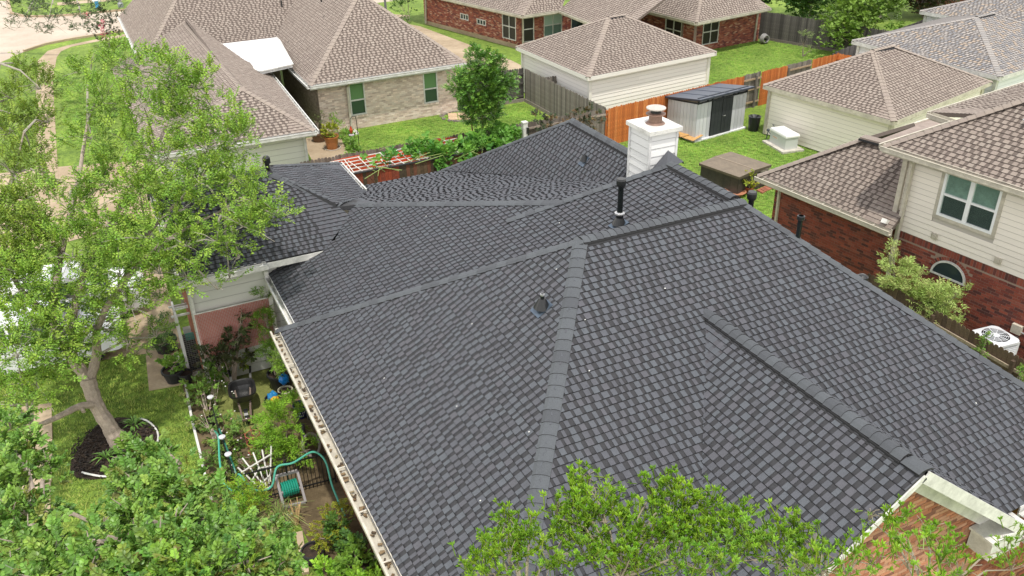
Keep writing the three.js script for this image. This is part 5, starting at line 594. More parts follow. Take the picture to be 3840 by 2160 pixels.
{ const bag = (label, x, y, z, k, k2) => { const T = thing('plastic_bag', label, 'bag', [x, y, z]), g = new THREE.SphereGeometry(.14, 14, 10), p = g.attributes.position; for (let i = 0; i < p.count; i++) { const s = 1 + .25 * Math.sin(p.getX(i) * 40 + p.getY(i) * 30) * Math.sin(p.getZ(i) * 35); p.setXYZ(i, p.getX(i) * s, p.getY(i) * s * 1.1, p.getZ(i) * s * .8); } g.computeVertexNormals(); const m = new THREE.Mesh(g, mat('bag ' + k, { c: k, rough: .3 })); m.name = 'bag_body'; T.add(m); if (k2) { const q = new GB(); q.lathe([x + .02, y - .02, z + .12], [[0, .1], [.1, .06], [.12, -.02], [0, -.04]], 12); q.mesh('scoop', mat('yellow plastic', { c: [.62, .36, .03], rough: .4 }), T); } }; bag('blue and white bag with a yellow scoop in the black tub', 2.4, .38, -19.42, [.02, .2, .45], 1); bag('crumpled bright blue bag beside the big black tub', 2.82, .5, -19.92, [.01, .2, .6]); }
for (const [l, x, z, r, h] of [['wide black pot of flowers at the path edge beside the arbour', .22, -21.98, .3, .4], ['small black pot next to the flower pot at the path corner', .5, -21.75, .19, .34], ['large black tub with a dead looking plant beside the path', .2, -23.7, .34, .42], ['black nursery pot half hidden in the garden border', .78, -19.35, .16, .3], ['black nursery pot with brown earth in the front bed', 1.92, -13.7, .24, .34], ['round grey pot with leafy plant against the brick wall', 2.62, -12.9, .3, .42]]) pot(l, x, z, r, h, mPotB, 'black pots in the side garden');
{ const g = thing('plastic_jug', 'white plastic jug lying on its side by the path pots', 'jug', [.5, 0, -22.95]), q = new GB(); q.tube([[.32, .12, -23.0], [.62, .12, -22.9], [.7, .12, -22.87]], [.11, .11, .05], 12); q.mesh('jug_body', mWhite, g); }
{ const edge = (label, pts, h = .1, w = .05, m = mWhite) => { const T = thing('garden_edging', label, 'edging', [pts[0][0], 0, pts[0][1]]); for (let i = 0; i + 1 < pts.length; i++) { const g = new GB(); g.bar([pts[i][0], h / 2, pts[i][1]], [pts[i + 1][0], h / 2, pts[i + 1][1]], w, h); g.mesh('edging_board', m, T); } };
  edge('long white edging strip between lawn and side garden', [[.45, -21.65], [.4, -20.7], [.36, -19.9], [.34, -19], [.33, -18.3], [.3, -17.4], [.3, -16.6]], .1, .06); edge('white board edging at the front of the side garden', [[.36, -15.05], [.75, -15.1], [1.1, -15.16], [1.45, -15.2], [1.85, -15.2]], .12, .07); edge('pale grey board along the bed beside the path', [[1.15, -22.65], [1.9, -22.75], [2.95, -22.85]], .1, .06, mat('grey board', { c: [.42, .42, .42], map: tWood, m: 1 })); edge('buff edging blocks along the front bed', [[1.83, -14.6], [1.77, -14.2], [1.73, -13.8], [1.66, -13.4]], .1, .14, mConc); edge('white board lying by the arbour foot', [[.45, -21.95], [.8, -22.0], [1.1, -22.05]], .1, .1); }
{ // hose
  const T = thing('garden_hose', 'long turquoise green hose draped over the black garden fence', 'hose', [.8, 0, -16]); const pts = [[.78, .5, -18.5], [.79, .85, -17.7], [.66, .8, -16.8], [.64, .6, -16.3], [.86, .5, -16.0], [.95, .95, -16.05], [1.2, .62, -15.75], [1.54, .6, -15.7], [1.78, .98, -15.85], [2.11, 1.0, -15.8], [2.62, 1.05, -15.9], [2.8, .9, -15.75], [2.82, .4, -15.3], [2.86, .1, -14.6]].map((p) => new THREE.Vector3(...p)); const cv = new THREE.CatmullRomCurve3(pts), g = new GB(); g.tube(cv.getPoints(110).map((p) => p.toArray()), .024, 7); g.mesh('hose', mat('turquoise hose', { c: [.07, .36, .26], rough: .35 }), T); const h = new GB(); h.tube([[.86, .95, -17.9], [.9, .8, -17.3], [.93, .7, -16.6], [.95, .3, -16]], .022, 7); h.mesh('hose', mat('dark green hose', { c: [.03, .16, .12], rough: .35 }), T); }
{ const T = thing('iron_fence', 'low black iron garden fence with thin bars', 'fence', [.9, 0, -16]), a = [.92, -16.05], b = [3.02, -15.88]; for (let i = 0; i <= 24; i++) { const t = i / 24, x = a[0] + (b[0] - a[0]) * t, z = a[1] + (b[1] - a[1]) * t, g = new GB(); g.tube([[x, 0, z], [x, .98, z]], i % 12 ? .009 : .022, 6); g.mesh(i % 12 ? 'bar' : 'post', mBlack, T); } for (const y of [.12, .9]) { const g = new GB(); g.bar([a[0], y, a[1]], [b[0], y, b[1]], .025, .03); g.mesh('rail', mBlack, T); } for (let i = 0; i < 14; i++) { const z = -16.1 - i * .2, g = new GB(); g.tube([[.86, 0, z], [.86, .95, z]], .009, 5); g.mesh('bar', mBlack, T); } for (const y of [.12, .9]) { const g = new GB(); g.bar([.86, y, -16.05], [.86, y, -18.9], .025, .03); g.mesh('rail', mBlack, T); } }
{ const T = thing('trellis_frame', 'white tube frame fanned out like a folded chair in the garden', 'frame', [1.4, 0, -16.6]), w = mat('white tube', { c: [.6, .59, .54], rough: .4 }), sh = (p) => [1.42 + (p[0] - 1.42) * .8, .2 + (p[1] - .2) * .62, -16.4 + (p[2] + 16.4) * .7], bar = (a, b) => { a = sh(a); b = sh(b); const g = new GB(); g.tube([a, b], .02, 7); g.mesh('tube', w, T); }; bar([.95, .85, -16.55], [1.9, 1.1, -16.75]); bar([.9, .95, -16.75], [1.3, .35, -16.15]); bar([1.1, 1.0, -17.1], [1.45, .3, -16.2]); bar([1.42, 1.1, -17.1], [1.52, .25, -16.15]); bar([1.68, 1.15, -17.05], [1.6, .3, -16.15]); bar([1.95, 1.2, -17.05], [1.65, .35, -16.2]); bar([1.15, .5, -16.3], [1.45, .75, -16.6]); bar([1.45, .75, -16.6], [1.8, .7, -16.6]); bar([1.28, .3, -16.15], [1.72, .55, -16.35]); bar([1.4, .2, -16.05], [1.7, .25, -16.1]); }
{ const T = thing('hose_cart', 'hose reel cart with green hose wound inside a grey frame', 'hose reel', [1.95, 0, -15.7]), fr = mat('grey plastic frame', { c: [.3, .28, .28], rough: .5 }); { const g = new GB(), P = [[1.72, .05, -15.55], [2.2, .05, -15.5], [2.2, .62, -15.95], [1.72, .62, -15.98]]; P.forEach((p, i) => g.bar(p, P[(i + 1) % 4], .055, .055)); g.bar([1.74, .3, -15.75], [2.18, .3, -15.72], .05, .05); g.mesh('frame', fr, T); } { const g = new GB(); for (let k = 0; k < 7; k++) { const q = []; for (let i = 0; i <= 18; i++) { const a = i / 18 * 6.2832; q.push([1.8 + k * .052, .33 + .16 * Math.sin(a), -15.8 + .16 * Math.cos(a)]); } g.tube(q, .026, 6, undefined, false); } g.mesh('hose_coil', mat('green hose', { c: [.01, .25, .17], rough: .4 }), T); } for (const x of [1.76, 2.16]) { const g = new GB(); g.lathe([0, 0, 0], [[0, 0], [.2, .0], [.2, .02], [0, .03]], 16); const m = g.mesh('side_disc', fr, T); m.rotation.z = Math.PI / 2; m.position.set(x - 1.95, .33, -.1); } }
{ const T = thing('hose_coil', 'grey coiled pipe leaning on the wall under the downspout', 'hose', [2.85, 0, -17.1]), g = new GB(); for (let k = 0; k < 3; k++) { const q = []; for (let i = 0; i <= 22; i++) { const a = i / 22 * 5.4 - 1; q.push([2.78 + .2 * Math.cos(a), .35 + .26 * Math.sin(a) + k * .03, -17.05 - .1 * Math.sin(a) + k * .03]); } g.tube(q, .03, 6); } g.mesh('coil', mat('grey pipe', { c: [.25, .23, .22], rough: .6 }), T); const q = new GB(); q.tube([[2.7, .2, -17.35], [2.72, .75, -17.4]], .05, 8); q.mesh('tap', mat('dark tap', { c: [.1, .1, .12], rough: .4, metal: .5 }), T); }
for (const [i, x, z, y] of [[0, .88, -19.1, 1.05], [1, .86, -17.45, .98], [2, .87, -16.75, .98]]) { const T = thing('solar_light', ['round white solar lamp on a stake in the upper garden border', 'round pale solar lamp on the iron fence by the hose', 'round pale solar lamp where the hose turns'][i], 'garden lamp', [x, 0, z], 'round garden lamps'); const g = new GB(); g.tube([[x, 0, z], [x, y, z]], .012, 6); g.mesh('stake', mBlack, T); const q = new GB(); q.lathe([x, y, z], [[0, 0], [.05, .0], [.08, .04], [.08, .06], [0, .08]], 12); q.mesh('lamp_head', mat('pale grey plastic', { c: [.55, .55, .58], rough: .4 }), T); }
{ const T = thing('wire_cage', 'reddish wire plant cage in the garden bushes', 'plant support', [1.55, 0, -17.6]), g = new GB(); for (const y of [.25, .5, .75]) { const q = []; for (let i = 0; i <= 16; i++) q.push([1.55 + .17 * Math.cos(i / 16 * 6.2832), y, -17.6 + .17 * Math.sin(i / 16 * 6.2832)]); g.tube(q, .01, 5, undefined, false); } for (let i = 0; i < 4; i++) { const a = i * 1.57; g.tube([[1.55 + .12 * Math.cos(a), 0, -17.6 + .12 * Math.sin(a)], [1.55 + .18 * Math.cos(a), .85, -17.6 + .18 * Math.sin(a)]], .01, 5); } g.mesh('cage', mat('red coated wire', { c: [.4, .12, .08], rough: .5 }), T); }
{ const T = thing('seed_bags', 'stack of yellow and red garden sacks tucked under the eave', 'sacks', [3.3, 0, -18.75]); for (const [i, k] of [[0, [.5, .33, .02]], [1, [.42, .06, .03]], [2, [.04, .22, .12]]]) { const g = new GB(); g.box([3.25 + .1 * i, .5 + .17 * i, -18.75 - .12 * i], [.42, .16, .3], k, .3 * i); g.mesh('sack', mVC, T); } const q = new GB(); q.box([3.3, .2, -18.75], [.5, .42, .5], [.2, .2, .2]); q.mesh('bench', mVC, T); }
{ // mulch ring with white edging under the big tree
  const c = [-1.5, -19.6], pts = []; for (let i = 0; i < 22; i++) { const a = i / 22 * 6.2832, r = 1.02 + .12 * Math.sin(a * 3); pts.push([c[0] + r * 1.0 * Math.cos(a), c[1] + r * 1.15 * Math.sin(a)]); } const m = slabOn('mulch_bed', pts, 0, .05, mMulch); tag(m, null, null, null, 'structure');
  const g = new GB(); for (let i = 0; i < 900; i++) { const a = rnd() * 6.2832, r = Math.sqrt(rnd()) * 1.05; g.box([c[0] + r * Math.cos(a), .06 + rnd() * .05, c[1] + 1.12 * r * Math.sin(a)], [rr(.03, .1), .02, rr(.015, .04)], vary(pick([[.035, .022, .014], [.06, .04, .026], [.02, .014, .01]]), .3), rr(0, 3)); } tag(g.mesh('bark_chips', mWoodV), 'dark bark chips in the ring around the big tree', 'bark chips', null, 'stuff');
  const T = thing('garden_edging', 'curved white plastic edging around the bark ring under the tree', 'edging', [-.5, 0, -19.4]); for (const [a0, a1] of [[-.9, .5], [1.25, 2.5]]) { const q = []; for (let i = 0; i <= 10; i++) { const a = a0 + (a1 - a0) * i / 10; q.push([c[0] + 1.0 * Math.cos(a), .1 + .02 * Math.sin(i), c[1] + 1.15 * Math.sin(a)]); } const e = new GB(); e.tube(q, .025, 6); e.mesh('edging_strip', mWhite, T); }
}

// ---------- plants ----------
const leafM = (k, o = {}) => mat('leaf ' + k, { rough: o.rough ?? .55, transmission: o.tr ?? .22, thickness: 0, vc: 1, ior: 1.35 });
// one leaf: folded along its rib, in the local frame (origin, along, normal)
function leaf(g, o, a, n, L, W, k, droop = .15) {
  const s = nrm(cross(a, n)), m = add(o, mul(a, L * .5)), t = add(add(o, mul(a, L)), mul(n, -L * droop)), l = add(add(m, mul(s, W / 2)), mul(n, W * .16)), r = add(add(m, mul(s, -W / 2)), mul(n, W * .16));
  g.tri(o, l, m, k); g.tri(o, m, r, k); g.tri(l, t, m, k); g.tri(m, t, r, k);
}
function roundLeaf(g, o, a, n, L, W, k) {
  const s = nrm(cross(a, n)), P = (t, w, h) => add(add(o, mul(a, L * t)), add(mul(s, w * W), mul(n, h * W))), l = [P(.08, .2, .06), P(.32, .48, .2), P(.62, .44, .18), P(.85, .22, .05)], r = [P(.08, -.2, .06), P(.32, -.48, .2), P(.62, -.44, .18), P(.85, -.22, .05)], m = [o, P(.33, 0, 0), P(.63, 0, -.02), P(1, 0, -.22)];
  for (const e of [l, r]) { g.tri(m[0], e[0], m[1], k); g.tri(e[0], e[1], m[1], k); g.quad(m[1], e[1], e[2], m[2], k); g.quad(m[2], e[2], e[3], m[3], k); }
}
function spray(n, L, W, stem, o = {}) { // a twig with leaves along it
  const g = new GB(), bark = o.bark || [.5, .45, .38];
  g.bar([0, 0, 0], [0, .04 * stem, stem], .008, .008, bark);
  for (let i = 0; i < n; i++) { const t = o.whorl ? 1 - rnd() * .25 : (i + 1) / n, sd = i % 2 ? 1 : -1, an = o.whorl ? i / n * 6.2832 + rnd() * .5 : 0; const dir = o.whorl ? nrm([Math.cos(an), Math.sin(an) * .6 + .5, .75]) : nrm([sd * rr(.5, 1), rr(-.25, .3), rr(.25, .9)]); const up = nrm(add([rr(-.3, .3), 1, rr(-.3, .3)], mul(dir, -.1))); (o.round ? roundLeaf : leaf)(g, [0, .04 * stem * t, stem * t], dir, up, L * rr(.75, 1.15), W * rr(.8, 1.1), vary([1, 1, 1], .22), o.droop); }
  return g.geo();
}
const qT = new THREE.Quaternion(), mT = new THREE.Matrix4(), vT = new THREE.Vector3(), sT = new THREE.Vector3(), cT = new THREE.Color();
// blobs: [x, y, z, rx, ry, n]; sprays sit in clumps near each blob's skin
function foliage(parent, name, geos, m, blobs, cols, o = {}) {
  const items = [];
  for (const [x, y, z, rx, ry = rx * .7, n = 100] of blobs) {
    const per = o.per || 9, clumps = Math.max(1, Math.round(n / per));
    for (let c = 0; c < clumps; c++) {
      const u = rnd() * 2 - 1, a = rnd() * 6.2832, q = Math.sqrt(1 - u * u), r = Math.pow(rnd(), o.fill ?? .4), d = [q * Math.cos(a), u, q * Math.sin(a)], C = [x + d[0] * rx * r, y + d[1] * ry * r, z + d[2] * rx * r], sp = o.sp || .16;
      for (let k = 0; k < per; k++) { const p = [C[0] + gs() * sp, C[1] + gs() * sp * .6, C[2] + gs() * sp]; const outw = nrm(add(add(mul(d, .5), [0, o.up ?? .3, 0]), [gs() * .6, gs() * .4, gs() * .6])); const own = pick(cols[1]), col = mix(own, pick(rnd() < .5 ? cols[2] : cols[1]), .4); items.push({ p, f: outw, s: rr(.75, 1.25), c: vary(col, .15), g: Math.floor(rnd() * geos.length), d: len(sub(p, EYE)) }); }
    }
  }
  const mtx = (it) => { const f = it.f; let up = [gs() * .35, 1, gs() * .35], X = nrm(cross(up, f)), Y = cross(f, X); mT.copy(basis(sub(it.p, parent.o), mul(X, it.s), mul(Y, it.s), mul(f, it.s))); return mT; };
  let rest = items;
  if (o.singles) { items.sort((a, b) => a.d - b.d); rest = items.slice(o.singles); for (const it of items.slice(0, o.singles)) { const M = new THREE.Mesh(geos[it.g], mat('lf ' + it.c.map((v) => (Math.round(v * 24) / 24).toFixed(2)) + m.name, { rough: m.roughness, transmission: m.transmission, thickness: 0, vc: 1, c: it.c.map((v) => Math.max(.01, Math.round(v * 24) / 24)), ior: 1.35 })); M.name = o.single || 'leaf_spray'; M.applyMatrix4(mtx(it)); parent.add(M); } }
  geos.forEach((G, gi) => { const L = rest.filter((q) => q.g === gi); if (!L.length) return; const I = new THREE.InstancedMesh(G, m, L.length); L.forEach((it, i) => { I.setMatrixAt(i, mtx(it)); I.setColorAt(i, cT.setRGB(...it.c)); }); I.name = name; I.castShadow = I.receiveShadow = true; tag(I, null, null, null, 'stuff'); parent.add(I); });
}
function limb(parent, name, pts, radii, m) { const c = new THREE.CatmullRomCurve3(pts.map((p) => new THREE.Vector3(...p))), n = Math.max(6, pts.length * 5), P = [], R = []; for (let i = 0; i <= n; i++) { const t = i / n, p = c.getPoint(t).toArray(), j = t * (radii.length - 1), a = Math.floor(j), b = Math.min(a + 1, radii.length - 1); R.push((radii[a] + (radii[b] - radii[a]) * (j - a)) * (1 + .05 * Math.sin(i * 2.1))); P.push([p[0] + gs() * R[i] * .06, p[1], p[2] + gs() * R[i] * .06]); } const g = new GB(); g.tube(P, R, 10); return g.mesh(name, m, parent); }
const mBark = mat('grey brown bark', { map: tint(tWood, [.13, .1, .08], [.4, .33, .27]), m: .7, rough: .95, bump: .02 });
const mBarkL = mat('pale grey twig', { c: [.4, .36, .3], map: tWood, m: .5, rough: .9 });
const G3 = (a, b, c) => [a, b, c];
const OAK = [[[.09, .19, .025], [.11, .21, .028]], [[.19, .36, .038], [.16, .31, .034], [.24, .41, .045]], [[.36, .53, .06], [.44, .55, .07]]];
const gOak = [0, 1, 2].map(() => spray(8, .085, .045, .26));
const gTiny = [0, 1].map(() => spray(10, .06, .022, .2));
function tree(name, label, base, paths, blobs, cols, geos, o = {}) {
  const T = thing(name, label, o.cat || 'tree', [base[0], 0, base[1]], o.group);
  paths.forEach((p, i) => limb(T, i && !(o.trunks > i) ? 'limb' : 'trunk', p[0], p[1], o.bark || mBark));
  if (o.twigs) { const g = new GB(), tw = o.tw || 1; for (const b of blobs) { const N = o.twigs; const src = paths[paths.length > 1 ? 1 + Math.floor(rnd() * (paths.length - 1)) : 0][0]; let best = null, bd = 1e9; for (const p of paths) for (const q of p[0]) { const d = len(sub(q, [b[0], b[1], b[2]])); if (d < bd) { bd = d; best = q; } } const m0 = mix(best, [b[0], b[1], b[2]], .55); m0[1] += .15; g.tube([best, m0, [b[0], b[1] - .1, b[2]]], [.035 * tw, .026 * tw, .014 * tw], 6); for (let i = 0; i < N; i++) { const e = [b[0] + gs() * b[3] * .8, b[1] + gs() * (b[4] || b[3] * .7) * .7, b[2] + gs() * b[3] * .8]; const mm = mix([b[0], b[1] - .1, b[2]], e, .5); g.tube([[b[0], b[1] - .1, b[2]], add(mm, [0, .06, 0]), e], [.012 * tw, .009 * tw, .004], 5); } } tag(g.mesh('twigs', o.twigM || mBarkL, T), null, null, null, 'stuff'); }
  foliage(T, 'crown', geos, leafM(o.leafKey || 'oak', o), blobs, cols, o);
  return T;
}
// the big tree by the drive
tree('tree', 'big spreading tree with a forked grey trunk standing in the bark ring', [-1.5, -19.7], [
  [[[-1.38, 0, -19.65], [-1.5, .5, -19.75], [-1.68, 1.2, -20.0], [-1.72, 1.75, -20.3]], [.27, .19, .17, .19]],
  [[[-1.72, 1.7, -20.3], [-1.95, 2.3, -20.7], [-2.1, 3.1, -21.1], [-1.7, 4.2, -21.9], [-.9, 5.6, -23.2], [-.3, 6.7, -25]], [.15, .13, .11, .09, .06, .03]],
  [[[-1.68, 1.7, -20.3], [-1.4, 2.2, -20.5], [-1.2, 3.0, -20.4], [-.5, 4.0, -20.2], [.6, 4.9, -20.2], [2.2, 5.4, -20.4]], [.13, .11, .09, .07, .05, .02]],
  [[[-1.95, 2.3, -20.7], [-1.5, 3.4, -21.6], [-.3, 4.6, -23], [1.2, 5.8, -24.6], [2.2, 6.8, -26.2]], [.1, .085, .07, .05, .025]],
  [[[-2.1, 3.1, -21.1], [-2.6, 4, -21.3], [-2.8, 5, -21.8]], [.08, .06, .03]],
  [[[-1.55, 1.15, -19.95], [-2.0, 1.35, -19.8], [-2.5, 1.4, -19.5], [-3.0, 1.55, -19.1]], [.1, .085, .07, .045]],
  [[[-2.0, 1.35, -19.8], [-1.95, 1.28, -19.62]], [.05, .045]],
  [[[-.5, 4, -20.2], [.4, 4.6, -21.6], [1.8, 5.3, -22.6], [3, 5.9, -23.6]], [.06, .05, .035, .02]]],
  [[0.06,7.50,-27.18,0.75,0.55,162],[1.00,7.80,-25.82,0.8,0.55,212],[1.88,7.90,-24.41,0.8,0.55,212],[2.50,7.60,-23.56,0.75,0.5,187],[2.90,7.00,-23.01,0.75,0.5,175],[2.92,6.60,-21.85,0.7,0.5,150],[0.20,7.20,-24.98,0.8,0.6,187],[1.10,7.20,-24.07,0.9,0.6,237],[1.93,7.00,-23.18,0.85,0.6,212],[2.23,6.50,-21.88,0.8,0.55,187],[-0.30,6.40,-24.64,0.7,0.6,137],[0.49,6.40,-23.50,0.8,0.6,187],[1.30,6.30,-22.36,0.85,0.6,212],[1.82,6.00,-21.12,0.8,0.55,200],[2.65,6.00,-20.96,0.7,0.5,162],[2.88,5.70,-19.95,0.65,0.45,150],[3.21,5.50,-19.48,0.5,0.35,100],[2.43,5.40,-19.38,0.55,0.4,112],[1.80,5.10,-19.46,0.45,0.4,75],[0.48,5.80,-21.82,0.9,0.6,250],[-0.27,5.70,-23.11,0.8,0.6,200],[1.10,5.50,-20.63,0.85,0.6,237],[-1.20,5.40,-22.40,0.8,0.6,187],[-0.41,5.20,-21.41,0.9,0.6,250],[0.38,5.10,-20.47,0.9,0.6,262],[1.16,5.00,-19.80,0.7,0.5,162],[-1.33,4.70,-21.11,0.9,0.6,237],[-0.40,4.50,-20.12,0.85,0.55,225],[0.43,4.40,-19.89,0.7,0.5,150],[-2.18,4.40,-20.84,0.9,0.6,225],[-1.44,4.00,-20.40,0.75,0.5,162],[-0.34,3.80,-19.58,0.55,0.45,100],[-2.53,4.00,-19.95,0.8,0.55,187],[-2.16,3.60,-19.34,0.7,0.5,137],[-0.63,2.80,-19.76,0.45,0.5,75],[-2.79,3.60,-18.94,0.7,0.5,150],[-2.56,3.00,-18.61,0.6,0.5,112],[-3.02,3.00,-18.03,0.5,0.5,87],[0.33,3.20,-21.06,0.3,0.3,37],[0.01,2.30,-20.72,0.3,0.3,32],[1.01,4.20,-19.78,0.4,0.3,45],[2.22,4.60,-19.43,0.3,0.3,30],[1.59,3.90,-19.43,0.15,0.22,12],[1.96,3.90,-19.91,0.15,0.22,12],[-1.61,3.10,-19.56,0.5,0.4,112],[-2.30,3.00,-19.53,0.5,0.4,112],[-0.85,3.20,-20.37,0.5,0.4,112],[-1.94,3.40,-20.16,0.5,0.4,112],[-2.71,3.30,-19.97,0.6,0.4,125]], OAK, gOak, { twigs: 7, per: 9, sp: .15, tr: .3 });
tree('tree', 'light yellow green tree at the left edge with pale thin branches', [-4.4, -27], [
  [[[-4.4, 0, -27], [-4.2, 1.6, -27], [-3.9, 3.2, -27.2]], [.2, .15, .12]], [[[-3.9, 3.2, -27.2], [-3.3, 4.6, -27.8], [-2.9, 6, -29], [-2.3, 7.3, -30.2]], [.1, .07, .05, .02]], [[[-3.9, 3.2, -27.2], [-3.2, 4.2, -26], [-2.4, 5.4, -25.6], [-1.9, 6.4, -25.8]], [.08, .06, .04, .02]], [[[-3.9, 3.2, -27.2], [-3.7, 5, -27], [-3.2, 6.6, -27.4]], [.07, .05, .02]]],
  [[-1.79,6.80,-31.00,0.7,0.5,176],[-1.37,6.80,-28.98,0.5,0.4,110],[-2.24,6.50,-29.48,0.8,0.5,198],[-1.82,6.30,-27.77,0.7,0.5,154],[-1.32,6.30,-27.08,0.35,0.3,52],[-2.41,6.00,-27.52,0.8,0.5,176],[-1.86,5.80,-26.00,0.7,0.5,154],[-2.39,5.60,-25.19,0.8,0.5,198],[-1.55,5.60,-24.41,0.4,0.35,66],[-2.19,5.30,-23.76,0.8,0.5,242],[-2.62,5.00,-23.10,0.8,0.5,264],[-2.01,5.00,-22.50,0.7,0.5,220],[-2.46,4.60,-21.93,0.8,0.5,264],[-2.84,4.40,-21.20,0.7,0.5,198]], [[[.1, .2, .03]], [[.2, .32, .035], [.17, .28, .035]], [[.36, .46, .05], [.38, .44, .06]]], gOak, { twigs: 8, per: 8, sp: .17, fill: .6, tr: .3 });
// broad-leaved tree in the left foreground
const PEAR = [[[.045, .11, .02], [.06, .14, .022]], [[.12, .26, .04], [.16, .3, .045], [.1, .21, .035]], [[.27, .42, .07], [.24, .4, .06], [.3, .44, .07], [.25, .38, .06], [.27, .42, .06], [.34, .42, .07], [.3, .17, .05]]];
const gPear = [0, 1, 2].map(() => spray(8, .06, .044, .13, { round: 1 }));
tree('tree', 'broad leaved tree whose glossy crown fills the bottom left corner', [-1.2, -8.6], [
  [[[-1.2, 0, -8.6], [-1.15, 2.5, -8.6], [-1.1, 4.6, -8.7]], [.2, .16, .12]], [[[-1.1, 4.6, -8.7], [-.6, 5.6, -8.6], [0, 6.4, -8.3]], [.08, .05, .02]], [[[-1.1, 4.6, -8.7], [-1.5, 5.7, -9], [-1.7, 6.5, -9.3]], [.08, .05, .02]], [[[-1.1, 4.6, -8.7], [-.9, 5.8, -8.4], [-.7, 6.8, -8.1]], [.08, .05, .02]], [[[-1.1, 4.6, -8.7], [-.4, 5.7, -9.4], [-.1, 6.4, -9.8]], [.07, .04, .02]]],
  [[-2.15,6.20,-12.02,0.25,0.24,90],[-1.92,6.40,-11.04,0.26,0.24,105],[-1.66,6.30,-10.68,0.19,0.21,54],[-1.95,6.60,-10.11,0.26,0.24,105],[-1.70,6.60,-9.43,0.22,0.21,75],[-1.94,6.80,-9.17,0.25,0.24,105],[-1.75,6.90,-8.49,0.25,0.24,105],[-1.46,7.00,-8.04,0.22,0.21,90],[-1.87,7.00,-8.01,0.22,0.21,75],[-0.60,6.30,-10.40,0.19,0.2,60],[-0.32,6.40,-10.03,0.21,0.21,75],[-0.13,6.50,-9.46,0.21,0.21,75],[-0.63,6.60,-9.42,0.21,0.21,75],[-0.35,6.70,-8.91,0.24,0.22,96],[-0.03,6.70,-8.60,0.22,0.21,84],[0.13,6.70,-8.22,0.22,0.21,84],[-0.28,6.90,-8.13,0.25,0.24,111],[-0.64,6.80,-8.50,0.25,0.24,105],[-1.05,6.50,-8.99,0.12,0.13,24],[-1.14,6.90,-8.11,0.22,0.21,84],[-0.82,7.00,-7.84,0.25,0.24,111],[-0.48,7.10,-7.49,0.25,0.24,111],[-0.09,7.00,-7.53,0.25,0.24,111],[0.26,6.80,-7.63,0.22,0.21,90],[0.31,6.90,-7.12,0.24,0.21,96],[0.57,6.70,-7.13,0.21,0.21,84],[-0.01,7.10,-6.95,0.25,0.22,105],[-0.37,7.20,-6.97,0.25,0.22,105],[-0.76,7.20,-7.17,0.25,0.22,105],[-1.16,7.10,-7.49,0.25,0.22,99],[-1.52,7.10,-7.61,0.22,0.21,84],[0.58,6.40,-7.98,0.16,0.17,45],[0.75,6.30,-7.66,0.12,0.14,36]], PEAR, gPear, { twigs: 7, per: 7, sp: .12, singles: 300, single: 'leaf_spray', tr: .16, rough: .4, leafKey: 'pear', twigM: mBark });
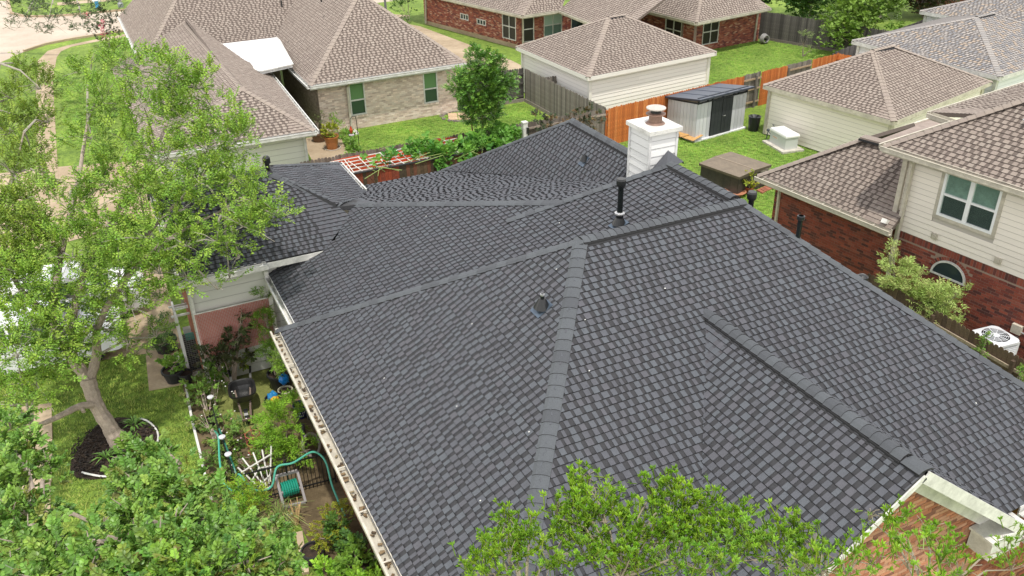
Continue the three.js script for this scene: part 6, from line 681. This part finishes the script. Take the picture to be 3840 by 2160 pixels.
// small-leaved tree top in the bottom foreground
const LIVE = [[[.05, .12, .012], [.07, .15, .015]], [[.17, .34, .022], [.13, .27, .02], [.2, .38, .026]], [[.32, .5, .035], [.38, .54, .04]]];
const gLive = [0, 1, 2].map(() => spray(8, .05, .019, .12, { whorl: 1, droop: .05, bark: [.7, .62, .5] }));
tree('tree', 'bright green small leaved tree top rising in front of the dark roof', [4.4, -3.2], [
  [[[4.4, 0, -3.2], [4.3, 3, -3.2], [4.2, 5.6, -3.4]], [.2, .15, .09]], [[[4.2, 5.6, -3.4], [3.7, 6.8, -4], [3.2, 7.8, -4.5]], [.05, .025, .007]], [[[4.2, 5.6, -3.4], [3.2, 6.6, -4.1], [2.4, 7.5, -4.8]], [.05, .025, .007]], [[[4.2, 5.6, -3.4], [4.6, 6.8, -3.5], [4.8, 7.7, -3.6]], [.05, .025, .007]], [[[4.2, 5.6, -3.4], [5.0, 6.6, -3.3], [5.6, 7.5, -3.2]], [.05, .025, .007]]],
  [[2.16,7.60,-5.44,0.12,0.11,28],[2.42,7.60,-5.65,0.11,0.11,25],[2.60,7.90,-5.57,0.09,0.11,16],[2.58,7.80,-5.43,0.13,0.11,28],[2.62,7.90,-5.16,0.15,0.12,39],[2.40,7.90,-5.11,0.17,0.12,46],[2.71,8.00,-5.28,0.07,0.09,10],[2.19,7.80,-5.14,0.16,0.11,43],[2.97,8.10,-5.26,0.09,0.11,18],[2.93,8.00,-5.11,0.15,0.13,43],[3.15,8.10,-5.28,0.12,0.11,25],[3.39,8.20,-5.41,0.07,0.11,12],[3.34,8.10,-5.31,0.14,0.11,32],[3.30,8.10,-5.03,0.18,0.14,61],[3.06,8.10,-4.98,0.18,0.14,61],[3.47,8.00,-4.94,0.13,0.12,32],[3.31,8.00,-4.69,0.2,0.14,64],[3.01,8.00,-4.74,0.2,0.14,64],[2.70,8.00,-4.85,0.18,0.13,54],[3.85,8.20,-5.01,0.09,0.11,14],[3.78,8.10,-4.84,0.15,0.13,43],[4.07,8.20,-4.90,0.1,0.11,18],[3.96,8.20,-4.69,0.15,0.13,46],[4.10,8.20,-4.55,0.14,0.12,39],[3.58,8.10,-4.60,0.2,0.14,64],[3.86,8.10,-4.46,0.2,0.14,68],[4.04,8.20,-4.25,0.18,0.13,57],[4.29,8.20,-4.34,0.11,0.11,21],[4.05,8.20,-3.99,0.2,0.13,61],[3.58,8.10,-4.24,0.22,0.14,72],[3.30,8.00,-4.43,0.22,0.14,72],[3.75,8.20,-3.99,0.2,0.13,61],[4.38,8.20,-4.02,0.15,0.12,36],[4.63,8.20,-4.00,0.14,0.12,32],[4.29,8.20,-3.76,0.22,0.13,61],[4.65,8.20,-3.73,0.18,0.12,26],[4.49,8.20,-3.51,0.2,0.12,30],[4.76,8.20,-3.47,0.18,0.12,26],[5.98,7.60,-4.24,0.09,0.11,7],[6.12,7.60,-4.10,0.14,0.13,15],[5.77,7.80,-3.75,0.15,0.13,19],[6.29,7.60,-3.83,0.13,0.11,11],[5.12,8.10,-3.49,0.16,0.12,22],[5.45,8.00,-3.38,0.18,0.12,26],[5.97,7.80,-3.43,0.16,0.12,19],[5.87,7.90,-3.17,0.18,0.12,24],[5.47,8.00,-3.19,0.18,0.12,26],[9.63,5.00,-4.74,0.23,0.23,26],[9.41,5.00,-4.46,0.27,0.23,33]], LIVE, gLive, { twigs: 9, tw: .35, per: 5, sp: .085, fill: .55, twigM: mat('brown grey twig', { c: [.26, .22, .16], rough: .9 }), singles: 300, single: 'leaf_cluster', tr: .22, rough: .4, leafKey: 'live', up: .7 });
{ // round tree behind the vines
  const DG = [[[.035, .1, .02], [.045, .12, .024]], [[.08, .2, .03], [.1, .23, .036]], [[.2, .38, .045], [.27, .45, .05]]], g = [0, 1].map(() => spray(7, .13, .05, .2));
  tree('tree', 'small round dark green tree with two thin trunks behind the vine bed', [14.1, -31.3], [[[[14.15, 0, -31.3], [14.1, 1.4, -31.4], [14.05, 2.6, -31.5], [14, 3.9, -31.5]], [.06, .05, .045, .02]], [[[13.95, 0, -31.4], [13.7, 1.4, -31.5], [13.6, 2.6, -31.6]], [.045, .04, .02]]], [[14.1, 4, -31.5, 1.0, .95, 900], [14, 5.0, -31.5, .5, .6, 200], [13.1, 4.1, -31.4, .5, .5, 150], [15, 3.8, -31.5, .6, .6, 240], [14, 2.9, -31.4, .75, .5, 400], [14.6, 4.7, -31.6, .5, .4, 160], [13.5, 3.4, -31.3, .5, .5, 180]], DG, g, { trunks: 2, twigs: 4, per: 6, rough: .35, bark: mat('tan bark', { c: [.34, .2, .1], map: tWood, m: .4 }), leafKey: 'gloss', sp: .14, tr: .15 });
}
function bush(label, x, z, blobs, cols, geos, o = {}) { const T = thing(o.name || 'shrub', label, o.cat || 'shrub', [x, o.y0 || 0, z], o.group); T.o = [x, o.y0 || 0, z]; const g = new GB(); for (const b of blobs) for (let i = 0; i < 4; i++) g.tube([[x + gs() * .06, o.y0 || 0, z + gs() * .06], mix([x, o.y0 || 0, z], [b[0], b[1], b[2]], .6), [b[0] + gs() * b[3] * .5, b[1] + gs() * .1, b[2] + gs() * b[3] * .5]], [.016, .012, .006], 5); g.mesh('stems', o.stem || mBark, T); foliage(T, 'foliage', geos, leafM(o.leafKey || 'oak', o), blobs, cols, { per: 6, sp: .09, ...o }); return T; }
const DKG = [[[.035, .085, .018]], [[.065, .16, .026], [.08, .185, .03]], [[.16, .29, .04]]], MID = [[[.07, .16, .02]], [[.15, .3, .035], [.17, .34, .04]], [[.28, .45, .05]]], BRT = [[[.1, .24, .02]], [[.24, .48, .03], [.2, .42, .028]], [[.38, .6, .045]]], YEL = [[[.1, .15, .012]], [[.3, .36, .02], [.24, .32, .02]], [[.5, .47, .02], [.56, .46, .03]]], BRN = [[[.05, .05, .025]], [[.09, .1, .03], [.12, .1, .04]], [[.26, .12, .05], [.2, .14, .05]]];
const gBroad = [0, 1].map(() => spray(6, .1, .06, .14)), gNarrow = [0, 1].map(() => spray(9, .1, .022, .18)), gVine = [0, 1].map(() => spray(3, .2, .17, .16, { round: 1 })), gFine = [0, 1].map(() => spray(8, .045, .02, .1));
bush('dark shrub with orange new leaves in front of the orange fence', 17.8, -31.3, [[17.2, 1.8, -31.3, .6, .5, 90], [18.2, 1.6, -31.3, .8, .6, 130], [16.6, 2.1, -31.3, .35, .5, 50], [18.8, 2, -31.3, .5, .5, 70], [19.4, 1.7, -31.5, .5, .5, 60]], [[[.02, .04, .014]], [[.04, .075, .025], [.05, .06, .03], [.06, .09, .03]], [[.14, .15, .05], [.42, .2, .07], [.24, .1, .04]]], gBroad, { tr: .1 });
bush('low sprawling dark twiggy shrub beside the white utility post', 15.7, -31.8, [[15.2, .9, -31.8, .7, .35, 50], [16.2, 1.1, -31.6, .7, .4, 60], [17.4, .9, -31, .8, .4, 70]], BRN, gBroad, { tr: .1 });
{ const T = thing('vine', 'squash vines with big bright leaves spilling over the lattice bed', 'vine', [12, 0, -30.4]); const g = new GB(); for (let i = 0; i < 26; i++) { const x = rr(9, 15), z = rr(-31.6, -29.5); g.tube([[x, 1.85, z], [x + rr(-.8, .2), 2 + rr(0, .2), z + rr(-.3, .3)], [x + rr(-1.6, .2), 1.88, z + rr(-.5, .5)]], .014, 5); } tag(g.mesh('stems', mat('green stem', { c: [.25, .32, .1] }), T), null, null, null, 'stuff'); foliage(T, 'leaves', gVine, leafM('vine', { tr: .25 }), [[12.6, 1.95, -30.2, .7, .25, 70], [13.5, 2, -30.4, .7, .3, 90], [14.5, 2, -30.8, .8, .3, 90], [15.2, 1.7, -31, .8, .35, 60], [11.7, 2, -30.3, .55, .22, 46], [11.5, 1.75, -30.0, .5, .25, 40], [12.6, 1.65, -29.95, .5, .3, 40], [10.9, 1.95, -30.8, .6, .2, 36], [9.6, 1.95, -30.7, .45, .15, 12], [8.7, 1.9, -30, .3, .12, 5], [13.8, 1.75, -29.95, .6, .35, 50], [11.5, 1.95, -31.4, .6, .2, 30]], [[[.05, .14, .015]], [[.1, .27, .03], [.13, .31, .04]], [[.22, .42, .06]]], { singles: 300, single: 'vine_leaf', per: 4, sp: .2, up: .8, tr: .25, leafKey: 'vine', fill: .5 }); }
bush('yellow green shrub with narrow drooping leaves against the dark red brick wall', 19.35, -14, [[19.3, 2, -14.6, .5, .45, 300], [19.4, 1.6, -13.7, .6, .5, 400], [19.3, 1.9, -13.2, .45, .45, 240], [19.4, 1, -14.3, .6, .5, 300], [19.3, 1.1, -13.1, .45, .4, 200], [19.2, 2.6, -15, .2, .25, 24], [19.4, 2.3, -12.75, .3, .3, 30], [19.3, 1.3, -12.6, .3, .3, 24]], [[[.2, .32, .06]], [[.45, .62, .16], [.4, .56, .14]], [[.6, .7, .24], [.62, .5, .24]]], gNarrow, { tr: .25, sp: .12 });
for (const [z, h, l] of [[-11.3, 1.95, 'young vine climbing the brown fence, nearer the air conditioner'], [-10.2, 1.75, 'young vine on the brown fence rail, nearer the picture edge']]) bush(l, 18.7, z, [[18.68, h, z, .1, .22, 22], [18.66, h - .4, z + .06, .14, .2, 22], [18.66, h - .75, z - .04, .16, .2, 20]], MID, gFine, { name: 'vine', cat: 'vine', sp: .06, singles: 60, single: 'leaf_spray' });
// garden by the left wall
bush('big bright green bush in the middle of the side garden', 2.1, -17.2, [[2.1, .8, -17.3, .55, .6, 240], [2.5, .9, -17.8, .45, .5, 140], [1.75, .7, -17, .4, .5, 130], [2.45, .6, -16.7, .4, .45, 110], [2.1, 1.2, -17.5, .35, .35, 90]], BRT, gFine.concat(gNarrow), { sp: .08, per: 7 });
bush('yellow leaved bush in the front bed by the wall', 2.5, -14.0, [[2.5, .5, -14.1, .4, .35, 130], [2.2, .45, -13.8, .3, .3, 80], [2.7, .55, -14.5, .3, .3, 70]], YEL, gFine, { sp: .07 });
bush('deep green shrub between the yellow bush and the brick wall', 2.6, -13.6, [[2.6, .5, -13.9, .22, .4, 70], [2.6, .4, -13.3, .22, .35, 60]], DKG, gBroad, { sp: .08 });
bush('bright shrub at the iron fence corner among the hose loops', .9, -15.6, [[.85, .6, -15.6, .35, .45, 100], [1.15, .7, -15.4, .3, .35, 70], [.6, .5, -15.2, .3, .3, 60]], BRT.slice(0, 2).concat([YEL[2]]), gNarrow, { sp: .08 });
bush('tangled border of low flowers along the long white edging', .75, -18.3, [[.7, .35, -20.9, .3, .35, 70], [.75, .45, -20.2, .3, .4, 80], [.65, .4, -19.4, .3, .35, 70], [.9, .4, -18.6, .35, .35, 80], [.6, .35, -17.8, .28, .3, 70], [.65, .35, -17, .28, .3, 60], [1.2, .45, -18.1, .35, .4, 80], [1.3, .35, -17, .3, .3, 60], [.6, .3, -16.3, .25, .25, 40], [1.15, .5, -20.9, .25, .35, 50]], [[[.05, .12, .02]], [[.13, .26, .03], [.16, .3, .04], [.11, .19, .04]], [[.26, .42, .055], [.3, .22, .08]]], gFine.concat(gBroad), { sp: .1 });
{ const T = thing('flowers', 'small white and pink blossoms dotted over the garden border', 'flowers', [1, 0, -18.5]), g = new GB(); for (let i = 0; i < 34; i++) { const x = rr(.55, 1.7), z = rr(-21, -16.4), y = rr(.5, .85), k = pick([[.75, .75, .72], [.7, .68, .6], [.55, .3, .4]]); for (let p = 0; p < 5; p++) { const a = p * 1.257; leaf(g, [x, y, z], [Math.cos(a), .2, Math.sin(a)], [0, 1, 0], .024, .018, k, 0); } g.bar([x, y - .3, z], [x, y, z], .006, .006, [.1, .2, .05], [1, 0, 0]); } tag(g.mesh('blossoms', mat('petal', { rough: .7, vc: 1 }), T), null, null, null, 'stuff'); }
bush('tall leafy plant rising from the black tub under the eave', 2.76, -20.3, [[2.75, 1.0, -20.4, .3, .5, 90], [2.7, 1.7, -20.9, .28, .45, 70], [2.8, 2.2, -21.2, .18, .35, 36], [2.85, 1.2, -19.9, .25, .4, 60]], DKG.slice(0, 1).concat([MID[1], BRT[2]]), gNarrow, { sp: .09, y0: .4 });
bush('yellow green bush in the bed below the mesh', 2.5, -22.0 + .5, [[2.45, .7, -21.6, .4, .4, 110], [2.05, .55, -21.5, .3, .3, 60], [2.85, .7, -21.75, .25, .35, 50]], YEL.slice(0, 1).concat([[[.25, .36, .03]], YEL[2]]), gBroad, { sp: .09 });
bush('dark reddish climbing plant trained up the mesh', 1.6, -21.0, [[1.2, .8, -21.05, .3, .4, 50], [1.5, 1.1, -21.05, .3, .3, 50], [1.85, 1.4, -21.1, .25, .25, 40], [2.1, 1.75, -21.1, .16, .25, 26], [2.25, 2.1, -21.15, .1, .16, 12], [1.05, 1.25, -21.1, .14, .3, 20], [1.9, 1.0, -20.95, .3, .3, 40]], [[[.03, .035, .015]], [[.05, .065, .022], [.07, .06, .03], [.06, .09, .025]], [[.12, .1, .04], [.11, .17, .04]]], gBroad, { sp: .09 });
bush('pale broad leaved young plant in the bed by the arbour', 1.55, -21.75, [[1.55, .45, -21.8, .22, .25, 50]], MID, gNarrow, { sp: .08 });
bush('leafy shrub between the path and the wheelbarrow', 1.3, -21.2, [[1.3, .5, -21.2, .25, .3, 70]], DKG.slice(0, 1).concat([MID[1], MID[2]]), gBroad, { sp: .08 });
bush('potted flowers with purple and green leaves on the path', .22, -21.98, [[.22, .5, -21.98, .28, .16, 60]], MID, gBroad, { sp: .07, y0: .35 });
bush('drooping grey green plant in the large path tub', .2, -23.7, [[.2, .7, -23.7, .4, .4, 80], [.1, .5, -23.2, .3, .3, 40]], DKG, gNarrow, { sp: .1, y0: .35 });
bush('leafy plant in the round grey pot against the brick', 2.62, -12.9, [[2.62, .55, -12.9, .3, .2, 70], [2.4, .4, -12.7, .2, .2, 36]], MID, gBroad, { sp: .07, y0: .35 });
bush('ground cover shrub at the very front of the brick wall bed', 2.35, -12.4, [[2.2, .3, -12.3, .4, .25, 80], [2.6, .4, -12.1, .4, .3, 80], [2.1, .25, -13.0, .25, .2, 40]], BRT, gBroad, { sp: .09 });
{ const T = thing('grass_clump', 'arching clump of thin ornamental grass in the front bed', 'grass clump', [1.5, 0, -15.0]), g = new GB(); for (let i = 0; i < 130; i++) { const a = rnd() * 6.28, r = rr(.3, .75), h = rr(.3, .6), x = 1.5 + gs() * .1, z = -15 + gs() * .1, k = vary(pick([[.16, .24, .05], [.24, .3, .09], [.3, .26, .1]]), .2); g.bar([x, 0, z], [x + r * .45 * Math.cos(a), h, z + r * .45 * Math.sin(a)], .014, .003, k); g.bar([x + r * .45 * Math.cos(a), h, z + r * .45 * Math.sin(a)], [x + r * Math.cos(a), h * .65, z + r * Math.sin(a)], .01, .003, k); } tag(g.mesh('blades', mat('grass blade', { rough: .8, vc: 1 }), T), null, null, null, 'stuff'); const S = thing('cut_stalks', 'bundle of pale straw coloured cut stalks beside the hose cart', 'stalks', [1.85, 0, -14.95]), q = new GB(); for (let i = 0; i < 16; i++) q.bar([1.85 + gs() * .05, 0, -14.95 + gs() * .05], [1.85 + gs() * .22, rr(.35, .6), -15.0 + gs() * .12], .014, .014, vary([.55, .38, .18], .2), [1, 0, 0]); tag(q.mesh('stalks', mat('straw', { rough: .9, vc: 1 }), S), null, null, null, 'stuff'); }
for (const [l, x, z] of [['strap leaved plant in the bark ring, nearer side of the trunk', -1.75, -19.25], ['strap leaved plant in the bark ring behind the trunk', -1.0, -20.3]]) { const T = thing('strap_plant', l, 'plant', [x, 0, z]), g = new GB(); for (let i = 0; i < 34; i++) { const a = rnd() * 6.28, r = rr(.15, .42), h = rr(.12, .3); leaf(g, [x, .04, z], nrm([Math.cos(a) * r, h, Math.sin(a) * r]), [0, 1, 0], rr(.3, .5), .035, vary([.11, .23, .03], .3), .4); } g.mesh('leaf_tuft', mat('strap leaf', { rough: .5, vc: 1 }), T); }
// patio planting by the tan house
bush('airy shrub in the clay pot at the tan brick corner', 9.15, -39.6, [[9.15, 1.0, -39.6, .5, .5, 90]], [[[.08, .12, .03]], [[.15, .2, .06]], [[.25, .3, .1]]], gFine, { sp: .1, y0: .4 }); bush('yellow variegated plant in the orange glazed pot', 9.4, -38.3, [[9.4, .85, -38.3, .42, .24, 90]], YEL, gBroad, { sp: .09, y0: .6 }); bush('bright green bush against the tan brick by the downspout', 10.15, -39.9, [[10.15, .6, -39.9, .45, .45, 130], [10.4, .3, -39.2, .3, .25, 50]], BRT, gFine, { sp: .1 }); bush('low mixed plants along the patio edge', 10.2, -38, [[10.2, .3, -38.4, .35, .25, 60], [10.25, .3, -37.6, .4, .25, 60], [10, .25, -36.9, .4, .25, 60]], MID, gBroad, { sp: .1 }); bush('small potted plant beside the brown hot tub', 22.75, -24.85, [[22.75, .55, -24.85, .22, .25, 40]], YEL, gBroad, { sp: .07, y0: .28 });
// by the street and at the back
bush('crape myrtle with magenta blossom beside the far roof corner', 1.7, -65.5, [[1.4, 1.6, -65.5, .9, 1.1, 190], [2.2, 1.9, -65.3, .8, 1.1, 160]], [[[.02, .035, .014]], [[.035, .055, .02], [.05, .07, .022]], [[.08, .1, .03]]], gBroad, { sp: .16 }); { const T = thing('blossom', 'magenta crape myrtle blossom heads near the street', 'blossom', [1.5, 0, -64.7]), g = new GB(); for (const [x, y, z] of [[1.45, 1.5, -64.5], [1.5, 1.1, -64.45], [.75, 2.3, -64.9], [1.6, 1.75, -64.5]]) for (let i = 0; i < 60; i++) leaf(g, [x + gs() * .12, y + gs() * .16, z + gs() * .1], nrm([gs(), gs(), gs()]), [0, 1, 0], .07, .06, vary([.55, .02, .12], .3), 0); tag(g.mesh('petals', mat('petal', {}), T), null, null, null, 'stuff'); }
bush('olive brown rounded shrub next to the crape myrtle', 2.1, -61, [[2.0, 1.1, -62, .8, .9, 170], [2.3, 1.0, -60, .8, .8, 150]], [[[.04, .05, .02]], [[.09, .1, .03], [.11, .09, .035]], [[.17, .17, .05]]], gFine, { sp: .16 });
bush('dark green shrub at the corner of the red brick house', 22.1, -62.2, [[21.7, 1.3, -62.5, 1.0, 1.3, 260], [22.4, 2.2, -62.8, .9, 1.0, 170]], DKG, gBroad, { sp: .18 });
bush('loose bright green tree overhanging the long grey fence', 43.5, -39.4, [[42.6, 2.2, -39.6, 1.6, 1.4, 620], [44.8, 2.8, -40, 1.7, 1.4, 620], [43.4, 4, -40.6, 1.6, 1.2, 420], [41.4, 1.4, -39, 1, 1, 130], [46.6, 3, -40.2, 1.4, 1.1, 200], [44.2, 1, -37.9, .8, .9, 90], [45.6, 4.4, -41.4, 1.4, .9, 170]], [[[.06, .12, .016]], [[.15, .27, .03], [.18, .3, .04]], [[.28, .42, .06]]], gVine, { name: 'tree', cat: 'tree', sp: .3, per: 7 });
bush('thin sapling standing on the far lawn', 39.8, -40.3, [[39.7, 1.1, -40.3, .35, .7, 34], [40.2, .5, -40, .4, .3, 20]], [[[.12, .2, .05]], [[.25, .36, .1]], [[.36, .46, .14]]], gNarrow, { name: 'sapling', cat: 'sapling', sp: .14 });
for (const [l, x, z, c] of [['dark tree behind the back fence, leftmost', 44.5, -50.5, DKG], ['dark tree behind the back fence, next to the bright tree', 46.5, -47, DKG], ['tree with pale blossom behind the bright tree', 51, -46.5, [DKG[0], DKG[1], [[.3, .3, .25], [.12, .2, .04]]]], ['reddish leaved tree near the brown corner fence', 55, -44.5, [[[.05, .03, .02]], [[.08, .07, .03], [.06, .1, .03]], [[.3, .05, .08], [.12, .12, .04]]]], ['dark tree at the far top edge behind the brown fence', 63, -47, DKG]]) bush(l, x, z, [[x, 2.2, z, 1.9, 1.9, 1100], [x + 1.4, 4, z - 1, 1.7, 1.4, 400], [x - 1.4, 2.6, z - .5, 1.6, 1.5, 700]], c, gVine, { name: 'tree', cat: 'tree', sp: .3, per: 7 });
tree('tree', 'dark oak branch hanging in from the top left corner', [-9, -66], [[[[-9, 0, -66], [-8.6, 3.5, -66], [-7.5, 7.5, -65.5]], [.34, .28, .24]], [[[-7.5, 7.5, -65.5], [-4.5, 8, -64], [-2.4, 7.2, -62.5], [.3, 6.3, -61.5]], [.16, .12, .08, .03]]], [[-1.93,5.50,-50.70,1.3,0.8,150],[-0.78,6.00,-48.12,1.4,0.8,170],[0.35,5.60,-48.18,1.2,0.8,130],[-1.24,4.60,-51.52,0.9,0.7,80],[-2.15,4.60,-53.19,0.6,0.5,40],[1.45,6.20,-46.66,1,0.7,90],[0.37,4.20,-51.65,0.6,0.5,40],[-2.78,4.00,-54.04,0.3,0.4,14],[2.28,6.40,-45.46,0.8,0.5,50]], [[[.02, .045, .014]], [[.04, .08, .018], [.05, .1, .02]], [[.1, .16, .03]]], gOak, { twigs: 4, sp: .2 });

// grass tufts over the lawns, so that they are not a flat sheet
{ const g = new GB(); for (let i = 0; i < 5; i++) { const a = i * 1.3, x = Math.cos(a) * .03, z = Math.sin(a) * .03, tx = x * 2.6, tz = z * 2.6, s = [-Math.sin(a) * .008, 0, Math.cos(a) * .008]; g.tri(add([x, 0, z], s), sub([x, 0, z], s), [tx, .06 + .012 * (i % 3), tz], [1, 1, 1]); } const geo = g.geo();
  const R = [[-4.4, .28, -24, -12.5, 9000, 0], [14, 29, -32.2, -24.3, 13000, 1], [10.9, 20.4, -40.2, -32.7, 9000, 1], [29.6, 42.5, -44.8, -35.4, 8000, 1], [-1.7, 2.4, -58, -44, 5000, 1], [20, 24.5, -24.6, -19.5, 2500, 1], [.3, 1.75, -15, -12.5, 1500, 0]], P = [];
  for (const [x0, x1, z0, z1, n, b] of R) for (let i = 0; i < n; i++) { const x = rr(x0, x1), z = rr(z0, z1); if (Math.hypot(x + 1.5, (z + 19.6) / 1.12) < 1.1 || (x < -2.85 && z > -22.7 && z < -17) || (x > -.55 && z < -21.6 && x < 1)) continue; const pt = Math.sin(x * 1.7 + Math.sin(z * .9) * 2) * Math.sin(z * 1.3 + x * .4); P.push([x, z, b, pt]); }
  const I = new THREE.InstancedMesh(geo, mat('grass blades', { rough: .8, vc: 1 }), P.length); P.forEach(([x, z, b, pt], i) => { const s = rr(.6, 1.25); mT.compose(vT.set(x, .002, z), qT.setFromAxisAngle(new THREE.Vector3(0, 1, 0), rnd() * 6.28), sT.set(s * 1.3, s * .8, s * 1.3)); I.setMatrixAt(i, mT); const c = pick(b ? [[.16, .33, .03], [.24, .41, .05], [.13, .27, .03], [.3, .42, .08]] : [[.14, .24, .025], [.24, .33, .045], [.31, .35, .07], [.1, .17, .02]]), k = 1 + .25 * pt + rr(-.15, .15); I.setColorAt(i, cT.setRGB(c[0] * k, c[1] * k, c[2] * k)); }); I.name = 'grass'; I.castShadow = I.receiveShadow = true; tag(I, 'short mown grass on the lawns', 'grass', null, 'stuff'); scene.add(I); }

renderer.render(scene, camera);
